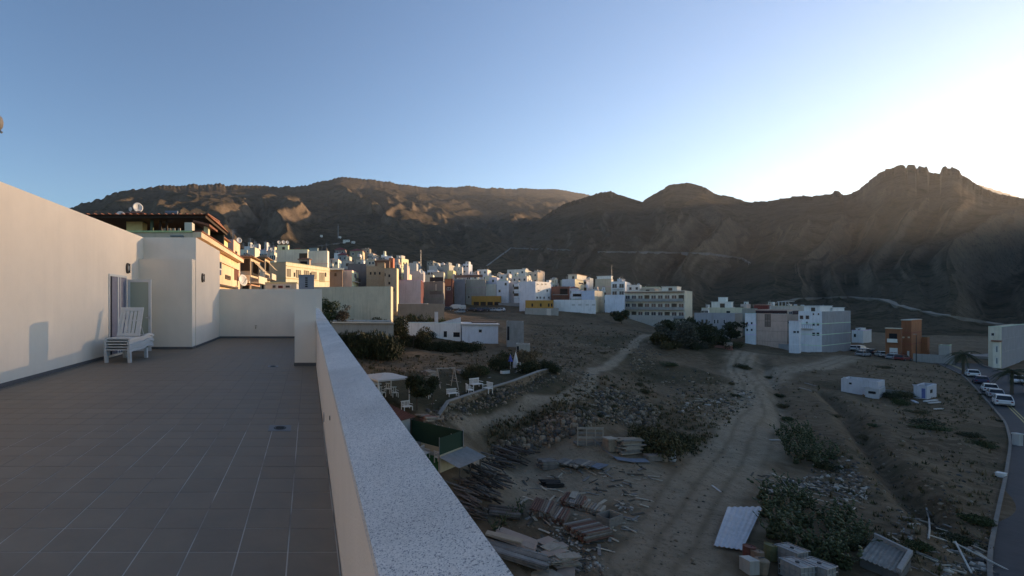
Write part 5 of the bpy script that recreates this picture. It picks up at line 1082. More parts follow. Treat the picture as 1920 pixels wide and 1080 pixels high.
# palms
def palm(p, H_, label, r=2.2):
    t = thing('palm_tree', label, 'palm', p); q = MB(); q.tube((0, 0, -.3), (.1, 0, H_), .22, 9, .16); o = q.build('trunk', BARK); o.parent = t; o.location = (0, 0, 0)
    for k in range(26):
        a = k * 2.4; el = random.uniform(-.5, 1.1); q = MB(); d = Vector((math.cos(a), math.sin(a), 0)); s_ = Vector((-d.y, d.x, 0)); pts = []
        for i in range(7): u = i / 6; pts.append(Vector((.1, 0, H_)) + d * r * u * math.cos(el * .6) + Z3 * r * (math.sin(el) * u - .75 * u * u))
        for i in range(6):
            for sg in (-1, 1):
                for j in range(3):
                    b = pts[i] + (pts[i + 1] - pts[i]) * (j / 3); w_ = .55 * math.sin(math.pi * clamp((i + j / 3 + .6) / 6.6)); q.add([b, b + (pts[i + 1] - pts[i]) * .22, b + s_ * sg * w_ + (pts[i + 1] - pts[i]) * .9 - Z3 * w_ * .5], [(0, 1, 2)])
        q.path(pts, .02, 4); o = q.build('frond', GREENS['dark']); o.parent = t; o.location = (0, 0, 0)
    return t
palm(G(1806, 702), 4.4, 'bushy palm beside the pale garden wall at the road bend', 2.6)
palm(G(1897, 742), 4.2, 'palm at the right edge in front of the bay window house', 2.3)
# ---------------------------------------------------------------- rubble and stones
def rock_cloud(name, spots, mats_, seed):
    """spots: (x, y, z, size); one mesh of irregular stones"""
    rng = np.random.default_rng(seed); g = (1 + 5 ** .5) / 2
    V = np.array([(-1, g, 0), (1, g, 0), (-1, -g, 0), (1, -g, 0), (0, -1, g), (0, 1, g), (0, -1, -g), (0, 1, -g), (g, 0, -1), (g, 0, 1), (-g, 0, -1), (-g, 0, 1)]) / 1.9
    Fc = np.array([(0, 11, 5), (0, 5, 1), (0, 1, 7), (0, 7, 10), (0, 10, 11), (1, 5, 9), (5, 11, 4), (11, 10, 2), (10, 7, 6), (7, 1, 8), (3, 9, 4), (3, 4, 2), (3, 2, 6), (3, 6, 8), (3, 8, 9), (4, 9, 5), (2, 4, 11), (6, 2, 10), (8, 6, 7), (9, 8, 1)])
    n = len(spots); s = np.array(spots); v = V[None] * rng.uniform(.65, 1.25, (n, 12, 1)) * rng.uniform(.5, 1.2, (n, 1, 3)) * s[:, 3][:, None, None]
    a = rng.uniform(0, 6.28, n); c, d = np.cos(a)[:, None], np.sin(a)[:, None]; x = v[:, :, 0] * c - v[:, :, 1] * d; y = v[:, :, 0] * d + v[:, :, 1] * c
    v = np.stack([x, y, v[:, :, 2]], -1) + s[:, None, :3]; f = (Fc[None] + (np.arange(n) * 12)[:, None, None]).reshape(-1, 3)
    me = np_mesh(name, v.reshape(-1, 3), f, mats_[0]); [me.materials.append(m) for m in mats_[1:]]
    mi = np.repeat(rng.integers(0, len(mats_), n), 20); me.polygons.foreach_set('material_index', mi.astype(np.int32))
    o = bpy.data.objects.new(name, me); COL.objects.link(o); return o
STONE = [mat('stone_grey', (.19, .132, .088), .95, .3, 2), mat('stone_brown', (.14, .10, .07), .95, .3, 2), mat('stone_pale', (.29, .215, .15), .95, .2, 2), mat('stone_dark', (.09, .08, .07), .95, .3, 2)]
TRASH = [mat('debris_white', (.42, .38, .33), .8, .2, 3), mat('debris_grey', (.19, .165, .14), .9, .3, 3), mat('debris_dark', (.07, .065, .06), .9, .3, 3), mat('debris_brown', (.2, .14, .1), .9, .3, 3)]
_gY = {}
def Gfast(px, py):
    a, b = round(px / 6), round(py / 4)
    if (a, b) not in _gY: _gY[(a, b)] = hit(gzi, a * 6, b * 4)
    Y = _gY[(a, b)] * (1 + random.uniform(-.012, .012)); x = U(px) * Y; return (x, Y, None)
def fixz(r):
    a = np.array([(x, y) for x, y, z, s in r]); z = gzi(a[:, 0], a[:, 1]); return [(x, y, zz + s * .12, s) for (x, y, _, s), zz in zip(r, z)]
def spots_in(poly, n, s0, s1, pw=2.5):
    out = []; scatter(poly, n, lambda x, y: out.append((x, y))); r = []
    for x, y in out: X, Y, _ = Gfast(x, y); r.append((X, Y, 0, s0 + (s1 - s0) * random.random() ** pw))
    return fixz(r)
b1 = spots_in([(900, 862), (940, 835), (1000, 800), (1060, 770), (1110, 765), (1120, 790), (1060, 815), (990, 848), (930, 875)], 1500, .07, .36)
b1 += spots_in([(1110, 735), (1150, 730), (1200, 745), (1240, 775), (1230, 800), (1180, 800), (1130, 785)], 1300, .07, .34)
b1 += spots_in([(1180, 650), (1220, 640), (1240, 670), (1210, 700), (1180, 690)], 300, .06, .26)
o = rock_cloud('rubble_bank', b1, STONE, 1); tag(o, 'loose rubble stones covering the bank between the plateau and the yard', 'rubble', kind='stuff')
b2 = spots_in([(800, 775), (900, 742), (1045, 700), (1060, 712), (930, 762), (820, 800)], 700, .06, .28) + spots_in([(1060, 690), (1105, 700), (1100, 730), (1055, 720)], 200, .06, .26)
o = rock_cloud('rubble_below_garden', b2, STONE, 2); tag(o, 'tumbled stones below the garden wall', 'rubble', kind='stuff')
b3 = spots_in([(900, 1080), (1290, 1075), (1440, 760), (1420, 660), (1250, 690), (1240, 780), (1080, 880), (950, 900)], 1100, .02, .12, 4) + spots_in([(1240, 690), (1400, 700), (1420, 760), (1330, 790), (1240, 760)], 500, .05, .3, 3) + spots_in([(1450, 690), (1560, 690), (1880, 860), (1850, 1075), (1640, 1075), (1560, 880)], 1400, .03, .18, 4) + spots_in([(1000, 605), (1180, 620), (1190, 640), (1060, 690), (990, 660)], 600, .05, .3, 3) + spots_in([(640, 690), (900, 665), (1000, 670), (860, 700), (660, 720)], 300, .04, .2, 3)
o = rock_cloud('loose_stones', b3, STONE, 3); tag(o, 'loose stones and pebbles strewn over the bare ground', 'stones', kind='stuff')
b4 = spots_in([(1545, 845), (1600, 870), (1640, 910), (1620, 940), (1560, 925), (1500, 905), (1520, 880)], 420, .04, .22, 2) + spots_in([(1440, 905), (1530, 900), (1520, 930), (1440, 930)], 150, .05, .25, 2) + spots_in([(1780, 1060), (1850, 1045), (1870, 1078), (1760, 1078)], 120, .05, .25, 2) + spots_in([(1270, 760), (1400, 735), (1410, 750), (1290, 775)], 160, .05, .25, 2) + spots_in([(1020, 975), (1060, 985), (1100, 1040), (1150, 1075), (1060, 1075)], 260, .03, .15, 2) + spots_in([(1160, 940), (1190, 950), (1185, 960), (1155, 955)], 60, .03, .14, 2) + spots_in([(1680, 960), (1730, 965), (1720, 995), (1680, 995)], 40, .04, .14)
o = rock_cloud('rubbish_scatter', b4, TRASH, 4); tag(o, 'scattered rubbish and broken bits on the ground', 'rubbish', kind='stuff')
GW = gline([(782, 783), (840, 760), (900, 740), (960, 722), (1010, 706), (1050, 695)])
gw = thing('garden_stone_wall', 'long low stone wall with a pale coping edging the garden', 'wall', (GW[0][0], GW[0][1], gzf(*GW[0])))
cop = mat('coping_concrete', (.27, .25, .225), .95, .2, 1.5); mb = MB(); smes = []
for k in range(4):
    o = rock_cloud('stone', [(0, 0, 0, .17)], [STONE[k]], 30 + k); smes.append(o.data); bpy.data.objects.remove(o)
pts = [Vector((x, y, gzf(x, y) + .55)) for x, y in GW]; fine = []
for a, b in zip(pts, pts[1:]):
    for k in range(8): fine.append(a + (b - a) * k / 8)
for a, b in zip(fine, fine[1:]):
    d = (b - a); n = Vector((-d.y, d.x, 0)).normalized() * .17; mb.box(a - n, d * 1.001, n * 2, Z3 * .10)
mb.build('coping', cop, gw); mb = MB()
for a, b in zip(fine, fine[1:]):
    d = (b - a); n = Vector((-d.y, d.x, 0)).normalized() * .12; mb.box(a - n - Z3 * 1.9, d, n * 2, Z3 * 1.898)
mb.build('core', STONE[0], gw)
for k in range(260):
    i = random.randrange(len(fine) - 1); a = fine[i] + (fine[i + 1] - fine[i]) * random.random(); d = (fine[i + 1] - fine[i]); n = Vector((d.y, -d.x, 0)).normalized()
    o = bpy.data.objects.new('stone', random.choice(smes)); COL.objects.link(o); o.parent = gw; o.location = a + n * .12 - Z3 * random.uniform(.12, 1.3) - gw.location; o.rotation_euler = (random.uniform(0, 6), random.uniform(0, 6), random.uniform(0, 6)); s_ = random.uniform(.7, 1.5); o.scale = (s_,) * 3
# dry grass and scrap that cover the rough ground
def tufts(name, label, spots, m, seed, hh=.28):
    rng = np.random.default_rng(seed); n = len(spots); s = np.array(spots); B = 6; v = np.zeros((n, B, 3, 3))
    for b in range(B):
        a = rng.uniform(0, 6.28, n); l = hh * rng.uniform(.5, 1.3, n) * s[:, 3]; t = rng.uniform(.2, 1.1, n); dx, dy = np.cos(a), np.sin(a); w_ = .02 + .03 * s[:, 3]
        o = rng.normal(0, .08, (n, 2)); c = s[:, :3].copy(); c[:, :2] += o
        v[:, b, 0] = c + np.stack([-dy * w_, dx * w_, 0 * a - .03], 1); v[:, b, 1] = c + np.stack([dy * w_, -dx * w_, 0 * a - .03], 1); v[:, b, 2] = c + np.stack([dx * l * np.sin(t), dy * l * np.sin(t), l * np.cos(t)], 1)
    me = np_mesh(name, v.reshape(-1, 3), np.arange(n * B * 3).reshape(-1, 3), m); o = bpy.data.objects.new(name, me); COL.objects.link(o); return tag(o, label, 'dry grass', kind='stuff')
ROUGH = [[(1000, 605), (1200, 620), (1215, 640), (1060, 700), (990, 660)], [(1060, 720), (1230, 690), (1240, 790), (1100, 800), (1000, 790)], [(640, 680), (900, 660), (1000, 675), (880, 705), (660, 720)], [(1440, 690), (1560, 690), (1880, 860), (1850, 1075), (1640, 1075), (1480, 860)], [(1600, 680), (1790, 690), (1880, 790), (1700, 800)], [(900, 800), (1100, 740), (1110, 770), (930, 870)], [(1190, 790), (1330, 700), (1400, 760), (1300, 860)]]
sp = []
for k, pl in enumerate(ROUGH): sp += [(x, y, z, .6 + s * 3) for x, y, z, s in spots_in(pl, 480, .05, .45, 2)]
tufts('dry_grass', 'dry straw coloured grass tufts over the rough ground', sp[::2], GREENS['dry'], 7); tufts('dark_weeds', 'dark low weeds over the rough ground', sp[1::2], GREENS['olive'], 8, .22)
scr = []; q = MB(); R_ = random.Random(9); SM = None
def scrapf(x, y):
    p = G(x, y); a = R_.uniform(0, 3.14); d = Vector((math.cos(a), math.sin(a), R_.uniform(-.05, .12))) * R_.uniform(.2, 1.3); n = Vector((-d.y, d.x, 0)).normalized() * R_.uniform(.05, .22); q.mi = R_.randrange(3); q.box(p - d / 2 + Z3 * .03, d, n, Z3 * R_.uniform(.02, .07))
for pl, n in (([(990, 880), (1150, 865), (1250, 875), (1180, 1000), (1080, 1070), (960, 1000)], 170), ([(1400, 890), (1530, 890), (1640, 930), (1600, 960), (1430, 930)], 90), ([(1600, 1000), (1740, 960), (1850, 1030), (1840, 1075), (1640, 1075)], 60), ([(1270, 730), (1410, 720), (1410, 770), (1300, 790)], 50), ([(1060, 690), (1110, 700), (1180, 780), (1100, 790)], 40), ([(790, 690), (1000, 690), (900, 735), (790, 770)], 40)): scatter(pl, n, scrapf)
o = q.build('scrap_wood', [mat('scrap_pale', (.40, .33, .25), .9, .25, 4), mat('scrap_grey', (.2, .18, .16), .9, .25, 4), mat('scrap_dark', (.08, .065, .05), .9, .3, 4)]); tag(o, 'bits of scrap wood and broken boards strewn over the yard', 'scrap', kind='stuff')
# ---------------------------------------------------------------- road, kerb, lamps
asph = mat('asphalt', (.048, .048, .05), .9, .2, 1.5, .3, 60); ylw = mat('road_yellow', (.42, .33, .13), .8, .25, 6); wpt = mat('road_white', (.55, .55, .53), .8, .2, 6); kerbm = mat('kerb_concrete', (.17, .15, .13), .9, .2, 2)
def resample(pts, step):
    out = []
    for a, b in zip(pts, pts[1:]):
        a, b = Vector(a), Vector(b); n = max(1, int((b - a).length / step))
        for k in range(n): out.append(a + (b - a) * k / n)
    return out + [Vector(pts[-1])]
rc = resample([(x, y, 0) for x, y in ROADC], 2.0)
for _ in range(6): rc = [rc[0]] + [(rc[i - 1] + rc[i] * 2 + rc[i + 1]) / 4 for i in range(1, len(rc) - 1)] + [rc[-1]]
zz = [float(rbf(np.array([p.x]), np.array([p.y]))[0]) for p in rc]
for _ in range(10): zz = [zz[0]] + [(zz[i - 1] + zz[i] * 2 + zz[i + 1]) / 4 for i in range(1, len(zz) - 1)] + [zz[-1]]
for p, z in zip(rc, zz): p.z = z
def strip(name, o0, o1, dz, m, th=1.2, dash=None):
    mb = MB()
    for i in range(len(rc) - 1):
        if dash and i % dash: continue
        q = []
        for k in (i, i + 1):
            d = rc[min(k + 1, len(rc) - 1)] - rc[max(k - 1, 0)]; d.z = 0; d.normalize(); n = Vector((-d.y, d.x, 0)); q.append((rc[k] + n * o0 + Z3 * dz, rc[k] + n * o1 + Z3 * dz))
        a, b, c, e = q[0][0], q[0][1], q[1][1], q[1][0]; dn = Z3 * -th
        mb.add([a, b, c, e, a + dn, b + dn, c + dn, e + dn], [(3, 2, 1, 0), (0, 1, 5, 4), (1, 2, 6, 5), (2, 3, 7, 6), (3, 0, 4, 7)])
    return struct(mb.build(name, m))
SGN = 1 if (Vector((-(rc[1] - rc[0]).y, (rc[1] - rc[0]).x, 0))).dot(Vector((-1, 0.8, 0))) > 0 else -1
strip('road', -3.6, 3.6, 0, asph); strip('kerb', SGN * 3.42, SGN * 3.62, .12, kerbm); strip('kerb', -SGN * 3.3, -SGN * 3.62, .13, kerbm)
strip('road_marking', SGN * 1.55, SGN * 1.67, .004, ylw, .003); strip('road_marking', SGN * 1.85, SGN * 1.97, .004, ylw, .003)
mb = MB()
def along(s_):                                        # point and heading at station index
    i = int(clamp(s_, 0, len(rc) - 2)); f = s_ - i; p = rc[i] + (rc[i + 1] - rc[i]) * f; d = rc[i + 1] - rc[i]; return p, math.atan2(d.y, d.x)
# ---------------------------------------------------------------- vehicles
def paint(c): return mat('car_paint_%02d%02d%02d' % tuple(int(v * 99) for v in c), c, .3, .03, 2, spec=.5)
CGL = mat('car_glass', (.015, .017, .02), .12, .1, 2, spec=.6); TYR = mat('tyre', (.02, .02, .02), .9); RIM = mat('wheel_rim', (.35, .35, .36), .4, metal=.6); LGT = mat('headlight', (.6, .6, .58), .2); RED = mat('tail_light', (.25, .02, .02), .3); BMP = mat('bumper_dark', (.04, .04, .042), .6)
def loft(q, secs):
    """secs: list of closed rings (same count)"""
    n = len(secs[0]); vs = [p for s_ in secs for p in s_]; fs = []
    for i in range(len(secs) - 1):
        for k in range(n): k2 = (k + 1) % n; fs.append((i * n + k, i * n + k2, (i + 1) * n + k2, (i + 1) * n + k))
    fs += [tuple(reversed(range(n))), tuple((len(secs) - 1) * n + k for k in range(n))]; q.add(vs, fs)
def ring(x, w, z0, z1, tw):                            # body cross-section: bottom half-width w, top half-width tw
    return [Vector((x, y, z)) for y, z in ((-w * .94, z0), (w * .94, z0), (w, z0 + .18), (w * .985, z1 - .12), (tw, z1), (-tw, z1), (-w * .985, z1 - .12), (-w, z0 + .18))]
def make_car(c, kind='hatch'):
    t = thing('parked_car', 'x', 'car'); L, W = {'hatch': (4.0, .86), 'suv': (4.3, .92), 'van': (4.9, .96)}[kind]; bh = {'hatch': .88, 'suv': 1.0, 'van': 1.05}[kind]; rh = {'hatch': 1.46, 'suv': 1.68, 'van': 1.92}[kind]
    q = MB(); h = L / 2
    if kind == 'van': prof = [(-h, .90, .35, rh - .12, .80), (-h + .08, .96, .24, rh, .82), (.6, .96, .22, rh, .82), (1.05, .96, .22, rh - .12, .78), (1.75, .95, .22, 1.15, .84), (h - .18, .90, .25, .95, .78), (h, .80, .32, .75, .66)]
    else: prof = [(-h, W * .86, .38, bh - .08, W * .78), (-h + .12, W * .97, .26, bh + .02, W * .88), (-h * .4, W, .22, bh + .02, W * .92), (h * .35, W, .22, bh, W * .92), (h * .72, W * .97, .22, bh - .10, W * .86), (h - .1, W * .88, .27, bh - .22, W * .74), (h, W * .78, .34, bh - .36, W * .64)]
    loft(q, [ring(*p) for p in prof]); body = q.build('body', paint(c), t, smooth=False, bevel=.03)
    if kind != 'van':
        q = MB(); x0, x1, r0, r1 = -h + .12, h * .45, -h + .55, h * .10
        b = [Vector((x, y, bh - .02)) for x, y in ((x0, -W * .9), (x1, -W * .9), (x1, W * .9), (x0, W * .9))]; tp = [Vector((x, y, rh - .05)) for x, y in ((r0, -W * .72), (r1, -W * .72), (r1, W * .72), (r0, W * .72))]
        q.add(b + tp, [(0, 1, 5, 4), (1, 2, 6, 5), (2, 3, 7, 6), (3, 0, 4, 7), (4, 5, 6, 7)]); q.build('windows', CGL, t)
        q = MB(); up = [p + Vector((0, 0, .05)) for p in tp]; q.add([p * 1.0 for p in tp] + up, [(4, 5, 6, 7), (0, 1, 5, 4), (1, 2, 6, 5), (2, 3, 7, 6), (3, 0, 4, 7)])
        for i in range(4): q.tube(b[i], tp[i], .04, 5)
        for y in (-1, 1): q.tube(Vector(((x0 + x1) / 2, y * W * .9, bh - .02)), Vector(((r0 + r1) / 2, y * W * .73, rh - .03)), .035, 5)
        q.build('roof', paint(c), t)
    else:
        q = MB(); q.add([(1.10, -.76, rh - .18), (1.72, -.80, 1.2), (1.72, .80, 1.2), (1.10, .76, rh - .18)], [(0, 1, 2, 3), (3, 2, 1, 0)]); 
        for v in range(len(q.v)): q.v[v] = (q.v[v][0] + .04, q.v[v][1], q.v[v][2] + .03)
        q.build('windscreen', CGL, t)
        for y in (-1, 1): q = MB(); q.ab(.35, y * .90 - .06 * (y > 0) + (.02 if y > 0 else .0), 1.15, 1.25, y * .90 + .02 * y + .06 * (y < 0), 1.62); q.build('side_window', CGL, t)
    for x in (-h * .62, h * .64):
        for y in (-1, 1):
            q = MB(); q.tube((x, y * (W - .18), .31), (x, y * (W + .015), .31), .31, 14); o = q.build('wheel', TYR, t); q = MB(); q.tube((x, y * (W + .016), .31), (x, y * (W + .022), .31), .2, 12); q.build('rim', RIM, o)
    for y in (-1, 1):
        MB().ab(h - .22, y * W * .62 - .14, bh - .42, h - .035, y * W * .62 + .14, bh - .28).build('headlight', LGT, t); MB().ab(-h - .012, y * W * .72 - .1, bh - .30, -h + .10, y * W * .72 + .1, bh - .08).build('tail_light', RED, t)
    MB().ab(-h - .02, -W * .6, .36, -h + .05, W * .6, .46).build('bumper', BMP, t); MB().ab(h - .06, -W * .45, .34, h + .015, W * .45, .42).build('grille', BMP, t)
    return t
CARS = {}
def car(col, kind, p, rz, label, group):
    k = (col, kind)
    if k not in CARS: o = CARS[k] = make_car(col, kind)
    else: o = copy_tree(CARS[k])
    o.location = p; o.rotation_euler = (0, 0, rz); o['label'] = label; o['group'] = group
    if kind == 'van': o['category'] = 'van'
    return o
cw, cs, cb, cd, cr_ = (.62, .62, .61), (.34, .35, .36), (.03, .04, .09), (.025, .025, .027), (.22, .03, .03)
def near_station(px, py):
    q = G(px, py); return min(range(len(rc)), key=lambda i: (rc[i].xy - q.xy).length)
KG = 'cars parked along the kerb at the road bend'
for (px, py, c, kd, off, lab) in ((1816, 706, cw, 'hatch', 2.3, 'white car farthest up the kerbside row at the bend'), (1829, 719, cb, 'hatch', 2.3, 'dark blue car second from the far end of the kerbside row'), (1841, 733, cw, 'hatch', 2.3, 'white car in the middle of the kerbside row'), (1853, 746, cs, 'hatch', 2.3, 'silver car second from the near end of the kerbside row'), (1864, 760, cw, 'suv', 2.3, 'white car nearest to us in the kerbside row')):
    i = near_station(px, py); p, hd = along(i); d = Vector((math.cos(hd), math.sin(hd), 0)); n = Vector((-d.y, d.x, 0)) * SGN; car(c, kd, p + n * off, hd + math.pi, lab, KG)
for (px, py, c, kd, off, lab) in ((1826, 714, cw, 'hatch', -2.3, 'white car on the far side of the road nearest the bend'), (1845, 733, cd, 'suv', -2.2, 'black car on the far side of the road by the palm'), (1862, 757, cw, 'hatch', -2.2, 'white car on the far side of the road at the right edge'), (1872, 772, cw, 'suv', -2.2, 'tall white car cut off by the right edge')):
    i = near_station(px, py); p, hd = along(i); d = Vector((math.cos(hd), math.sin(hd), 0)); n = Vector((-d.y, d.x, 0)) * SGN; car(c, kd, p + n * off, hd, lab, KG)
OG = 'cars parked before the orange house'
for px, py, c, kd, rz, lab in ((1600, 657, cw, 'hatch', .7, 'white car half hidden by the grey blank wall'), (1614, 659, cw, 'suv', .3, 'white car in the second place before the orange house'), (1619, 668, cs, 'hatch', .3, 'silver car in front of the second white one'), (1636, 664, cd, 'hatch', .4, 'black car between the white cars by the orange house'), (1652, 669, cw, 'hatch', 1.0, 'white car at the left corner of the orange house'), (1678, 674, cs, 'hatch', .2, 'pale car in front of the orange house garage'), (1693, 676, cr_, 'hatch', .3, 'dark red car under the orange tower')):
    car(c, kd, G(px, py), rz, lab, OG)
VG = 'vehicles on the lot behind the white farmhouse'
for px, py, c, kd, rz, lab in ((852, 580, cw, 'van', 2.9, 'white panel van left of its twin on the lot'), (869, 581, cw, 'van', 1.2, 'white box van seen from its rear corner'), (862, 587, cs, 'hatch', 2.9, 'silver car in front of the two vans'), (838, 583, cd, 'hatch', 2.8, 'black car left of the white vans'), (884, 584, cd, 'hatch', 2.6, 'black car right of the white vans'), (896, 584, cb, 'hatch', 2.6, 'dark blue car on the middle of the lot'), (908, 584, cd, 'suv', 2.6, 'black off-roader on the lot'), (921, 584, cs, 'hatch', 2.6, 'grey car on the lot near the concrete wall'), (937, 584, cw, 'hatch', 2.4, 'white car at the right end of the lot'), (808, 588, cr_, 'hatch', 2.9, 'dark red car at the left end of the lot')):
    car(c, kd, G(px, py), rz, lab, VG)
# lamp posts and masts
def lamp_post(p, H_, label, arm=1.2, m=METAL):
    t = thing('street_lamp', label, 'street lamp', p); p = Vector(p); MB().tube(p - Z3 * .3, p + Z3 * H_, .09, 8, .05).build('pole', m, t); MB().tube(p + Z3 * H_, p + Z3 * (H_ + .25) + Vector((-arm, -.2, 0)), .04, 6).build('arm', m, t); MB().cb(p + Z3 * (H_ + .2) + Vector((-arm - .2, -.2, 0)), .6, .22, .1).build('lamp_head', mat('lamp_shell', (.3, .3, .3), .5), t); return t
lamp_post(G(1718, 680), 6.6, 'thin dark street lamp before the orange annex', .4, mat('pole_dark', (.03, .028, .026), .7))
def mast(p, H_, label, r=.12):
    t = thing('telecom_mast', label, 'mast', p); p = Vector(p); MB().tube(p - Z3, p + Z3 * H_, r, 6, r * .4).build('pole', METAL, t); MB().tube(p + Z3 * H_ * .8 + Vector((-.6, 0, 0)), p + Z3 * H_ * .8 + Vector((.6, 0, 0)), r * .5, 5).build('crossbar', METAL, t)
mast(P(634, 445, 440), 12, 'thin mast standing on the dark slope above the cream blocks', .35); mast(P(789, 495, 238), 7, 'thin mast rising from the middle rooftops', .12); mast(P(1147, 523, 210), 6, 'thin mast above the tall white topped house', .07)
# white roadside box and fence post
o = thing('roadside_box', 'white plastic box lying beside the road kerb', 'box', G(1877, 895)); p = o.location.copy(); wb = mat('box_white', (.52, .55, .54), .6)
MB().cb(p, .7, .5, .34, .4).build('body', wb, o, bevel=.03); MB().cb(p + Z3 * .342, .74, .54, .06, .4).build('lid', wb, o)
o = thing('gate_post', 'pale concrete gate post at the right edge by the road', 'post', G(1908, 836)); p = o.location.copy(); MB().cb(p - Z3 * .2, .5, .5, 1.5).build('shaft', plaster((.4, .4, .38)), o); MB().cb(p + Z3 * 1.302, .6, .6, .12).build('cap', plaster((.5, .5, .47)), o)
# ---------------------------------------------------------------- ruins on the right lot
def YB(px, py): return G(px, py).y
def ruin(label, xl, xm, xr, yt, Y, a, c, wins_=(), **k):
    h = house(label, xl, xm, xr, yt, Y, a, c, None, name='ruined_hut', cat='hut', group='ruined huts on the lot', par=.9, **k)
    for w_ in wins_: win(h, *w_, 'k')
    for k_ in range(5):
        q = MB(); i = random.random(); p = h.pt(i * .9, 0, h.zt); q.box(p, h.d1 * random.uniform(.2, .7), h.d2 * .22, Z3 * random.uniform(.05, .3)); q.build('broken_block', plaster(c), h.root)
    return h
rw = (.50, .50, .52)
ruin('long roofless white ruin with a grey side on the bare lot', 1577, 1646, 1659, 716, YB(1646, 742), 60, rw, (('L', 1592, 717, 1597, 721),))
ruin('small broken white room at the near end of the long ruin', 1622, 1648, 1660, 730, YB(1648, 749), 58, (.44, .44, .44), (('L', 1628, 733, 1642, 739),))
h = ruin('small ruined white hut with a blue painted doorway', 1713, 1738, 1756, 725, YB(1738, 749), 62, (.46, .48, .52), (('R', 1744, 731, 1748, 736),)); win(h, 'L', 1728, 728, 1735, 747, 'k', mat('door_blue', (.08, .12, .28), .7), 'doorway')
h = house('low broken grey wall between the two ruins', 1652, 1714, 1716, 736, YB(1714, 746), 60, (.20, .19, .16), name='broken_wall', cat='wall', par=.1, dep=.4)
for k, (px, py, l, rz, c) in enumerate(((1745, 753, 3.4, .3, (.5, .5, .48)), (1752, 757, 2.6, .25, (.45, .44, .42)), (1715, 755, 2.2, .9, (.5, .52, .55)), (1760, 768, 1.6, .2, (.5, .46, .4)), (1650, 745, 1.4, .6, (.45, .45, .45)))):
    p = G(px, py); o = thing('timber_beam', 'pale beam lying on the ground near the ruins', 'beam', p, 0, 'beams near the ruins'); MB().cb(p + Z3 * .02, l, .3, .16, rz).build('beam', mat('beam_%d' % k, c, .9, .2, 3), o)
h = house('low red and pink wall with a stepped end below the dark grove', 1291, 1373, 1375, 649, YB(1373, 657), 48, (.36, .15, .12), name='red_wall', cat='wall', par=.1, dep=.5)
q = MB(); q.box(h.C + Z3 * h.zt, h.d1 * h.t1 * .18, h.d2 * .5, Z3 * .9); q.build('raised_end', plaster((.48, .36, .30)), h.root)
# ---------------------------------------------------------------- white farmhouse and outbuildings
FG = 'farm buildings below the town'
h = house('low farm shed with a long green-grey flat roof above the hedge', 622, 738, 742, 606, 83, 6, (.36, .33, .28), par=.08, dep=7, group=FG); q = MB(); q.box(h.pt(-.01, 1.0, h.zt + .02), h.d1 * h.t1 * 1.02, h.d2 * .35, Z3 * .25); q.build('roof_edge', plaster((.5, .49, .47)), h.root); q = MB(); q.box(h.pt(-.01, -.05, h.zt - .07), h.d1 * h.t1 * 1.02, h.d2 * h.t2 * .98, Z3 * .06); q.build('roof_sheet', mat('roof_greengrey', (.19, .21, .18), .9, .2, 2), h.root)
h = house('white farmhouse with a square chimney and grey flat roof', 755, 864, 868, 606, 108, 8, (.76, .75, .73), par=.06, dep=9, group=FG)
q = MB(); q.box(h.pt(.36, .3, h.rz), h.d1 * .75, h.d2 * .75, Z3 * 2.5); ch = q.build('chimney', plaster((.52, .52, .52)), h.root); q = MB(); q.box(h.pt(.36, .3, h.rz + 2.5) - h.d1 * .08 - h.d2 * .08, h.d1 * .91, h.d2 * .91, Z3 * .18); q.build('chimney_cap', CONC, ch)
q = MB(); a = h.pt(.35, 0, h.zt); b = h.pt(0, 0, h.zt); q.prism([a, b, b + Z3 * 1.3, a + Z3 * .1], h.d2 * .3); q.build('gable', plaster((.58, .59, .61)), h.root)
q = MB(); q.box(h.pt(.4, .05, h.zt + .003), h.d1 * h.t1 * .6, h.d2 * h.t2 * .85, Z3 * .08); q.build('roof_felt', mat('roof_felt', (.27, .27, .26), .95, .15, 2), h.root)
win(h, 'L', 832, 621, 838, 632, 'k'); win(h, 'L', 850, 623, 862, 632, 'k'); sdish(h, h.pt(.95, .2, h.rz), .35, (.4, -.8, .3), .6)
h = house('pale blue farm wing with white roof edge and one small window', 866, 934, 938, 609, 105, 16, (.60, .66, .72), par=.06, dep=8, group=FG); win(h, 'L', 897, 617, 904, 624); q = MB(); q.box(h.pt(-.03, -.08, h.zt + .002), h.d1 * h.t1 * 1.05, h.d2 * h.t2 * 1.1, Z3 * .22); q.build('roof_slab', plaster((.68, .66, .63)), h.root)
q = MB(); q.box(h.pt(.0, .3, h.zt + .25), h.d1 * h.t1 * .7, h.d2 * h.t2 * .6, Z3 * .25); q.build('roof_junk', mat('junk_brown', (.14, .09, .07), .95, .4, 3), h.root)
h = house('bare concrete block tower beside the farm wing', 950, 982, 985, 603, 98, 22, (.28, .265, .235), par=.2, dep=4, wall_mat=CONC, group=FG); win(h, 'L', 951, 612, 955, 638, 'k')
h = house('low beige block hut at the head of the garden', 968, 994, 997, 646, G(994, 662).y, 24, (.38, .345, .29), par=.15, dep=3.5, group=FG); win(h, 'L', 969, 649, 973, 660, 'k')
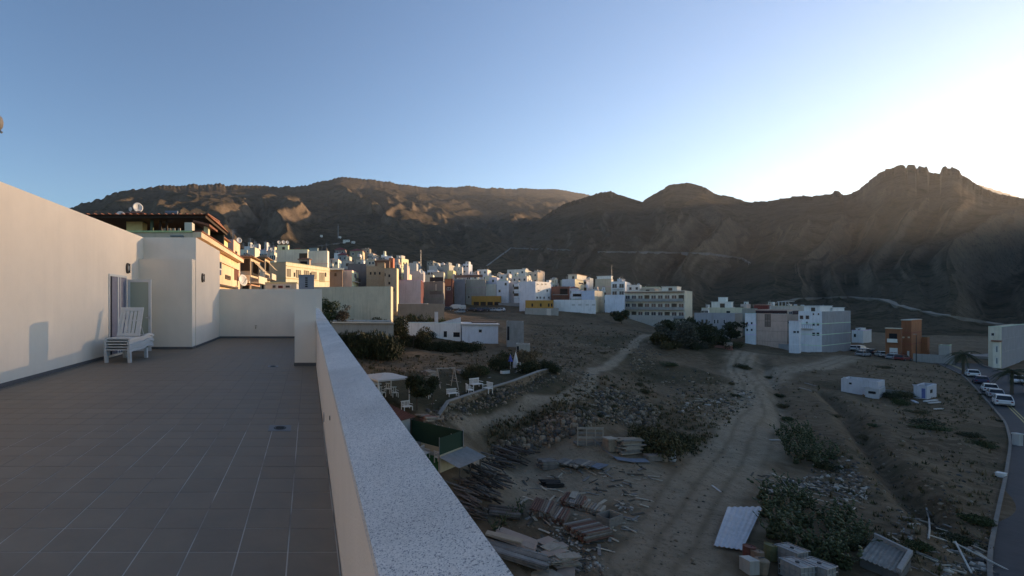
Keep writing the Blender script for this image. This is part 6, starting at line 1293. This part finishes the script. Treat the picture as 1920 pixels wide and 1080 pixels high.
# ---------------------------------------------------------------- garden
FAB = mat('canopy_fabric', (.5, .47, .43), .9, .08, 2); PLW = mat('garden_white', (.68, .65, .6), .7, .1, 4)
def gazebo(p, rz, wx, wy, hgt, label):
    t = thing('gazebo', label, 'gazebo', p, rz); r = .35
    for x in (-1, 1):
        for y in (-1, 1): o = MB().tube((x * wx / 2, y * wy / 2, -.3), (x * wx / 2, y * wy / 2, hgt), .055, 8).build('pole', PLW); o.parent = t
    e = .15; b = [(-wx / 2 - e, -wy / 2 - e, hgt - .02), (wx / 2 + e, -wy / 2 - e, hgt - .02), (wx / 2 + e, wy / 2 + e, hgt - .02), (-wx / 2 - e, wy / 2 + e, hgt - .02)]
    q = MB(); q.add(b + [(0, 0, hgt + r)] + [(x, y, z - .14) for x, y, z in b] + [(0, 0, hgt + r - .06)], [(0, 1, 4), (1, 2, 4), (2, 3, 4), (3, 0, 4), (0, 5, 6, 1), (1, 6, 7, 2), (2, 7, 8, 3), (3, 8, 5, 0), (6, 5, 9), (7, 6, 9), (8, 7, 9), (5, 8, 9)]); o = q.build('canopy', FAB); o.parent = t
    return t
p = (G(752, 765) + G(724, 750)) / 2; p.z = gzf(p.x, p.y)
gazebo(p + Vector((-.6, 1.2, 0)), .42, 3.4, 3.0, 2.35, 'white garden gazebo with a broad pale canopy')
gazebo(p + Vector((-3.0, .3, 0)), .42, 2.4, 2.6, 2.0, 'lower pale canopy half hidden behind the parapet')
def gchair(p, rz, label, wide=.6, sc=1.0, group='white garden seats', nm='garden_chair', cat='chair'):
    t = thing(nm, label, cat, p, rz, group); t.scale = (sc,) * 3; W = wide
    def add(n, q): o = q.build(n, PLW); o.parent = t
    for x in (-W / 2 + .03, W / 2 - .03):
        for y in (-.22, .22): add('leg', MB().ab(x - .03, y - .03, 0, x + .03, y + .03, .42))
    add('seat', MB().ab(-W / 2, -.26, .42, W / 2, .26, .47))
    add('top_rail', MB().ab(-W / 2, .24, .88, W / 2, .29, .96)); n = max(3, int(W / .16))
    for k in range(n): x = -W / 2 + W * (k + .5) / n; add('slat', MB().ab(x - .035, .24, .47, x + .035, .275, .88))
    for x in (-W / 2, W / 2 - .05): add('armrest', MB().ab(x, -.26, .64, x + .05, .26, .68))
    return t
gchair(G(893, 729), .5, 'white lattice garden bench at the back of the seat group', 1.3, 1.15, nm='garden_bench', cat='bench')
gchair(G(881, 741), 1.6, 'white garden armchair at the left of the seat group', .7, 1.15); gchair(G(914, 737), -1.2, 'white garden armchair at the right of the seat group', .8, 1.2)
gchair(G(805, 748), .3, 'single white chair on the lawn left of the benches', .5); gchair(G(849, 745), .4, 'long low white bench in the middle of the lawn', 1.5, .85, nm='garden_bench', cat='bench')
gchair(G(763, 772), .5, 'low white bench just below the gazebo', 1.1, .9, nm='garden_bench', cat='bench')
gchair(G(716, 752), .6, 'white chair under the left side of the canopy', .6); gchair(G(740, 745), .2, 'white chair under the broad canopy', .6); gchair(G(727, 738), -.5, 'white chair at the back of the gazebo', .6)
# swing frame
p = G(836, 728); t = thing('swing_frame', 'pale wooden A-frame swing without a seat on the lawn', 'swing', p, .25); wd = mat('wood_pale', (.38, .32, .26), .9, .2, 4)
def addp(n, q, m=wd): o = q.build(n, m); o.parent = t; return o
for x in (-1.0, 1.0):
    for y in (-.75, .75): addp('leg', MB().tube((x * 1.05, y, -.1), (x, 0, 2.1), .05, 7))
    addp('brace', MB().tube((x * 1.03, -.38, 1.0), (x * 1.03, .38, 1.0), .035, 6))
addp('top_beam', MB().tube((-1.15, 0, 2.1), (1.15, 0, 2.1), .055, 8))
# log heap behind the swing
def pile(name, label, cat, p, rz, L, nw, nh, w_, h_, mats_, piece='plank', jit=.05, rj=.03, round_=False, group=None, taper=False, lj=.1, tilt=0):
    t = thing(name, label, cat, p, rz, group); mes = {}
    t.rotation_euler = (0, tilt, rz)
    for m in mats_:
        if round_: o = MB().tube((-L / 2, 0, h_ / 2), (L / 2, 0, h_ / 2), h_ / 2, 8).build(piece, m)
        else: o = MB().ab(-L / 2, -w_ / 2, 0, L / 2, w_ / 2, h_ * .92).build(piece, m)
        mes[m.name] = o.data; bpy.data.objects.remove(o)
    for j in range(nh):
        n = nw - j if taper else nw
        for i in range(max(1, n)):
            o = bpy.data.objects.new(piece, mes[random.choice(mats_).name]); COL.objects.link(o); o.parent = t
            o.location = (random.uniform(-jit, jit) * L * .5, (i - (n - 1) / 2) * w_ * 1.03 + random.uniform(-.1, .1) * w_, j * h_ * (.86 if round_ else 1)); o.rotation_euler = (random.uniform(-.02, .02), random.uniform(-.015, .015), random.uniform(-rj, rj)); o.scale = (random.uniform(1 - lj, 1), 1, 1)
    return t
PW = [mat('timber_grey', (.20, .175, .15), .95, .25, 5), mat('timber_pale', (.34, .28, .22), .95, .2, 5), mat('timber_tan', (.28, .20, .14), .95, .2, 5)]
PD = [mat('pole_dark_brown', (.075, .055, .045), .95, .3, 5), mat('pole_brown', (.12, .09, .07), .95, .3, 5), mat('pole_grey', (.16, .14, .125), .95, .3, 5)]
PR = [mat('prop_rust', (.15, .065, .045), .85, .3, 6), mat('prop_brown', (.17, .12, .09), .85, .3, 6), mat('prop_grey', (.24, .21, .185), .8, .3, 6)]
pile('log_heap', 'heap of pale cut logs behind the wooden swing', 'log pile', G(806, 704), .2, 1.2, 10, 3, .22, .2, PW, 'log', .3, .5, True, taper=True)
pile('log_heap', 'flat heap of pale logs right of the wooden swing', 'log pile', G(862, 699), .1, 1.0, 9, 2, .2, .18, PW, 'log', .3, .6, True, taper=True)
p = G(800, 789); pile('brick_heap', 'heap of reddish boards and bricks at the garden corner', 'pile', p, .4, 1.0, 5, 4, .3, .1, [mat('brick_red', (.25, .11, .08), .95, .25, 5)] + PW, 'board', .5, .6)
p = G(815, 786); pile('pallet', 'pale broken pallet beside the garden corner', 'pallet', p, .3, 1.2, 6, 1, .16, .08, PW[1:], 'plank', .1, .1)
# parasol and garden ornaments by the hut
def parasol(p, label):
    t = thing('garden_parasol', label, 'parasol', p); MB().tube(Vector(p), Vector(p) + Z3 * 2.0, .03, 6).build('pole', PLW, t)
    q = MB(); n = 10; c = Vector(p) + Z3 * 2.05; vs = [c] + [c + Vector((math.cos(2 * math.pi * k / n) * .32, math.sin(2 * math.pi * k / n) * .32, -1.0)) for k in range(n)]; q.add(vs, [(0, k + 1, (k + 1) % n + 1) for k in range(n)] + [tuple(range(n, 0, -1))]); q.build('canopy', mat('parasol_blue', (.06, .10, .34), .8), t)
parasol(G(957, 692), 'half closed blue parasol by the beige hut')
p = G(967, 690); t = thing('garden_tent', 'narrow white pointed tent beside the blue parasol', 'tent', p); q = MB(); q.lathe(p, [(.42, 0), (.38, .6), (.2, 1.5), (.0, 2.3)], 8); q.build('cloth', PLW, t); MB().tube(p + Z3 * 2.25, p + Z3 * 2.5, .02, 5).build('pole', METAL, t)
p = G(972, 697); t = thing('ornament_shelf', 'red and white painted shelf stand in the garden corner', 'shelf', p)
for k in range(3): MB().cb(p + Z3 * (.05 + k * .42), .5, .35, .06).build('shelf', mat('paint_red', (.28, .05, .04), .7) if k % 2 else PLW, t)
for x in (-.24, .24): MB().cb(p + Vector((x, 0, 0)), .05, .3, 1.2).build('upright', PLW, t)
p = G(947, 701); t = thing('planter', 'white trough planter on the lawn by the parasol', 'planter', p); MB().cb(p, 1.3, .4, .4, .4).build('trough', PLW, t, bevel=.03); MB().cb(p + Z3 * .402, 1.1, .28, .12, .4).build('soil', GREENS['dark'], t)
# ---------------------------------------------------------------- red roofed hut and green yard by the building
a_, b_ = Vector((YA[0], YA[1], YZ)), Vector((YBB[0], YBB[1], YZ)); ab = (b_ - a_); ab.z = 0; d_ = ab.normalized(); pr = Vector((-d_.y, d_.x, 0)); zf = min(a_.z, b_.z) - .2
u_ = U(773); L_ = (u_ * b_.y - b_.x) / (pr.x - u_ * pr.y); c_ = b_ + pr * L_; e_ = a_ + pr * L_
yd = thing('green_yard', 'small walled yard with green netting fence and artificial turf floor', 'yard', (a_.x, a_.y, zf)); net = mat('green_net', (.014, .045, .026), .9, .15, 8); crm = plaster((.56, .46, .31)); turf = mat('turf_green', (.02, .09, .025), .95, .2, 20)
def vwall(p0, p1, z0, z1, th, m, name): q = MB(); d = p1 - p0; d = Vector((d.x, d.y, 0)); n = Vector((-d.y, d.x, 0)).normalized() * th; q.box(Vector((p0.x, p0.y, z0)), d, n, Z3 * (z1 - z0)); return q.build(name, m, yd)
H1 = zf + 1.5; H2 = H1 + 1.25
vwall(a_, b_, zf, H1, .18, crm, 'wall'); vwall(b_, c_, zf, H1 - .5, .18, crm, 'wall')
vwall(a_ + pr * .06, b_ + pr * .06, H1 + .002, H2, .03, net, 'netting'); vwall(b_ - d_ * .08, c_ - d_ * .08, H1 - .498, H2, .03, net, 'netting')
q = MB(); q.box(Vector((a_.x, a_.y, zf + .3)) + pr * .2, ab * .97, pr * (L_ - .2), Z3 * .06); q.build('turf', turf, yd); vwall(c_ - d_ * .6 , b_ - d_ * .6, zf + .36, zf + .62, .1, plaster((.42, .42, .38)), 'low_kerb')
for k in range(5):
    p = b_ + (c_ - b_) * (k / 4) - d_ * .05; MB().tube((p.x, p.y, zf), (p.x, p.y, H2 + .05), .035, 6).build('fence_post', METAL, yd)
for k in range(3):
    p = a_ + ab * (k / 2) + pr * .1; MB().tube((p.x, p.y, zf), (p.x, p.y, H2 + .05), .035, 6).build('fence_post', METAL, yd)
m_ = (a_ + c_) / 2; gchair(Vector((m_.x, m_.y, zf + .36)), .8, 'pale plastic chair inside the green yard', .6); gchair(Vector((m_.x, m_.y, zf + .36)) - pr * 1.4 + d_ * -.2, 2.2, 'second pale chair in the green yard nearer the wall', .6)
hp = c_ - d_ * .3; ht = thing('tiled_hut', 'small white hut with a ribbed red roof behind the green yard', 'hut', (hp.x, hp.y, zf)); q = MB(); q.box(Vector((hp.x, hp.y, zf)), -d_ * 3.2, pr * 2.6, Z3 * 3.0); q.build('wall', plaster((.42, .41, .38)), ht)
q = MB(); A0 = Vector((hp.x, hp.y, zf + 3.002)) + d_ * .2 - pr * .3; q.add([A0, A0 - d_ * 3.6, A0 - d_ * 3.6 + pr * 3.2 + Z3 * .7, A0 + pr * 3.2 + Z3 * .7] + [v + Z3 * .06 for v in (A0, A0 - d_ * 3.6, A0 - d_ * 3.6 + pr * 3.2 + Z3 * .7, A0 + pr * 3.2 + Z3 * .7)], [(0, 3, 2, 1), (4, 5, 6, 7), (0, 1, 5, 4), (1, 2, 6, 5), (2, 3, 7, 6), (3, 0, 4, 7)])
for k in range(13): q.tube(A0 - d_ * (k * .3) + Z3 * .08, A0 - d_ * (k * .3) + pr * 3.2 + Z3 * .78, .06, 6)
q.build('roof', mat('roof_maroon', (.16, .07, .055), .85, .2, 4), ht)
# ---- corrugated sheets
def corr(name, label, corners, m, amp=.03, wl=.18, cat='sheet', nu=None, thick=.012, group=None):
    """corrugated sheet spanning four corners (0-1 runs across the waves)"""
    c = [Vector(v) for v in corners]; W = (c[1] - c[0]).length; n = max(8, int(W / wl * 6)); t = thing(name, label, cat, c[0], 0, group); nr = (c[1] - c[0]).cross(c[3] - c[0]).normalized()
    if nr.z < 0: nr = -nr
    vs = []
    for k in range(n + 1):
        f = k / n; o = nr * (amp * math.sin(2 * math.pi * f * W / wl)); a = c[0] + (c[1] - c[0]) * f + o; b = c[3] + (c[2] - c[3]) * f + o
        vs += [a, b, a - nr * thick, b - nr * thick]
    fs = []
    for k in range(n): i = 4 * k; fs += [(i, i + 1, i + 5, i + 4), (i + 2, i + 6, i + 7, i + 3), (i, i + 4, i + 6, i + 2), (i + 1, i + 3, i + 7, i + 5)]
    q = MB(); q.add(vs, fs); q.build('sheet', m, t, smooth=False); return t
ZINC = mat('zinc_sheet', (.40, .43, .46), .5, .15, 2, spec=.4); ZGR = mat('zinc_grey', (.27, .27, .26), .7, .2, 2); RST = mat('old_sheet', (.22, .21, .19), .85, .3, 2)
o0 = -pr * .1
t = corr('lean_to_roof', 'grey corrugated lean-to roof along the cream yard wall', [a_ - d_ * .3 + Z3 * 1.25 + o0, b_ + d_ * .4 + Z3 * 1.25 + o0, b_ + d_ * .4 + Z3 * .85 - pr * 1.7, a_ - d_ * .3 + Z3 * .85 - pr * 1.7], ZGR, cat='roof', amp=.025)
for k in (0.05, .5, .95):
    p = a_ + ab * k - pr * 1.5; z = gzf(p.x, p.y); MB().tube((p.x, p.y, z - .2), (p.x, p.y, a_.z + .86), .05, 6).build('post', PD[1], t)
def GU(px, py, up): p = G(px, py); p.z += up; return p
pts = [GU(1338, 1030, .2), GU(1392, 1037, .2), GU(1430, 960, .35), GU(1364, 960, .35)]
corr('corrugated_sheet', 'bluish white corrugated sheet roof leaning by the prickly pears', pts, ZINC, .035, .24)
t = thing('sheet_prop', 'rough timber trestle holding up the corrugated sheet', 'trestle', G(1390, 1010))
for a, b in ((pts[0], pts[3]), (pts[1], pts[2])): 
    for f in (.08, .9): p = a + (b - a) * f - Z3 * .06; MB().tube((p.x, p.y, gzf(p.x, p.y) - .1), p, .05, 6).build('post', PD[1], t)
pts = [GU(1608, 1062, .55), GU(1690, 1098, .55), GU(1712, 1066, .75), GU(1640, 1030, .75)]
corr('shed_roof', 'ribbed grey shed roof with a raised concrete edge', pts, RST, .03, .2, cat='shed roof')
t = thing('roof_shed', 'low shed walls under the ribbed grey roof', 'shed', G(1660, 1070)); cx = sum((p for p in pts), Vector()) / 4
for a, b in zip(pts, pts[1:] + pts[:1]):
    a2, b2 = a + (cx - a) * .08 - Z3 * .05, b + (cx - b) * .08 - Z3 * .05; q = MB(); q.add([a2, b2, (b2.x, b2.y, gzf(b2.x, b2.y) - .4), (a2.x, a2.y, gzf(a2.x, a2.y) - .4)], [(0, 1, 2, 3), (3, 2, 1, 0)]); q.build('wall', CONC, t)
q = MB(); q.box(pts[3] + Z3 * .06, pts[2] - pts[3], (pts[0] - pts[3]).normalized() * .2, Z3 * .2); q.build('roof_edge', CONC, t); q = MB(); q.box(pts[2] + Z3 * .06, pts[1] - pts[2], (pts[3] - pts[2]).normalized() * .2, Z3 * .2); q.build('roof_edge', CONC, t)
# ---- timber yard
def heap(name, label, poly, n, L, r, mats_, rz0, group=None, lift=.5):
    cx, cy = sum(p[0] for p in poly) / len(poly), sum(p[1] for p in poly) / len(poly); t = thing(name, label, 'pole heap', G(cx, cy), 0, group); mes = []
    for m in mats_: o = MB().tube((-L / 2, 0, 0), (L / 2, 0, 0), r, 7, r * .8).build('pole', m); mes.append(o.data); bpy.data.objects.remove(o)
    def f(x, y):
        p = G(x, y); o = bpy.data.objects.new('pole', random.choice(mes)); COL.objects.link(o); o.parent = t; o.location = p + Z3 * (r + random.random() * lift) - t.location; o.rotation_euler = (0, random.gauss(0, .09), rz0 + random.gauss(0, .25)); o.scale = (random.uniform(.6, 1.15), 1, 1)
    scatter(poly, n, f); return t
heap('pole_heap', 'sprawling heap of dark timber poles beside the lean-to roof', [(852, 915), (895, 880), (945, 868), (950, 890), (925, 925), (893, 960), (868, 950)], 85, 3.0, .075, PD, -1.1)
heap('pole_heap', 'smaller heap of dark poles behind the sprawling one', [(915, 862), (950, 840), (985, 850), (985, 866), (940, 880)], 34, 3.0, .075, PD, -1.0)
heap('pole_heap', 'dark pole heap tucked against the parapet line', [(870, 955), (893, 962), (890, 985), (875, 975)], 20, 2.0, .055, PD, -.7)
SG = 'prop stacks in the timber yard'
def st(px, py, rz, L, nw, nh, lab, ms=PR, r=.075): pile('prop_stack', lab, 'pole stack', G(px, py), rz, L, nw, nh, r * 2, r * 2, ms, 'pole', .06, .02, True, SG, lj=.06)
st(1018, 962, .95, 2.4, 9, 4, 'leftmost rusty prop stack of the three in the middle of the yard'); st(1048, 972, .9, 2.2, 7, 3, 'rusty prop stack touching the leftmost one on its right'); st(1076, 945, .9, 2.2, 9, 3, 'rusty prop stack behind with a pale board on top')
st(1102, 1002, .35, 2.4, 11, 4, 'wide flat prop stack nearest the open yard'); st(945, 967, -.3, 2.0, 8, 3, 'dark prop stack beside the weeds', PD)
p = G(1076, 940); pile('loose_board', 'pale board lying on the rear prop stack', 'board', p + Z3 * .46, .9, 1.5, 2, 1, .22, .04, PW[1:2], 'board')
st(1110, 957, .8, 1.4, 8, 2, 'stack of pale scaffold clamps and short props', PW, .09)
p = G(1143, 982); t = thing('timber_crate', 'open wooden crate with one pale end board', 'crate', p, .5)
for (x0, y0, x1, y1, m) in ((-.8, -.45, .8, -.40, PW[0]), (-.8, .40, .8, .45, PW[0]), (-.8, -.40, -.75, .40, PW[0]), (.75, -.40, .8, .40, PW[1])): o = MB().ab(x0, y0, 0, x1, y1, .62).build('side', m); o.parent = t
o = MB().ab(-.75, -.40, 0, .75, .40, .05).build('floor', PD[0]); o.parent = t
pile('dark_board_pile', 'small dark pile of charred boards', 'board pile', G(1035, 912), .2, 1.5, 5, 5, .2, .07, [mat('charred', (.025, .022, .02), .9)], 'board', .2, .2); pile('loose_board', 'pale plank in front of the charred boards', 'board', G(1026, 918), -.25, 1.4, 1, 1, .28, .05, PW[1:2], 'board'); pile('loose_board', 'pale plank behind the charred boards', 'board', G(1042, 896), -.2, 1.5, 1, 1, .2, .05, PW[1:2], 'board')
# boards and plywood at the bottom
pile('plank_stack', 'long grey planks stacked just below the parapet', 'plank stack', G(955, 1040), -.66, 4.4, 7, 4, .2, .07, [PW[0], PD[2], RST], 'plank', .06, .02)
PLY = [mat('plywood_pink', (.34, .24, .19), .9, .12, 2), mat('plywood_tan', (.38, .29, .21), .9, .12, 2), PW[1]]
pile('plywood_stack', 'two broad pinkish plywood sheets leaning on the planks', 'plywood', G(968, 1022) + Z3 * .35, -.62, 2.6, 2, 2, .75, .05, PLY[:1], 'sheet', .1, .06, tilt=.08)
pile('plywood_stack', 'narrow brownish plywood sheet left of the broad ones', 'plywood', G(945, 1018) + Z3 * .3, -.62, 2.2, 1, 2, .55, .05, PLY[1:2], 'sheet', .1, .05)
pile('plywood_stack', 'ragged stack of short plywood offcuts', 'plywood', G(1045, 1050), .2, 1.5, 3, 10, .55, .055, PLY, 'sheet', .5, .25); pile('plywood_stack', 'second ragged stack of plywood behind the offcuts', 'plywood', G(1030, 1033), .4, 1.3, 2, 8, .6, .06, PLY + PD[1:2], 'sheet', .4, .2)
pile('plywood_stack', 'flat pale plywood panel at the bottom edge of the photo', 'plywood', G(1015, 1075), .5, 1.8, 2, 1, .8, .04, PLY[1:], 'sheet', .1, .1); pile('plywood_stack', 'curled plywood panel right of the bottom one', 'plywood', G(1058, 1076), 1.0, 1.3, 1, 2, .9, .04, PLY[:1], 'sheet', .1, .1, tilt=-.12)
# rear pile group
pile('slat_stack', 'neat cross-laid stack of grey slats', 'slat stack', G(1027, 878), .15, 1.5, 5, 7, .18, .1, PW[:1] + PD[2:], 'slat', .12, .1)
pile('plank_stack', 'pale planks lying flat in front of the wooden frame', 'plank stack', G(1072, 868), .75, 2.6, 8, 2, .2, .08, [PW[1], PW[0], PD[2]], 'plank', .1, .03); pile('plank_stack', 'second flat bundle of pale planks right of the first', 'plank stack', G(1098, 868), .7, 2.6, 7, 2, .2, .08, [PW[1], PW[0]], 'plank', .1, .04)
BLU = mat('board_blue', (.16, .19, .23), .7, .15, 2)
pile('blue_board', 'blue-grey board lying beside the flat planks', 'board', G(1128, 872), .55, 2.8, 2, 2, .35, .04, [BLU], 'board', .05, .05); 
p0 = G(1128, 845); t = thing('blue_strip', 'long bent blue-grey strip running past the timber', 'board', p0); q = MB(); prev = None
for px, py, up in ((1110, 836, .7), (1128, 848, .35), (1150, 860, .15), (1180, 863, .1), (1210, 864, .1)):
    p = GU(px, py, up)
    if prev is not None: q.box(prev, p - prev, (0, -.55, -.12), (0, 0, .04))
    prev = p
q.build('strip', BLU, t)
p = G(1106, 838); t = thing('wooden_frame', 'upright slatted wooden frame crate at the back of the timber pile', 'crate', p, -.1)
for k in range(4): o = MB().ab(-1.1, -.03, .25 + k * .42, 1.1, .03, .43 + k * .42).build('slat', PW[k % 2]); o.parent = t
for x in (-1.1, -.35, .4, 1.05): o = MB().ab(x, -.08, 0, x + .08, -.031, 1.75).build('upright', PW[1]); o.parent = t
o = MB().ab(-1.1, .031, 0, 1.1, .8, .2).build('base', PW[0]); o.parent = t
p = G(1143, 847); t = thing('timber_block', 'upright tan timber box with a pale lid', 'box', p, .2); o = MB().ab(-.42, -.35, 0, .42, .35, 1.05).build('body', PW[2]); o.parent = t; o = MB().ab(-.5, -.4, 1.052, .5, .4, 1.16).build('lid', PW[1]); o.parent = t
pile('plank_stack', 'tall uneven stack of pale planks in front of the thorn bush', 'plank stack', G(1178, 850), .15, 2.0, 4, 12, .25, .1, [PW[1], PW[0], PW[2]], 'plank', .35, .12)
p = G(1225, 864); t = thing('timber_block', 'low pale board box with a reddish top', 'box', p, .1); o = MB().ab(-.7, -.3, 0, .7, .3, .42).build('body', PW[0]); o.parent = t; o = MB().ab(-.72, -.32, .422, .72, .32, .5).build('lid', PLY[0]); o.parent = t
p = G(1243, 865); t = thing('timber_block', 'small tan crate left of the white drum', 'box', p, .1); o = MB().ab(-.25, -.25, 0, .25, .25, .62).build('body', PW[2]); o.parent = t; o = MB().ab(-.2, -.2, .622, .2, .2, .66).build('lid', PD[0]); o.parent = t
p = G(1259, 864); t = thing('plastic_drum', 'white plastic drum standing in front of the thorn bush', 'drum', p); q = MB(); q.lathe(p, [(0, 0), (.30, 0), (.33, .1), (.33, .35), (.345, .38), (.33, .41), (.33, .72), (.345, .75), (.33, .78), (.3, .98), (.22, 1.02), (0, 1.02)], 18); q.build('body', mat('drum_white', (.46, .47, .48), .5, .06, 4), t, smooth=True); MB().tube(p + Z3 * 1.02 + Vector((.12, 0, 0)), p + Z3 * 1.06 + Vector((.12, 0, 0)), .05, 10).build('cap', BMP, t)
# containers at the bottom
def tote(p, rz, label):
    t = thing('liquid_tote', label, 'tote', p, rz, 'caged liquid totes'); o = MB().ab(-.48, -.48, .16, .48, .48, 1.04).build('tank', mat('tote_plastic', (.30, .30, .28), .5, .1, 3)); o.parent = t
    q = MB()
    for z in (.2, .48, .76, 1.06):
        for a, b in (((-.53, -.53), (.53, -.53)), ((.53, -.53), (.53, .53)), ((.53, .53), (-.53, .53)), ((-.53, .53), (-.53, -.53))): q.tube((*a, z), (*b, z), .018, 5)
    for k in range(5):
        x = -.53 + k * .265
        for s_ in (-.53, .53): q.tube((x, s_, .16), (x, s_, 1.06), .015, 5); q.tube((s_, x, .16), (s_, x, 1.06), .015, 5)
    for x in (-.25, .25): q.tube((x, -.53, 1.06), (x, .53, 1.06), .018, 5)
    o = q.build('cage', METAL); o.parent = t; o['kind'] = 'stuff'
    o = MB().ab(-.55, -.55, 0, .55, -.35, .13).build('pallet_runner', PD[0]); o.parent = t; o = MB().ab(-.55, .35, 0, .55, .55, .13).build('pallet_runner', PD[0]); o.parent = t
    o = MB().tube((0, 0, 1.04), (0, 0, 1.1), .09, 12).build('cap', BMP); o.parent = t
tote(G(1485, 1062), .25, 'caged liquid tote at the edge of the prickly pears'); tote(G(1495, 1092), .15, 'pale caged tote cut by the bottom edge'); tote(G(1536, 1092), .35, 'caged tote farthest right at the bottom edge')
def drum(p, label, c, r=.3, h_=.88):
    t = thing('oil_drum', label, 'drum', p, 0, 'drums by the corrugated sheet'); q = MB(); q.lathe(Vector(p), [(0, 0), (r, 0), (r, .28), (r * 1.04, .3), (r, .32), (r, .58), (r * 1.04, .6), (r, .62), (r, h_), (r * .95, h_), (r * .95, h_ - .03), (0, h_ - .03)], 18); q.build('body', mat('drum_%d_%d' % (int(c[0] * 99), int(c[1] * 99)), c, .7, .2, 3), t, smooth=False); MB().tube(Vector(p) + Vector((.12, 0, h_ - .03)), Vector(p) + Vector((.12, 0, h_)), .04, 8).build('bung', BMP, t)
drum(G(1420, 1062), 'tan drum right of the rusty red one', (.24, .15, .10)); drum(G(1405, 1052), 'rusty red drum under the corrugated sheet', (.16, .05, .035)); drum(G(1445, 1050), 'olive drum beside the tan one', (.14, .13, .06))
p = G(1405, 1075); t = thing('cardboard_box', 'pale square box in front of the drums', 'box', p, .1); o = MB().ab(-.3, -.3, 0, .3, .3, .75).build('body', plaster((.38, .35, .31))); o.parent = t; o = MB().ab(-.31, -.31, .752, .31, .31, .79).build('lid', plaster((.42, .4, .36))); o.parent = t
p = G(1428, 1076); t = thing('cardboard_box', 'tan rounded bin right of the pale box', 'bin', p, .1); q = MB(); q.lathe((0, 0, 0), [(0, 0), (.26, 0), (.34, .7), (.35, .74), (.30, .80), (0, .86)], 14); o = q.build('body', PW[2]); o.parent = t; o = MB().ab(-.2, -.02, .86, .2, .02, .9).build('handle', BMP); o.parent = t
# pipe, sticks and planks strewn about
def stick(px, py, L, rz, c, label, r=.05, box=False, tilt=0.0):
    p = G(px, py); t = thing('loose_plank' if box else 'loose_pole', label, 'plank' if box else 'pole', p); d = Vector((math.cos(rz), math.sin(rz), tilt)) * L / 2; m = mat('stick_%d' % int(c[0] * 99), c, .85, .15, 4); up = Z3 * (r + abs(tilt) * L / 2); q = MB()
    a, b = p - d, p + d
    if not tilt: a.z = gzf(a.x, a.y); b.z = gzf(b.x, b.y); d = (b - a) / 2
    if box: n = Vector((-d.y, d.x, 0)).normalized() * r * 2; q.box(a - n / 2 + Z3 * .03, d * 2, n, Z3 * .05)
    else: q.tube(a + up, b + up, r, 8)
    q.build('plank' if box else 'pole', m, t)
stick(1453, 826, 1.4, .2, (.5, .48, .44), 'pale plank at the left edge of the prickly pears', .1, True); stick(1343, 918, 1.0, 1.4, (.46, .43, .4), 'pale stake lying alone on the dirt track', .07, True)
q = [GU(1737, 958, .1), GU(1742, 975, .1), GU(1743, 995, .1), GU(1741, 1013, .1)]; t = thing('bent_pipe', 'thin bent grey pipe lying on the bare slope', 'pipe', q[0]); MB().path(q, .05, 8).build('pipe', mat('pipe_grey', (.30, .28, .25), .7), t)
stick(1806, 1062, 2.2, .9, (.5, .49, .46), 'pale stick leaning left by the road rubbish', .045, tilt=.45); stick(1838, 1058, 2.0, 2.2, (.5, .49, .46), 'pale stick leaning right by the road rubbish', .045, tilt=.45)
stick(1510, 731, 3.2, 1.2, (.28, .24, .2), 'pale log lying along the ditch bank', .12); stick(1520, 722, 2.6, 1.4, (.28, .24, .2), 'second pale log above the ditch bank', .1)

h = house('low dark brown yard wall below the lavender house', 746, 833, 836, 570, 118, 16, (.32, .25, .19), name='yard_wall', cat='wall', par=.1, dep=.5)
q = MB(); q.box(h.pt(.35, -.2, h.zt + .002), h.d1 * h.t1 * .6, h.d2 * 3.0, Z3 * .12); q.build('awning', plaster((.66, .6, .54)), h.root)
for k in range(14):
    px = 752 + k * 9.5; bush(at_y(px, 113 + (k * 5) % 4), 1.9, 2.4 + (k % 3) * .6, ('dark', 'olive', 'mid')[k % 3], 'garden bush along the dark brown yard wall', 'bushes along the yard wall')
# ---------------------------------------------------------------- the hazy air
hz = bpy.data.materials.new('haze_air'); hz.use_nodes = True; t = hz.node_tree; t.nodes.remove(t.nodes['Principled BSDF'])
pv = t.nodes.new('ShaderNodeVolumePrincipled'); pv.inputs['Color'].default_value = (.92, .95, 1.0, 1); pv.inputs['Density'].default_value = .000045; pv.inputs['Anisotropy'].default_value = .55
t.links.new(pv.outputs[0], t.nodes['Material Output'].inputs['Volume'])
zt = float(ZM.max()) + 30
h = MB().ab(-6800, -6800, -140, 6800, 6800, zt).build('haze', hz); h['kind'] = 'stuff'
